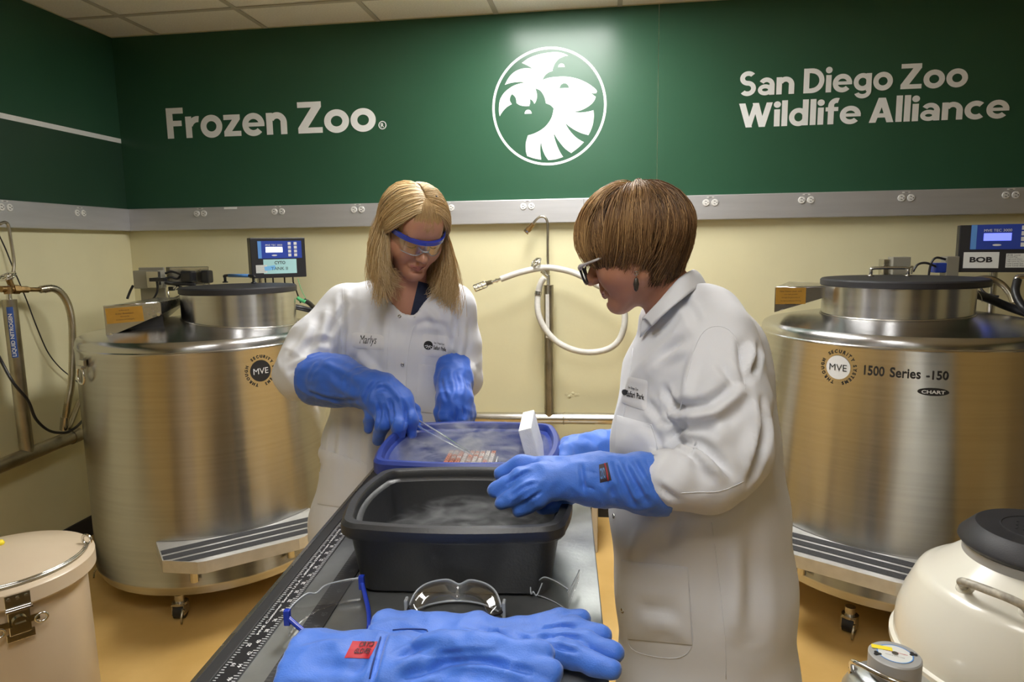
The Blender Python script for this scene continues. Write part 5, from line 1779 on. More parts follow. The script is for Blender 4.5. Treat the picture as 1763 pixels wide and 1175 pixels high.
class Head:
    def __init__(s, O, fh, pitch, roll=0.0, k=1.0):
        s.O, s.X, s.F, s.U = head_frame(O, fh, pitch, roll); s.k = k
        s.B = np.stack([s.X, s.F, s.U])
    def w(s, x, y, z): return s.O+(s.X*x+s.F*y+s.U*z)*s.k
    def loc(s, P): return ((np.asarray(P)-s.O)@s.B.T)/s.k
    def sculpt(s, f, older=True):
        w, k, B = s.w, s.k, s.B
        E = lambda c, r, kk, mode='add': f.ell(w(*c), np.array(r)*k, kk*k, B, mode)
        C = lambda a, b, ra, rb, kk, mode='add': f.cone(w(*a), w(*b), ra*k, rb*k, kk*k, mode)
        E((0, -.008, .020), (.074, .096, .084), .02)
        E((0, .020, -.042), (.060, .066, .076), .03)
        for sx in (-1, 1):
            C((sx*.052, -.004, -.058), (sx*.012, .064, -.101), .021, .018, .03)
            E((sx*.040, .055, -.040), (.026, .026, .030), .03)
            C((sx*.040, .030, -.035), (sx*.045, .000, -.03), .025, .025, .03)
        E((0, .070, -.104), (.021, .019, .017), .022)
        C((-.030, .079, .015), (.030, .079, .015), .014, .014, .02)
        E((0, .070, .045), (.048, .026, .032), .03)
        for sx in (-1, 1):
            E((sx*.033, .098, -.007), (.019, .017, .011), .012, 'sub')
            E((sx*.033, .073, -.008), (.0175, .0150, .0140), .003)
            C((sx*.021, .0855, -.0095), (sx*.046, .078, -.0115), .0022, .0018, .003)
        C((0, .083, .004), (0, .111, -.036), .0075, .0100, .014)
        E((0, .109, -.039), (.0115, .012, .0105), .008)
        for sx in (-1, 1):
            E((sx*.0125, .099, -.042), (.0080, .011, .0080), .006)
            E((sx*.0062, .106, -.0505), (.0035, .0055, .0035), .002, 'sub')
            # fold from the nose to the mouth corner
            C((sx*.021, .0955, -.046), (sx*.033, .080, -.076), .0022, .0026, .008, 'sub')
        C((0, .091, -.056), (0, .092, -.064), .006, .006, .01)
        for sx in (-1, 1):
            C((0, .0915, -.0690), (sx*.022, .0820, -.0735), .0050, .0030, .007)
            C((0, .0905, -.0790), (sx*.020, .0820, -.0760), .0056, .0030, .007)
        C((-.012, .086, -.0905), (.012, .086, -.0905), .004, .004, .008, 'sub')
        for sx in (-1, 1):
            E((sx*.0765, -.010, -.016), (.0075, .017, .030), .006)
            E((sx*.0770, -.002, -.040), (.0060, .009, .011), .006)
            E((sx*.0850, -.008, -.014), (.006, .009, .017), .004, 'sub')
        return f
    def face_mats(s, pos, Q):
        """index 1 on the lips"""
        c = s.loc(pos[Q].mean(1))
        x, y, z = c[:, 0], c[:, 1], c[:, 2]
        lip = (np.abs(x) < .023) & (y > .078) & (z < -.0665-np.abs(x)*.22) & (z > -.0840+np.abs(x)*.38)
        return lip.astype(np.int32)

def rot_about(v, axis_, ang):
    return np.array(Matrix.Rotation(ang, 3, Vector(axis_)) @ Vector(v))

def bbox_axes(pts, r, h, fine_pts=None, fr=.0, hf=None):
    P = np.array(pts); lo, hi = P.min(0)-r, P.max(0)+r
    out = []
    for i in range(3):
        if fine_pts is not None:
            Fp = np.array(fine_pts); out.append(axis(lo[i], hi[i], h, (Fp[:, i].min()-fr, Fp[:, i].max()+fr), hf))
        else: out.append(axis(lo[i], hi[i], h))
    return out

def snap(parent, bvh, x, y, r=.0055):
    h, n = hit_px(bvh, x, y)
    if h is None: return
    if n@(CAM-h) < 0: n = -n
    Rm = Vector(n).to_track_quat('Z', 'Y').to_matrix()
    MB().lathe([(r*.45, .001), (r*.5, .0026), (r*.9, .0026), (r, .001), (r, 0)], 18, h, Rm).build('snap_button', 'steel_p', parent, smooth=True)

def collar(name, parent, c, up, front, r0, mat='coat', span=150, depth=1.0, tip=.03, rx=1.0, lift=.0, wide=.045):
    """stand-and-fall collar round a neck: c centre of the neckline, up its axis, front its opening"""
    up = np.array(up, float); up /= np.linalg.norm(up)
    fr = np.array(front, float); fr -= up*(fr@up); fr /= np.linalg.norm(fr); sd = np.cross(fr, up)
    c = np.array(c, float)
    def fn(a, b):
        th = math.radians(180+(a-.5)*2*span)
        ff = abs(a-.5)*2                      # 1 at the tips
        prof = [(0, 0), (-.002, .020), (.001, .034), (.008, .038), (.016, .030), (.020+wide*.45, .004-tip*.3*ff**2), (.018+wide*(.8+.55*ff**3), -.022-tip*ff**2.2)]
        t = b*(len(prof)-1); i = min(int(t), len(prof)-2); u = t-i
        dr = prof[i][0]*(1-u)+prof[i+1][0]*u; dh = prof[i][1]*(1-u)+prof[i+1][1]*u
        drop = -.030*(1+math.cos(math.radians((a-.5)*2*span)+math.pi))/2*depth   # neckline falls to the front
        rr = r0+dr
        return c+(fr*math.cos(th)+sd*math.sin(th)*rx)*rr+up*(dh+drop+lift)
    return sheet(name, mat, parent, fn, 48, 14, .0026)

# ------------------------------------------------------------------ person at the left, blonde, working with the forceps
PA = thing('person', 'person with long blonde hair and blue goggles working forceps, in white coat', 'person', (0, 0, 0), 'people in lab coats')
hO = pd(712, 391, 1.95)
tc = CAM-hO; tc[2] = 0; tc /= np.linalg.norm(tc)
imr = np.array([-tc[1], tc[0], 0])                    # image right, horizontal (seen from the camera)
if imr@_r < 0: imr = -imr
yawA = math.radians(20)
fhA = tc*math.cos(yawA)+imr*math.sin(yawA)
HA = Head(hO, fhA, math.radians(31), math.radians(-3), 1.03)
latA = imr*math.cos(math.radians(8))-tc*math.sin(math.radians(8))*-1*0+tc*0  # across the chest
latA = imr
nbA = pd(704, 517, 2.06)                               # base of the neck
shR, shL = pd(598, 532, 2.12), pd(778, 530, 2.10)      # shoulder joints, image left / image right
elR, wrR = pd(517, 645, 2.04), pd(636, 664, 1.90)
elL, wrL = pd(797, 655, 2.16), pd(783, 690, 2.00)
secA = [(690, 528, 2.12, .150, .085), (684, 590, 2.13, .168, .120), (676, 680, 2.15, .172, .128), (666, 770, 2.17, .192, .138), (655, 900, 2.19, .212, .150), (648, 1040, 2.21, .225, .158)]
footA = pd(655, 1040, 2.2); PA.location = (footA[0], footA[1], 0)
def person_body(parent, H, nb, sh, el, wr, sec, lat, foot_xy, mats, fwd, name='body', shirt=None):
    pts = [H.O, nb, *sh, *el, *wr]+[pd(*s[:3]) for s in sec]+[np.array([foot_xy[0], foot_xy[1], .05])]
    fine = [H.w(x, y, z) for x in (-.09, .09) for y in (-.11, .13) for z in (-.135, .115)]
    f = Field(*bbox_axes(pts, .26, .012, fine, .005, .0027))
    for i in range(len(sec)-1):
        a, b = sec[i], sec[i+1]
        if b[1] > sec[3][1]: break
        sc = .78
        f.slab(pd(*a[:3]), pd(*b[:3]), (a[3]*sc, a[4]*sc), (b[3]*sc, b[4]*sc), lat, .03)
    hip = pd(*sec[3][:3])
    for sx in (-1, 1):
        h = hip+lat*.075*sx; kn = np.array([foot_xy[0], foot_xy[1], .46])+lat*.07*sx; an = np.array([foot_xy[0], foot_xy[1], .09])+lat*.07*sx
        f.chain([h, kn, an], [.085, .055, .042], .03)
        f.slab(an-np.array([0, 0, .05]), an+fwd*.13-np.array([0, 0, .055]), (.040, .034), (.036, .026), lat, .02)
    for s_, e_, w_ in zip(sh, el, wr):
        f.chain([s_, e_, w_], [.048, .036, .027], .03)
    f.cone(nb, nb+(sh[0]-nb)*.8, .045, .045, .04); f.cone(nb, nb+(sh[1]-nb)*.8, .045, .045, .04)
    f.cone(H.w(0, -.028, -.045), nb+np.array([0, 0, -.02]), .050, .058, .03)
    H.sculpt(f)
    pos, Q = f.mesh(1)
    mi = H.face_mats(pos, Q)
    zc = pos[Q].mean(1)[:, 2]
    mi[zc < .95] = 2; mi[zc < .075] = 3
    if shirt is not None:
        C_ = pos[Q].mean(1); mi[shirt(C_) & (zc > .95)] = 4
    return np_mesh(name, pos, Q, mats, parent, mi)
bodyA = person_body(PA, HA, nbA, (shR, shL), (elR, elL), (wrR, wrL), secA, latA, footA[:2], ['skin', 'lip', 'trouser', 'shoe', 'navy'], tc,
                     shirt=lambda C: (C[:, 2] < nbA[2]+.035) & (C[:, 2] < nbA[2]-.060))


def coat(parent, sec, lat, nb, sh, sleeves, hem, necks, h=.0065, folds=None, extra=None, lines=None):
    pts = [pd(*s[:3]) for s in sec]+[nb, *sh]+[p for s in sleeves for p in s[0]]
    ax_ = bbox_axes(pts, .27, h)
    f = Field(*ax_)
    for i in range(len(sec)-1):
        a, b = sec[i], sec[i+1]
        f.slab(pd(*a[:3]), pd(*b[:3]), (a[3], a[4]), (b[3], b[4]), lat, .04 if i else .01)
    for q in sh: f.cone(nb+np.array([0, 0, -.012]), q, .058, .066, .045)
    for ptsS, rs, k_ in sleeves: f.chain(ptsS, rs, k_)
    if extra: extra(f)
    for a, b, r0, r1 in necks: f.cone(a, b, r0, r1, .016, 'sub')
    f.half((0, 0, hem), (0, 0, -1))
    pos, Q = f.mesh(2)
    n = normals(pos, Q)
    if folds is not None:
        pos = pos+n*folds(pos, n)[:, None]
    if lines:
        bv = BVHTree.FromPolygons([tuple(p) for p in pos], [tuple(q) for q in Q])
        n = normals(pos, Q); d = np.zeros(len(pos))
        for pxs, w, a in lines: d += crease(pos, n, bv, pxs, w, a)
        pos = pos+n*d[:, None]
    return np_mesh('lab_coat', pos, Q, 'coat', parent)

cuffR = pd(556, 655, 2.00)
def foldsA(P, n):
    d = np.zeros(len(P))
    # long soft vertical pleats on the skirt, small crumples at sleeves
    z = P[:, 2]
    low = np.clip((1.05-z)/.35, 0, 1)
    q = np.stack([P@latA*9, P@tc*9, z*1.4], 1)
    d += low*.010*nz(q, 1.0, 3.1)
    up = 1-low*.6
    q = np.stack([P@latA*10, P@tc*8, z*5], 1)
    a = 1-np.abs(nz(q, 1.0, 9.7))*2.2
    d += up*.0055*a
    for c0, r, amp, fr in ((pd(520, 620, 2.02), .13, .010, 16), (pd(795, 600, 2.08), .11, .007, 18), (pd(600, 560, 2.02), .10, .006, 14)):
        wgt = np.exp(-((P-c0)**2).sum(1)/(r*r*.5))
        q = P@np.array([[.7, .1, .7], [-.7, .2, .6], [.1, 1, 0]]).T
        d += wgt*amp*(1-np.abs(nz(q*np.array([1, .35, .6]), fr, 1.7))*2.4)
    return d
LA = [([(588, 505), (590, 560), (591, 623)], .010, -.009), ([(531, 597), (550, 588), (572, 590)], .010, -.009), ([(500, 640), (520, 628), (540, 622)], .009, -.010),
      ([(564, 535), (556, 570), (545, 600)], .013, .010), ([(600, 520), (585, 545), (565, 580)], .010, -.007), ([(540, 560), (520, 590), (500, 615)], .012, .009),
      ([(666, 520), (664, 570), (661, 640)], .012, .006), ([(612, 610), (640, 640), (650, 690)], .014, .007), ([(620, 600), (600, 640), (596, 690)], .012, -.007),
      ([(785, 540), (782, 580), (776, 630)], .009, -.009), ([(800, 545), (797, 590), (790, 625)], .010, .008), ([(765, 560), (775, 590), (778, 620)], .009, -.006),
      ([(555, 770), (545, 830), (535, 900)], .016, .010), ([(606, 705), (598, 760), (590, 830)], .016, -.009), ([(640, 720), (634, 790), (628, 850)], .016, .010),
      ([(580, 720), (572, 780), (560, 850)], .014, -.007), ([(716, 560), (735, 555), (760, 560)], .010, -.005), ([(730, 530), (745, 545), (752, 570)], .010, .006), ([(640, 530), (630, 560), (625, 572)], .010, -.005)]
coatA = coat(PA, secA, latA, nbA+np.array([0, 0, -.02]), (shR, shL),
             [([shR, pd(545, 590, 2.08), elR, cuffR], [.070, .076, .074, .062], .03),
              ([shL, pd(790, 590, 2.13), elL, pd(788, 645, 2.09)], [.066, .064, .060, .052], .03)],
             .47, [(nbA+np.array([0, 0, .14]), nbA+np.array([0, 0, -.01]), .085, .062), (pd(706, 475, 1.99), pd(705, 528, 2.02), .058, .026), (pd(705, 528, 2.02), pd(706, 556, 2.03), .026, .008)], folds=foldsA, lines=LA, h=.0052)
bvA = bvh_of(coatA)
for q in ([(672, 500), (684, 520), (694, 540), (703, 560)], [(738, 502), (730, 522), (721, 540), (709, 560)]):
    lay_line('collar_edge', 'coat', coatA, bvA, q, .0042, .001)
# placket, snaps, pockets, patches
lay_line('placket_edge', 'coat', coatA, bvA, [(714, 560), (708, 580), (702, 620), (698, 680), (694, 720)], .0012, .0004)
lay_line('placket_edge', 'coat', coatA, bvA, [(672, 540), (668, 600), (664, 680), (662, 720)], .0007, .0004)
for x, y in ((688, 545), (693, 628), (690, 692)): snap(coatA, bvA, x, y)
lay_patch('name_patch', 'patch', coatA, bvA, [(606, 572), (661, 577), (662, 604), (606, 599)], 14, 8, .0024, round_=.18)
lay_text('name_letters', 'Marlys', 'print_dark', coatA, bvA, [(620, 578), (649, 579), (648, 597), (620, 596)], 0, .0036, .25)
lay_patch('logo_patch', 'patch', coatA, bvA, [(727, 575), (773, 579), (770, 617), (726, 612)], 12, 10, .0024, round_=.12)
lay_text('logo_letters', 'San Diego Zoo', 'print_dark', coatA, bvA, [(746, 589), (766, 591), (766, 595), (746, 593)], .01, .0036)
lay_text('logo_letters', 'Safari Park', 'print_dark', coatA, bvA, [(745, 595), (769, 598), (769, 605), (745, 602)], .02, .0036)
def disc_px(name, mat, parent, bvh, x, y, r, lift, n=20):
    c = hit_px(bvh, x, y)[0]
    if c is None: return
    P = [lay(bvh, [(x-r, y-r), (x+r, y-r), (x+r, y+r), (x-r, y+r)], .5, .5, lift)]
    for i in range(n):
        a = 2*math.pi*i/n
        P.append(lay(bvh, [(x-r, y-r), (x+r, y-r), (x+r, y+r), (x-r, y+r)], .5+.5*math.cos(a), .5+.5*math.sin(a), lift))
    if any(p is None for p in P): return
    MB().add(P, [(0, 1+i, 1+(i+1) % n) for i in range(n)]).build(name, mat, parent)
disc_px('logo_disc', 'print_dark', coatA, bvA, 736.5, 595, 7.5, .0034)
for a in np.linspace(.4, 3.0, 5):
    lay_line('logo_ray', 'patch', coatA, bvA, [(737+1.5*math.cos(a), 595+1.5*math.sin(a)), (737+6*math.cos(a), 595+6*math.sin(a))], .0010, .0038)
lay_patch('pocket', 'coat', coatA, bvA, [(720, 627), (764, 632), (752, 712), (716, 709)], 10, 12, .004)
lay_line('pocket_seam', 'coat', coatA, bvA, [(720, 627), (764, 632)], .0008, .0004)
lay_line('pocket_seam', 'coat', coatA, bvA, [(719, 638), (762, 643)], .0006, .0004)
lay_patch('pocket', 'coat', coatA, bvA, [(553, 773), (632, 800), (628, 880), (548, 868)], 12, 12, .005)
lay_line('pocket_seam', 'coat', coatA, bvA, [(553, 773), (590, 786), (632, 800)], .0011, .0004)
lay_line('pocket_seam', 'coat', coatA, bvA, [(550, 782), (547, 830), (552, 868), (575, 885)], .0008, .0004)
for q in ([(590, 492), (592, 530), (590, 575), (588, 600)], [(782, 505), (789, 540), (789, 580)]):
    lay_line('armhole_seam', 'coat', coatA, bvA, q, .0008, .0003)

bvBody = bvh_of(bodyA)
lay_patch('shirt', 'navy', PA, bvBody, [(720, 484), (752, 494), (742, 562), (705, 550)], 14, 16, .004)
# ------------------------------------------------------------------ gloves
def glove(parent, gaunt, fingers, palm, mat, h=.0042, grooves=(), k=.016, wr=.004, freq=26, name='glove', lines=None):
    """gaunt: ([points],[radii]); palm: list of cones; fingers: lists of ([points],[radii])"""
    pts = list(gaunt[0])+[p for q in fingers for p in q[0]]+[p for q in palm for p in q[:2]]
    f = Field(*bbox_axes(pts, .10, h))
    f.chain(gaunt[0], gaunt[1], .01)
    for a, b, ra, rb in palm: f.cone(a, b, ra, rb, .022)
    for P, R in fingers:
        for i in range(len(P)-1): f.cone(P[i], P[i+1], R[i], R[i+1], .010 if i == 0 else .006)
    for g in grooves: f.chain(g[0], [g[1]]*len(g[0]), .003, 'sub')
    # open cuff end, cut square
    a, b = np.array(gaunt[0][0]), np.array(gaunt[0][1])
    f.half(a+(b-a)/np.linalg.norm(b-a)*.0, a-b)
    pos, Q = f.mesh(2)
    n = normals(pos, Q)
    q = pos*np.array([1, 1, 1.0])
    d = wr*(1-np.abs(nz(q, freq, 5.3))*2.2)+wr*.5*nz(q, freq*2.3, 1.1)
    e = (b-a)/np.linalg.norm(b-a); d *= np.clip(((pos-a)@e)/.02, .1, 1)
    pos = pos+n*d[:, None]
    if lines:
        bv = BVHTree.FromPolygons([tuple(p) for p in pos], [tuple(q) for q in Q])
        n = normals(pos, Q); d = np.zeros(len(pos))
        for pxs, w_, a_ in lines: d += crease(pos, n, bv, pxs, w_, a_)
        pos = pos+n*d[:, None]
    return np_mesh(name, pos, Q, mat, parent)
# right hand (image left) with the forceps
gA = glove(PA, ([pd(541, 652, 2.02), pd(580, 656, 1.97), pd(622, 668, 1.91), pd(645, 676, 1.88)], [.080, .074, .054, .048]),
           [([pd(643, 695, 1.87), pd(640, 715, 1.86), pd(634, 738, 1.87)], [.021, .0185, .0145]),
            ([pd(658, 702, 1.85), pd(659, 732, 1.82), pd(650, 758, 1.85)], [.022, .0185, .0145]),
            ([pd(680, 706, 1.84), pd(687, 734, 1.80), pd(686, 760, 1.83)], [.021, .0185, .0145]),
            ([pd(698, 702, 1.85), pd(708, 722, 1.82), pd(710, 746, 1.84)], [.020, .0175, .0135]),
            ([pd(690, 685, 1.90), pd(712, 708, 1.92), pd(722, 736, 1.89)], [.020, .0175, .0140])],
           [(pd(640, 672, 1.88), pd(655, 698, 1.855), .048, .036), (pd(660, 670, 1.88), pd(690, 702, 1.845), .042, .034), (pd(645, 668, 1.89), pd(690, 690, 1.86), .036, .034)],
           'glove', wr=.003, lines=[([(628, 690), (634, 672), (650, 656)], .006, -.007), ([(640, 676), (655, 668), (672, 672)], .007, -.004), ([(650, 690), (654, 715), (648, 738)], .0045, -.008), ([(672, 690), (676, 715), (672, 742)], .0045, -.008), ([(695, 690), (699, 712), (698, 738)], .0045, -.007), ([(560, 625), (590, 640), (625, 655)], .010, .005), ([(530, 675), (570, 688), (615, 690)], .006, -.005), ([(580, 650), (600, 665), (618, 672)], .010, -.004), ([(665, 660), (680, 675), (690, 690)], .007, .004)], grooves=[([pd(622, 688, 1.85), pd(633, 676, 1.84), pd(645, 664, 1.84), pd(660, 651, 1.86)], .004)])
gA2 = glove(PA, ([pd(780, 630, 2.10), pd(782, 655, 2.06), pd(781, 685, 2.00), pd(782, 697, 1.98)], [.060, .057, .047, .045]),
            [([pd(772, 705, 1.965), pd(768, 718, 1.955), pd(773, 729, 1.955)], [.020, .020, .017]),
             ([pd(790, 710, 1.97), pd(795, 722, 1.96), pd(794, 733, 1.985)], [.020, .019, .017]),
             ([pd(801, 705, 1.985), pd(803, 718, 1.985), pd(803, 730, 2.0)], [.018, .018, .016]),
             ([pd(806, 700, 2.00), pd(809, 712, 2.005), pd(808, 726, 2.01)], [.017, .017, .015]),
             ([pd(766, 700, 1.99), pd(758, 710, 1.98), pd(758, 722, 1.98)], [.018, .018, .015])],
            [(pd(778, 690, 1.985), pd(780, 709, 1.97), .038, .026), (pd(794, 690, 1.995), pd(798, 708, 1.985), .034, .026)], 'glove', wr=.003, lines=[([(758, 650), (763, 672), (770, 692)], .006, -.004), ([(790, 645), (798, 665), (795, 685)], .007, .004), ([(785, 702), (786, 713), (784, 727)], .004, -.007), ([(797, 700), (799, 712), (799, 726)], .0035, -.006), ([(775, 640), (780, 658), (782, 682)], .007, .004)])

# ------------------------------------------------------------------ goggles on the blonde head
def wearing(name, parent, label=None):
    e = bpy.data.objects.new(name, None); COL.objects.link(e); set_parent(e, parent); return e
def browpt(x): return (.078*math.sin(x*1.28)/math.sin(1.28), .034+.082*(math.cos(x*1.28)-math.cos(1.28))/(1-math.cos(1.28)))
def gl_lens(a, b):
    x = (a-.5)*2; px_, py_ = browpt(x)
    low = .040-.018*math.exp(-(x/.16)**2)
    return HA.w(px_*(1-.04*b), py_-.004*b, .010-low*b)
gog = sheet('goggles', 'lens', PA, gl_lens, 40, 8, .0018)
m = MB(); pts = []; N = 40
vs = []; fs = []
for i in range(N+1):
    x = (i/N-.5)*2; bx_, by_ = browpt(x*1.0)
    hh = .0052+.003*abs(x)**2
    for dz, dy in ((-hh, .002), (hh*.8, .002), (hh*.8, -.010), (-hh, -.006)): vs.append(HA.w(bx_*(1+.0), by_+dy, .013+dz-.002*x*x))
for i in range(N):
    for k in range(4): fs.append((4*i+k, 4*i+(k+1) % 4, 4*i+4+(k+1) % 4, 4*i+4+k))
fs += [(3, 2, 1, 0), tuple(range(4*N, 4*N+4))]
m.add(vs, fs).build('brow_bar', 'goggle_blue', gog)
for sx in (-1, 1):
    p0 = HA.w(sx*.078, .034, .012)
    vs = []; N2 = 10
    for i in range(N2+1):
        t = i/N2
        c = np.array([sx*(.078+.004*t), .036-.075*t, .012+.004*t]); hh = .010*(1-t)+.0042*t
        for dz, dx in ((-hh, .002), (hh, .002), (hh, -.002), (-hh, -.002)): vs.append(HA.w(c[0]+dx*sx, c[1], c[2]+dz))
    fs = []
    for i in range(N2):
        for k in range(4): fs.append((4*i+k, 4*i+(k+1) % 4, 4*i+4+(k+1) % 4, 4*i+4+k))
    fs += [(3, 2, 1, 0), tuple(range(4*N2, 4*N2+4))]
    MB().add(vs, fs).build('temple_arm', 'goggle_blue', gog)
MB().tube([gl_lens(a, 1.0) for a in np.linspace(.02, .98, 50)], .0011, 6).build('lens_rim', rim_clear, gog, smooth=True)
MB().tube(spline([HA.w(-.016, .098, -.008), HA.w(-.008, .112, -.012), HA.w(0, .117, -.011), HA.w(.008, .112, -.012), HA.w(.016, .098, -.008)], 5), .0022, 8).build('nose_bridge', rim_clear, gog, smooth=True)
# brows and lash lines
def brow_lash(H, parent, bm, col):
    MB().tube(spline([H.w(-.022, .0835, -.0755), H.w(-.010, .0935, -.0745), H.w(0, .0962, -.0742), H.w(.010, .0935, -.0745), H.w(.022, .0835, -.0755)], 5), .0009, 6).build('mouth_line', 'lip_dark', parent, smooth=True)
    for sx in (-1, 1):
        m = MB()
        for i in range(40):
            t = i/39; x = .016+.036*t; y = .0935-.016*t*t; z = .0135+.006*math.sin(t*2.3)
            d = np.array([.006*(1 if t > .2 else .3)*sx, -.001, .003-.005*t])
            p = np.array([sx*x, y+.001, z+random.uniform(-.002, .002)])
            m.tube([H.w(*p), H.w(*(p+d))], [.0006, .0002], 4)
        m.build('eyebrow', col, parent)
        MB().tube(spline([H.w(sx*.020, .0875, -.0118), H.w(sx*.032, .0885, -.0160), H.w(sx*.046, .080, -.0130)], 6), .0015, 5).build('lash_line', 'iris', parent, smooth=True)
browcol = M('brow_hair', (.14, .085, .05), .6)
brow_lash(HA, PA, bodyA, browcol)
# ------------------------------------------------------------------ long blonde hair
def strand_pts(ctrl, m=16):
    """resample control points (n,c,3) along a Catmull-Rom to (n,m,3)"""
    C = np.asarray(ctrl); n, c, _ = C.shape
    t = np.linspace(0, c-1-1e-6, m); i = t.astype(int); u = (t-i)[None, :, None]
    p0 = C[:, np.maximum(i-1, 0)]; p1 = C[:, i]; p2 = C[:, np.minimum(i+1, c-1)]; p3 = C[:, np.minimum(i+2, c-1)]
    return .5*((2*p1)+(-p0+p2)*u+(2*p0-5*p1+4*p2-p3)*u**2+(-p0+3*p1-3*p2+p3)*u**3)
def to_world(H, L): return H.O+(L@H.B)*H.k
def unit(v): return v/(np.linalg.norm(v, axis=-1, keepdims=True)+1e-9)
gA_ = HA.B@np.array([0, 0, -1.0])                 # gravity in head space
def side_strands(n, s, H, g, shoulder, lenr, yr0=(.75, -.75), yr1=(.22, -.9)):
    NC = 90
    ci = rng.integers(0, NC, n); cu = rng.random(NC)**.9; cph = rng.random(NC)*6.28; cl = rng.random(NC); cw = rng.random(NC)
    u = np.clip(cu[ci]+rng.normal(0, .026, n), 0, 1)
    y0 = yr0[0]+(yr0[1]-yr0[0])*u; y1 = yr1[0]+(yr1[1]-yr1[0])*u
    d0 = unit(np.stack([s*(.03+.10*rng.random(n)), y0, 1.0-.35*np.abs(y0)+.02*rng.random(n)], 1))
    d1 = unit(np.stack([np.full(n, s*1.0)*(1-.35*u), y1, -.10-.25*rng.random(n)], 1))
    rad = np.array([.078, .100, .092]); cen = np.array([0, -.008, .018])
    lift = .001+.021*rng.random(n)
    pts = []
    for t in np.linspace(0, 1, 6):
        d = unit(d0*(1-t)+d1*t)
        pts.append(cen+d*(rad+(lift*(.35+.65*math.sin(math.pi*min(t*.8, .5))))[:, None]))
    last = pts[-1]
    L = lenr[0]+(lenr[1]-lenr[0])*np.clip(.25+.6*cl[ci]+.25*rng.random(n), 0, 1)
    outw = unit(np.stack([np.full(n, s*1.0), .35-u*.9, np.zeros(n)], 1)); depth_ = (rng.random(n)-.75)*.040
    ph = cph[ci]+rng.normal(0, .35, n)
    for k, t in enumerate((.2, .4, .6, .8, .92, 1.0)):
        sway = .014*math.sin(t*3.0)+.020*t
        curl = max(0, t-.6)/.4
        p = last+g[None]*(L*t)[:, None]+outw*(sway+.006*np.sin(ph)*t+depth_*min(1, t*2))[:, None]
        wv = .010*t*np.sin(t*7+ph)
        p = p+np.stack([np.cos(ph), np.sin(ph*1.7), np.zeros(n)], 1)*(.007*t)+outw*wv[:, None]
        p = p-outw*(.045*curl**1.5*(cw[ci]-.35+.3*rng.random(n)))[:, None]+(-g)[None]*(.028*curl**2*cw[ci])[:, None]
        pts.append(p)
    TINTS.append(.12*(cl[ci]-.5)+.16*(cw[ci]-.5))
    return np.stack(pts, 1)
TINTS = []
ctrl = np.concatenate([side_strands(2600, 1, HA, gA_, None, (.11, .20), yr1=(.34, -.9)), side_strands(2800, -1, HA, gA_, None, (.13, .235), yr1=(.30, -.9))])
stA = strand_pts(ctrl, 18)
# light fringe over the forehead
nF = 300
x = (rng.random(nF)-.5)*2
d0 = unit(np.stack([x*.25, .45+.1*rng.random(nF), np.ones(nF)], 1)); d1 = unit(np.stack([x*.60, np.ones(nF), -.02+.10*rng.random(nF)], 1))
rad = np.array([.078, .100, .092]); cen = np.array([0, -.008, .018])
fr = []
for t in np.linspace(0, 1, 5):
    d = unit(d0*(1-t)+d1*t); fr.append(cen+d*(rad+.005+.006*math.sin(math.pi*t)+.003*rng.random(nF)[:, None]))
stF = strand_pts(np.stack(fr, 1), 18)
# keep the fringe outside the forehead
stA = to_world(HA, stA); stF = to_world(HA, stF)
allS = np.concatenate([stA, stF])
rad_ = np.concatenate([np.full(len(stA), .00098), np.full(len(stF), .0007)])*(.7+.6*rng.random(len(allS)))
tin = np.clip(.60+.16*rng.standard_normal(len(allS)), 0, 1); tin[:len(stA)] = np.clip(tin[:len(stA)]+1.4*np.concatenate(TINTS), 0, 1)
tin[len(stA):] = np.clip(.25+.2*rng.random(nF), 0, 1)
# inner shell: scalp cap and two curtains
f = Field(*bbox_axes([HA.w(x, y, z) for x in (-.10, .10) for y in (-.14, .12) for z in (-.12, .12)]+[pd(640, 500, 1.98), pd(790, 490, 1.98)], .06, .0045))
f.ell(HA.w(0, -.010, .020), np.array([.080, .101, .093])*HA.k, .01, HA.B)
gW = np.array([0, 0, -1.0])
for s in (-1, 1):
    L = .17 if s < 0 else .145
    a = HA.w(s*.074, -.030, .015); b = HA.w(s*.082, -.040, -.03)+gW*.05; c = HA.w(s*.080, -.045, -.03)+gW*L
    f.slab(a, b, (.016, .036), (.014, .036), HA.X, .02); f.slab(b, c, (.014, .036), (.008, .030), HA.X, .02)
f.slab(HA.w(0, -.075, -.02), HA.w(0, -.085, -.03)+gW*.12, (.06, .03), (.07, .025), HA.X, .03)
# clear the face
f.ell(HA.w(0, .078, -.050), np.array([.064, .075, .110])*HA.k, .008, HA.B, 'sub')
f.ell(HA.w(0, .085, -.005), np.array([.060, .055, .060])*HA.k, .01, HA.B, 'sub')
f.cone(HA.w(0, .03, -.10), HA.w(0, .03, -.2), .062, .05, .01, 'sub')
P, Q = f.mesh(2)
P = P+normals(P, Q)*(.003*nz(P@HA.B.T*np.array([60, 60, 9]), 1.0, 2.2))[:, None]
blond = hair_mat('blonde_hair', (.27, .150, .055), (.60, .40, .175), (.90, .73, .45))
hairA = hair_object('hair', blond, PA, allS, rad_, tin, (P, Q), .30)
# dark clip band at the side of the head
MB().tube(spline([HA.w(-.030, .030, .112), HA.w(-.062, .022, .088), HA.w(-.086, .010, .045), HA.w(-.094, .0, .01)], 6), .0028, 6).build('hair_band', 'black', hairA, smooth=True)
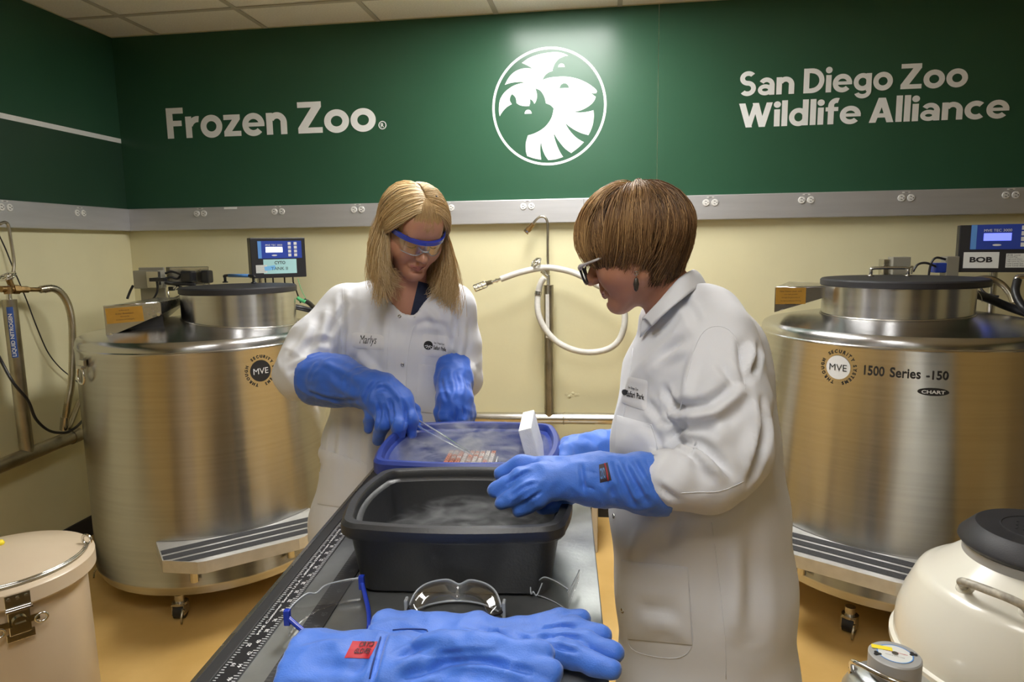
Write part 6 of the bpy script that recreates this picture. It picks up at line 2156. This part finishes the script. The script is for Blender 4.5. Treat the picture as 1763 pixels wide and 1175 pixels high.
# ------------------------------------------------------------------ person at the right, short brown hair, seen from the side
PB = thing('person', 'person with short brown hair and dark spectacles seen from the side, in white coat', 'person', (0, 0, 0), 'people in lab coats')
hO = pd(1091, 425, 1.47)
tb_ = CAM-hO; tb_[2] = 0; tb_ /= np.linalg.norm(tb_)
iml = np.array([tb_[1], -tb_[0], 0])                   # image left, horizontal
if iml@_r > 0: iml = -iml
ya = math.radians(-9)
HB = Head(hO, iml*math.cos(ya)+tb_*math.sin(ya), math.radians(19), math.radians(0), 1.02)
yb_ = math.radians(16)
fwdB = iml*math.cos(yb_)+tb_*math.sin(yb_)             # chest faces image left and a little to the camera
latB = np.array([-fwdB[1], fwdB[0], 0])
nbB = pd(1163, 520, 1.50)
shN, shF = pd(1232, 590, 1.38), pd(1178, 585, 1.66)    # near and far shoulder
elN, wrN = pd(1252, 790, 1.30), pd(1060, 828, 1.27)
elF, wrF = pd(1150, 770, 1.76), pd(1010, 776, 1.74)
secB = [(1190, 572, 1.52, .150, .100), (1192, 650, 1.51, .175, .142), (1192, 760, 1.50, .185, .165), (1198, 880, 1.51, .195, .180), (1208, 1000, 1.52, .205, .186), (1214, 1175, 1.54, .215, .190), (1216, 1320, 1.56, .22, .19)]
footB = pd(1214, 1250, 1.55); PB.location = (footB[0], footB[1], 0)
bodyB = person_body(PB, HB, nbB, (shN, shF), (elN, elF), (wrN, wrF), secB, latB, footB[:2], ['skin2', 'lip', 'trouser', 'shoe', 'navy'], fwdB, shirt=lambda C: C[:, 2] < nbB[2]-.06)

def foldsB(P, n):
    d = np.zeros(len(P)); z = P[:, 2]
    low = np.clip((1.02-z)/.3, 0, 1)
    q = np.stack([P@latB*8, P@fwdB*8, z*1.1], 1)
    d += low*.010*nz(q, 1.0, 7.7)
    q = np.stack([P@latB*9, P@fwdB*9, z*5.5], 1)
    d += (1-low*.8)*.006*(1-np.abs(nz(q, 1.0, 4.2))*2.2)
    # dragged creases radiating from the bend of the elbow
    c0 = pd(1185, 755, 1.25); wgt = np.exp(-((P-c0)**2).sum(1)/(.13**2))
    dirs = P-c0; ang = np.arctan2(dirs[:, 2], dirs@_r)
    d += wgt*.003*np.cos(ang*7+2.0*nz(P, 9.0, .3))
    for c0, r, amp, fr in ((pd(1255, 700, 1.27), .12, .007, 10), (pd(1230, 835, 1.24), .11, .006, 11), (pd(1140, 820, 1.22), .07, .006, 20), (pd(1290, 610, 1.36), .12, .006, 9)):
        wgt = np.exp(-((P-c0)**2).sum(1)/(r*r*.6))
        u = np.array([.62, .1, .78]); v = np.array([-.78, .1, .62])
        q = np.stack([P@u*.45, P@v, P[:, 1]*.6], 1)
        d += wgt*amp*(1-np.abs(nz(q, fr, 2.9))*2.4)
    return d
LB = [([(1173, 513), (1190, 535), (1202, 561)], .010, -.006), ([(1127, 632), (1150, 606), (1179, 582)], .012, -.010), ([(1120, 640), (1145, 618), (1180, 600)], .010, .007),
      ([(1145, 670), (1155, 690), (1170, 704)], .008, -.014), ([(1150, 716), (1190, 718), (1226, 711), (1255, 692), (1279, 668)], .011, .014), ([(1148, 702), (1190, 700), (1228, 690), (1262, 664)], .009, -.011),
      ([(1180, 732), (1165, 745), (1152, 754)], .007, -.012), ([(1164, 760), (1188, 762), (1212, 770), (1240, 795), (1263, 821)], .009, -.014), ([(1190, 782), (1215, 795), (1240, 818)], .010, .011),
      ([(1176, 775), (1192, 786), (1208, 800)], .006, -.010), ([(1150, 770), (1142, 785), (1136, 800)], .010, .010), ([(1240, 624), (1256, 646), (1272, 664)], .008, -.011), ([(1275, 588), (1281, 625), (1283, 664)], .009, -.011),
      ([(1309, 596), (1300, 625), (1290, 655)], .008, -.010), ([(1295, 590), (1291, 620), (1287, 650)], .009, .009), ([(1314, 690), (1312, 740), (1302, 800), (1290, 830)], .009, -.014), ([(1300, 690), (1300, 740), (1290, 795)], .012, .010),
      ([(1114, 694), (1125, 706), (1136, 722)], .009, -.009), ([(1105, 730), (1125, 745), (1140, 770)], .010, -.007), ([(1228, 881), (1235, 968), (1246, 1059), (1248, 1173)], .012, .010), ([(1216, 881), (1222, 968), (1234, 1059), (1236, 1173)], .012, -.009),
      ([(1165, 888), (1150, 920), (1138, 955)], .020, -.010), ([(1266, 948), (1268, 1010), (1262, 1090)], .016, .009), ([(1290, 900), (1300, 1000), (1305, 1120)], .022, -.008), ([(1110, 900), (1095, 935), (1085, 960)], .016, .009),
      ([(1320, 720), (1330, 800), (1338, 900)], .018, .008), ([(1100, 1040), (1130, 1050), (1160, 1040)], .014, -.006), ([(1110, 1080), (1140, 1070), (1170, 1085)], .014, .007), ([(1130, 835), (1150, 850), (1165, 862)], .007, -.008), ([(1200, 600), (1185, 650), (1180, 690)], .014, .008), ([(1230, 700), (1240, 740), (1235, 770)], .014, .008)]
cuffN = pd(1150, 828, 1.25)
coatB = coat(PB, secB, latB, nbB+np.array([0, 0, -.015]), (shN, shF),
             [([shN, pd(1245, 690, 1.32), pd(1252, 780, 1.29), pd(1215, 822, 1.265), cuffN], [.074, .082, .078, .064, .050], .028),
              ([shF, elF, pd(1075, 775, 1.75)], [.070, .062, .050], .03)],
             .42, [(nbB+np.array([0, 0, .15])+fwdB*.03, nbB+np.array([0, 0, .0])+fwdB*.01, .088, .060), (pd(1110, 500, 1.5), pd(1100, 560, 1.48), .045, .015)], h=.0062, folds=foldsB, lines=LB,
             extra=lambda f: (f.cone(pd(1215, 548, 1.46), pd(1245, 600, 1.5), .050, .070, .05), f.ell(pd(1262, 655, 1.53), (.06, .10, .12), .06)))
bvB = bvh_of(coatB)
cin = [(1105, 551, 1.445), (1133, 522, 1.415), (1168, 482, 1.425), (1191, 467, 1.475), (1192, 470, 1.53), (1165, 490, 1.585), (1130, 525, 1.60), (1103, 551, 1.57)]
cout = [(1122, 562, 1.405), (1150, 535, 1.375), (1185, 507, 1.385), (1211, 490, 1.465), (1213, 494, 1.54), (1190, 512, 1.62), (1150, 540, 1.64), (1115, 562, 1.60)]
ci_ = np.array(spline([pd(*q) for q in cin], 6)); co_ = np.array(spline([pd(*q) for q in cout], 6))
def colB(a, b):
    t = a*(len(ci_)-1); i = min(int(t), len(ci_)-2); u = t-i
    pi = ci_[i]*(1-u)+ci_[i+1]*u; po = co_[i]*(1-u)+co_[i+1]*u
    up_ = np.array([0, 0, 1.0])
    if b < .3:
        k = b/.3
        inn = pi+(pi-po)*.15-up_*.040
        return inn*(1-k)+(pi+up_*.002)*k
    k = (b-.3)/.7
    return pi*(1-k)+po*k+up_*(.006*math.sin(math.pi*k))+up_*.002*(1-k)
sheet('collar', 'coat', coatB, colB, 54, 12, .003)
snap(coatB, bvB, 1090, 570, .006)
for x, y in ((1049, 889), (1064, 1052)): snap(coatB, bvB, x+8, y, .0055)
lay_patch('logo_patch', 'patch', coatB, bvB, [(1082, 648), (1117, 656), (1113, 709), (1070, 694)], 12, 12, .0026, round_=.12)
lay_text('logo_letters', 'San Diego Zoo', 'print_dark', coatB, bvB, [(1084, 665), (1101, 669), (1101, 675), (1084, 670)], .01, .0038)
lay_text('logo_letters', 'Safari Park', 'print_dark', coatB, bvB, [(1081, 672), (1111, 680), (1111, 690), (1081, 683)], .02, .0038)
disc_px('logo_disc', 'print_dark', coatB, bvB, 1078, 676, 5, .0036)
lay_patch('pocket', 'coat', coatB, bvB, [(1063, 716), (1122, 732), (1132, 785), (1060, 780)], 12, 10, .004)
lay_line('pocket_seam', 'coat', coatB, bvB, [(1063, 716), (1092, 724), (1122, 732)], .0009, .0004)
lay_line('pocket_seam', 'coat', coatB, bvB, [(1122, 732), (1130, 760), (1133, 785)], .0007, .0004)
lay_patch('pocket', 'coat', coatB, bvB, [(1070, 966), (1184, 978), (1192, 1110), (1082, 1100)], 14, 14, .005)
lay_line('pocket_seam', 'coat', coatB, bvB, [(1070, 966), (1130, 973), (1184, 978)], .0011, .0004)
lay_line('pocket_seam', 'coat', coatB, bvB, [(1076, 1000), (1130, 1006), (1186, 1006)], .0006, .0004)
lay_line('pocket_seam', 'coat', coatB, bvB, [(1070, 966), (1078, 1010), (1080, 1085), (1088, 1118), (1130, 1132), (1172, 1132), (1192, 1110), (1190, 1060), (1184, 978)], .0008, .0004)
lay_line('placket_edge', 'coat', coatB, bvB, [(1090, 600), (1078, 690), (1062, 790)], .0009, .0004)
for q in ([(1168, 720), (1185, 640), (1205, 580), (1232, 562), (1262, 575), (1275, 620), (1285, 680)], [(1225, 900), (1238, 1000), (1248, 1100), (1250, 1170)], [(1160, 850), (1200, 848), (1240, 846), (1280, 830)]):
    lay_line('coat_seam', 'coat', coatB, bvB, q, .0008, .0003)

# near glove reaching over the black pan
gl = lambda *a: pd(*a)
gB = glove(PB, ([pd(1152, 836, 1.265), pd(1110, 832, 1.265), pd(1060, 828, 1.27), pd(1030, 824, 1.275)], [.058, .055, .046, .043]),
           [([pd(930, 802, 1.31), pd(895, 800, 1.32), pd(862, 817, 1.33)], [.0175, .017, .0135]),
            ([pd(935, 812, 1.27), pd(895, 822, 1.265), pd(853, 845, 1.27)], [.0175, .0175, .0140]),
            ([pd(945, 830, 1.255), pd(905, 845, 1.245), pd(865, 866, 1.25)], [.0175, .0175, .0140]),
            ([pd(955, 842, 1.26), pd(925, 860, 1.25), pd(893, 878, 1.255)], [.0165, .0165, .0135]),
            ([pd(985, 850, 1.30), pd(960, 866, 1.31), pd(935, 874, 1.31)], [.018, .017, .014])],
           [(pd(1030, 822, 1.275), pd(945, 806, 1.30), .040, .022), (pd(1030, 826, 1.27), pd(948, 824, 1.265), .040, .025), (pd(1025, 832, 1.27), pd(962, 838, 1.265), .038, .022)],
           'glove_l', grooves=[([pd(905, 815, 1.243), pd(930, 806, 1.243), pd(970, 804, 1.236), pd(1000, 808, 1.234), pd(1025, 816, 1.232)], .0022),
                               ([pd(930, 833, 1.226), pd(960, 828, 1.224), pd(1000, 836, 1.226), pd(1025, 842, 1.228)], .0022),
                               ([pd(1000, 800, 1.236), pd(1004, 825, 1.228), pd(1006, 850, 1.234)], .0020)], wr=.0022, freq=30, h=.0036, lines=[([(1057, 793), (1072, 830), (1090, 868)], .006, -.007), ([(1073, 793), (1092, 830), (1114, 868)], .006, -.007), ([(1090, 792), (1105, 815), (1125, 850)], .006, -.006), ([(1112, 790), (1125, 820), (1146, 866)], .006, -.006), ([(1048, 830), (1054, 850), (1062, 868)], .006, -.005), ([(1000, 800), (1003, 825), (1006, 852)], .004, -.004), ([(912, 812), (895, 820), (872, 834)], .003, -.006), ([(925, 832), (905, 838), (880, 855)], .003, -.006), ([(932, 848), (915, 858), (900, 868)], .003, -.006)])
bvG = bvh_of(gB)
lay_patch('glove_tag', 'tag_dark', gB, bvG, [(1031, 801), (1046, 797), (1053, 827), (1033, 832)], 8, 8, .0018)
lay_line('tag_stripe', 'red_tag', gB, bvG, [(1041, 799), (1045, 815), (1047, 828)], .0012, .0022)
lay_text('tag_letters', 'CRYO', 'blue_light', gB, bvG, [(1032, 808), (1040, 806), (1043, 824), (1034, 826)], .02, .0026)
gB2 = glove(PB, ([pd(1072, 774, 1.75), pd(1040, 774, 1.74), pd(1005, 778, 1.72), pd(992, 780, 1.70)], [.050, .048, .043, .042]),
            [([pd(985, 772, 1.69), pd(975, 776, 1.66), pd(970, 790, 1.64)], [.019, .018, .015]),
             ([pd(985, 785, 1.68), pd(975, 790, 1.65), pd(968, 800, 1.63)], [.019, .018, .015]),
             ([pd(988, 795, 1.68), pd(978, 802, 1.65), pd(970, 812, 1.63)], [.019, .018, .015]),
             ([pd(992, 803, 1.68), pd(984, 812, 1.65), pd(976, 820, 1.64)], [.018, .017, .014]),
             ([pd(990, 768, 1.72), pd(978, 766, 1.72), pd(972, 774, 1.71)], [.018, .018, .015])],
            [(pd(996, 778, 1.70), pd(986, 778, 1.69), .036, .026), (pd(996, 788, 1.69), pd(988, 794, 1.68), .034, .024)], 'glove_l', wr=.0028)

# spectacles slid down the nose
def HBw(x, y, z): return HB.w(x, y, z)
sp = None
tilt = .25
def rim(sx):
    pts = []
    for a in np.linspace(0, 2*math.pi, 40, endpoint=False):
        ca, sa = math.cos(a), math.sin(a)
        x = .0265*math.copysign(abs(ca)**.85, ca); z = .0205*math.copysign(abs(sa)**.85, sa)
        z += .006*max(0, x*1/.0265)**2*(1 if sa > 0 else .2)          # swept-up outer corner
        pts.append(HBw(sx*(.033+x), .121-.10*(.033+x)*1.0-.004, -.022+z+0*tilt))
    return pts
glas = MB().tube(rim(-1), .0026, 8, closed=True).build('spectacles', 'frame_black', PB, smooth=True)
MB().tube(rim(1), .0026, 8, closed=True).build('rim', 'frame_black', glas, smooth=True)
MB().tube(spline([HBw(-.0075, .116, -.017), HBw(0, .119, -.014), HBw(.0075, .116, -.017)], 5), .0024, 8).build('bridge', 'frame_black', glas, smooth=True)
for sx in (-1, 1):
    r = rim(sx); c = sum(r)/len(r)
    MB().add([c]+[c+(p-c)*.96 for p in r], [(0, 1+i, 1+(i+1) % len(r)) for i in range(len(r))]).build('lens', 'lens', glas)
    MB().tube(spline([HBw(sx*.062, .110, -.008), HBw(sx*.071, .102, -.004), HBw(sx*.076, .06, -.003), HBw(sx*.079, .01, -.002), HBw(sx*.080, -.012, -.006)], 5), [.0048]*6+[.0026]*15, 8).build('temple_arm', 'frame_pale', glas, smooth=True)
brow_lash(HB, PB, bodyB, browcol)
ear = HBw(-.083, -.002, -.052)
er_ = MB().tube([ear, ear+np.array([0, 0, -.012])], .0008, 6).build('earring', 'chrome', PB)
MB().lathe([(0, -.016), (.004, -.012), (.006, 0), (.004, .010), (0, .014)], 14, ear+np.array([0, 0, -.026]), Matrix.Diagonal((1, .5, 1))).build('earring_drop', 'earring', er_, smooth=True)
MB().tube([ear+np.array([.004*math.cos(a), 0, .004*math.sin(a)-.004]) for a in np.linspace(0, 6.28, 12, endpoint=False)], .0007, 5, closed=True).build('earring_hoop', 'chrome', er_)

# short layered hair falling from the crown
def crown_strands(n, H, g):
    cr = unit(np.array([[.0, -.30, 1.0]]))
    NC = 190
    ci = rng.integers(0, NC, n); cth = rng.random(NC)*2*math.pi; cj = rng.normal(0, .16, (NC, 3)); cfr = rng.random(NC); cli = rng.random(NC)
    th = cth[ci]+rng.normal(0, .06, n)                  # 0 = front
    fx, fy = np.sin(th), np.cos(th)
    # how far down each direction the hair falls (direction on the skull)
    front = np.clip(fy, 0, 1); back = np.clip(-fy, 0, 1); sidew = np.abs(fx)
    zend = -.02*front-.46*sidew*(1-front*.3)-.62*back
    lock = np.exp(-((fy-.42)/.20)**2)*sidew; gap = np.exp(-((fy-.02)/.16)**2)*sidew
    zend = zend-.34*lock+.14*gap+rng.normal(0, .09, n)+.10*(cli[ci]-.5)
    frac = .45+.42*cfr[ci]+.2*rng.random(n)                        # layered lengths
    d1 = unit(np.stack([fx*1.0, fy*1.0+.10*sidew, zend], 1))
    st = np.clip(rng.random(n)**1.5*.55, 0, .5)
    rad = np.array([.079, .101, .093]); cen = np.array([0, -.008, .018])
    lift = .006+.016*cli[ci]+.009*rng.random(n)
    jx = cj[ci]+rng.normal(0, .03, (n, 3)); jx[:, 2] *= .4
    CT.append(cli[ci]); BK.append(back)
    pts = []
    for i, t in enumerate(np.linspace(0, 1, 7)):
        tt = st+(np.minimum(frac+.2, 1.0)-st)*t
        d = unit(cr*(1-tt)[:, None]+d1*tt[:, None]+jx*(math.sin(math.pi*t)*.5))
        # sweep: strands lean towards the face on the sides
        d = unit(d+np.stack([np.zeros(n), .34*sidew*tt**2*(.4+cfr[ci]), np.zeros(n)], 1))
        bulge = lift*np.sin(np.pi*np.clip(tt*.72+.10, 0, 1))*(1-(.35+.6*back)*np.clip((tt-.55)/.45, 0, 1)**1.5)
        p = cen+d*(rad+(.003+bulge)[:, None])
        pts.append(p)
    P = np.stack(pts, 1)
    P[:, -1] += np.array([0, .014, -.040])*(back*(frac > .7))[:, None]; P[:, -2] += np.array([0, .003, -.016])*(back*(frac > .7))[:, None]
    # ends hang free a little
    P[:, -1] += g[None]*(.010*rng.random(n))[:, None]; P[:, -2] += g[None]*(.003*rng.random(n))[:, None]
    return P
CT = []; BK = []
gB_ = HB.B@np.array([0, 0, -1.0])
cs = crown_strands(6200, HB, gB_)
stB = strand_pts(cs, 14)
# long side lock in front of the ear and fringe over the brow
nl_ = 900
sgn = np.where(rng.random(nl_) < .6, -1.0, 1.0)
u = rng.random(nl_)
d0 = unit(np.stack([sgn*.35, .1+.5*u, np.ones(nl_)], 1)); d1 = unit(np.stack([sgn*(1.0-.75*u), .35+.75*u, -.42+.42*u+rng.normal(0, .08, nl_)], 1))
rad = np.array([.079, .101, .093]); cen = np.array([0, -.008, .018]); pts = []
for t in np.linspace(0, 1, 7):
    d = unit(d0*(1-t)+d1*t); pts.append(cen+d*(rad+.006+.016*math.sin(math.pi*(.2+.65*t))*(.5+rng.random(nl_)[:, None]*.7)))
stL = strand_pts(np.stack(pts, 1), 14)
allS = to_world(HB, np.concatenate([stB, stL]))
rad_ = np.full(len(allS), .00085)*(.7+.6*rng.random(len(allS)))
L_ = np.concatenate([stB, stL])[:, 7]
tin = np.clip(.36+.16*rng.standard_normal(len(allS))+.25*(rng.random(len(allS)) < .22)+.20*np.clip(L_[:, 1]/.1, -1, 1), 0, 1)
tin[:len(stB)] = np.clip(tin[:len(stB)]+.75*(CT[0]-.5), 0, 1)
f = Field(*bbox_axes([HB.w(x, y, z) for x in (-.10, .10) for y in (-.13, .12) for z in (-.11, .13)], .02, .004))
f.ell(HB.w(0, -.010, .022), np.array([.081, .103, .095])*HB.k, .01, HB.B)
f.slab(HB.w(0, -.062, .0), HB.w(0, -.070, -.040), (.066, .034), (.052, .020), HB.X, .03)
f.ell(HB.w(0, .085, -.055), np.array([.090, .075, .085])*HB.k, .008, HB.B, 'sub')
f.ell(HB.w(0, .010, -.110), np.array([.12, .060, .085])*HB.k, .008, HB.B, 'sub')
f.half(HB.w(0, -.05, -.050), -HB.U*.9+HB.F*.15)
P, Q = f.mesh(2)
P = P+normals(P, Q)*(.004*nz(P@HB.B.T*np.array([70, 14, 40]), 1.0, 6.2))[:, None]
brown = hair_mat('brown_hair', (.045, .023, .011), (.21, .11, .045), (.60, .37, .16))
hairB = hair_object('hair', brown, PB, allS, rad_, tin, (P, Q), .22)
# ================================================================== pair of cryo gloves lying on the table
GZ = TH+.028
def gp(x, y, z=None): return pz(x, y, GZ if z is None else z)
def table_glove(label, cuff, wrist, knuckle, wc, ww, wk, th, fingers, thumb, seed, grooves=(), lines=()):
    up = np.array([0, 0, 1.0])
    pts = [cuff, wrist, knuckle]+[p for q in fingers+[thumb] for p in q[0]]
    f = Field(*bbox_axes(pts, .10, .0040))
    d = knuckle-cuff; lat = np.cross(up, d); lat /= np.linalg.norm(lat)
    f.slab(cuff, wrist, (wc, th), (ww, th), lat, .01)
    f.slab(wrist, knuckle, (ww, th), (wk, th*.95), lat, .02)
    for P, R in fingers+[thumb]:
        for i in range(len(P)-1): f.cone(P[i], P[i+1], R[i], R[i+1], .009 if i == 0 else .006)
    for g in grooves: f.chain(g, [.0035]*len(g), .004, 'sub')
    f.half(cuff, cuff-wrist)
    f.half((0, 0, TH+.001), (0, 0, -1))
    pos, Q = f.mesh(2)
    n = normals(pos, Q)
    dsp = .0040*(1-np.abs(nz(pos, 17, seed))*2.2)+.0016*nz(pos, 44, seed)
    pos = pos+n*dsp[:, None]
    bv = BVHTree.FromPolygons([tuple(p) for p in pos], [tuple(q) for q in Q])
    n = normals(pos, Q); dsp = np.zeros(len(pos))
    for pxs, w_, a_ in lines: dsp += crease(pos, n, bv, pxs, w_, a_)
    pos = pos+n*dsp[:, None]
    pos[:, 2] = np.maximum(pos[:, 2], TH+.0012)
    o = np_mesh('cryo_glove', pos, Q, 'glove_l', None)
    return tag(o, label, 'glove', 'cryo gloves lying on the table')
z2 = TH+.030
def F(*pts, r=(.0175, .0175, .0135)): return ([gp(*p) for p in pts], list(r))
g1 = table_glove('blue cryo glove on the table, its fingers farthest right', gp(640, 1092), gp(815, 1098), gp(925, 1100), .058, .052, .046, .020,
                 [F((930, 1082), (965, 1069), (1000, 1068)), F((940, 1090), (990, 1086), (1036, 1096)), F((940, 1102), (1000, 1108), (1058, 1126)), F((930, 1115), (990, 1130), (1052, 1156))],
                 F((870, 1112), (920, 1122), (955, 1133), r=(.019, .018, .014)), 3.3,
                 lines=[([(700, 1085), (740, 1100), (790, 1098)], .006, -.005), ([(830, 1080), (850, 1095), (855, 1110)], .006, -.006), ([(790, 1085), (830, 1092), (870, 1085)], .007, .004), ([(880, 1085), (900, 1100), (905, 1115)], .005, -.004),
                        ([(930, 1083), (960, 1080), (990, 1080)], .0035, -.007), ([(930, 1098), (965, 1096), (1000, 1100)], .0035, -.007), ([(925, 1110), (960, 1115), (995, 1122)], .0035, -.007)])
g2 = table_glove('blue cryo glove with red tag in front at the table edge', gp(500, 1140), gp(690, 1143), gp(800, 1150), .074, .064, .055, .025,
                 [F((800, 1128, TH+.05), (870, 1138, TH+.05), (950, 1160, TH+.045), r=(.019, .019, .015)), F((800, 1150, TH+.04), (880, 1172, TH+.04), (940, 1192, TH+.03)), F((790, 1170), (850, 1198), (910, 1218)), F((780, 1190), (830, 1215), (880, 1235))],
                 F((740, 1118, TH+.05), (820, 1116, TH+.06), (935, 1128, TH+.055), r=(.022, .021, .016)), 8.1,
                 lines=[([(664, 1090), (655, 1115), (646, 1150), (640, 1172)], .005, -.008), ([(687, 1130), (715, 1118), (750, 1108)], .006, -.006), ([(691, 1165), (725, 1158), (760, 1150)], .007, -.007), ([(680, 1148), (715, 1138), (745, 1132)], .008, .005),
                        ([(740, 1150), (780, 1140), (825, 1137), (870, 1146), (910, 1158)], .005, -.010), ([(760, 1128), (800, 1124), (850, 1124)], .004, -.006), ([(520, 1120), (560, 1110), (590, 1112)], .010, .005), ([(540, 1150), (580, 1145), (620, 1150)], .010, -.005), ([(600, 1160), (620, 1150), (632, 1130)], .008, -.004)])
bv2 = bvh_of(g2)
lay_patch('glove_tag', 'red_tag', g2, bv2, [(607, 1105), (650, 1106), (636, 1135), (593, 1134)], 8, 8, .0018)
lay_text('tag_letters', 'CRYO', 'tag_dark', g2, bv2, [(622, 1108), (646, 1108), (642, 1117), (617, 1117)], .02, .003)
lay_text('tag_letters', 'GLOVES', 'tag_dark', g2, bv2, [(613, 1120), (640, 1120), (637, 1129), (608, 1129)], .02, .003)
bv1 = bvh_of(g1)
lay_line('cuff_seam', 'glove_d', g1, bv1, [(676, 1086), (700, 1084), (735, 1086), (730, 1100)], .0010, .0008)
lay_line('cuff_seam', 'glove_d', g2, bv2, [(655, 1098), (648, 1120), (640, 1150), (636, 1170)], .0012, .0006)

# ================================================================== cold vapour
def vapour(name, label, centre, radii, dens, scale, seed, lo=.42, hi=.72, stretch=(1, 1, 1)):
    bm = bmesh.new(); bmesh.ops.create_icosphere(bm, subdivisions=3, radius=1.0)
    me = bpy.data.meshes.new(name); bm.to_mesh(me); bm.free()
    o = bpy.data.objects.new(name, me); COL.objects.link(o)
    o.location = centre; o.scale = radii; o.rotation_euler = (0, 0, math.radians(3.4))
    m = bpy.data.materials.new(name); m.use_nodes = True; nt = m.node_tree
    for n in list(nt.nodes):
        if n.type == 'BSDF_PRINCIPLED': nt.nodes.remove(n)
    out = [n for n in nt.nodes if n.type == 'OUTPUT_MATERIAL'][0]
    vol = nt.nodes.new('ShaderNodeVolumeScatter'); vol.inputs['Color'].default_value = (1, 1, 1, 1); vol.inputs['Anisotropy'].default_value = .1
    tc_ = nt.nodes.new('ShaderNodeTexCoord')
    gr = nt.nodes.new('ShaderNodeTexGradient'); gr.gradient_type = 'SPHERICAL'
    nt.links.new(tc_.outputs['Object'], gr.inputs[0])
    mp = nt.nodes.new('ShaderNodeMapping'); mp.inputs['Location'].default_value = (seed, seed*.7, seed*.3); mp.inputs['Scale'].default_value = stretch
    nt.links.new(tc_.outputs['Object'], mp.inputs[0])
    nn = nt.nodes.new('ShaderNodeTexNoise'); nn.inputs['Scale'].default_value = scale; nn.inputs['Detail'].default_value = 5; nn.inputs['Distortion'].default_value = 1.6
    nt.links.new(mp.outputs[0], nn.inputs['Vector'])
    mr = nt.nodes.new('ShaderNodeMapRange'); mr.interpolation_type = 'SMOOTHSTEP'
    mr.inputs['From Min'].default_value = lo; mr.inputs['From Max'].default_value = hi
    nt.links.new(nn.outputs['Fac'], mr.inputs[0])
    m1 = nt.nodes.new('ShaderNodeMath'); m1.operation = 'MULTIPLY'
    sm = nt.nodes.new('ShaderNodeMath'); sm.operation = 'SQRT'
    nt.links.new(gr.outputs['Fac'], sm.inputs[0])
    nt.links.new(sm.outputs[0], m1.inputs[0]); nt.links.new(mr.outputs[0], m1.inputs[1])
    m2 = nt.nodes.new('ShaderNodeMath'); m2.operation = 'MULTIPLY'; m2.inputs[1].default_value = dens
    nt.links.new(m1.outputs[0], m2.inputs[0]); nt.links.new(m2.outputs[0], vol.inputs['Density'])
    nt.links.new(vol.outputs[0], out.inputs['Volume'])
    me.materials.append(m)
    return tag(o, label, 'vapour', None, 'stuff')
vapour('cold_vapour', 'white vapour curling over the vials in blue pan', tuple(T(.315, .775, .935)), (.215, .185, .080), 30, 2.1, 2.3, .50, .72, (1, 1.7, 1))
vapour('cold_vapour', 'thin white vapour lying inside the black pan', tuple(T(.35, .40, .895)), (.175, .13, .060), 17, 2.0, 7.9, .46, .72, (1, 1.5, 1))
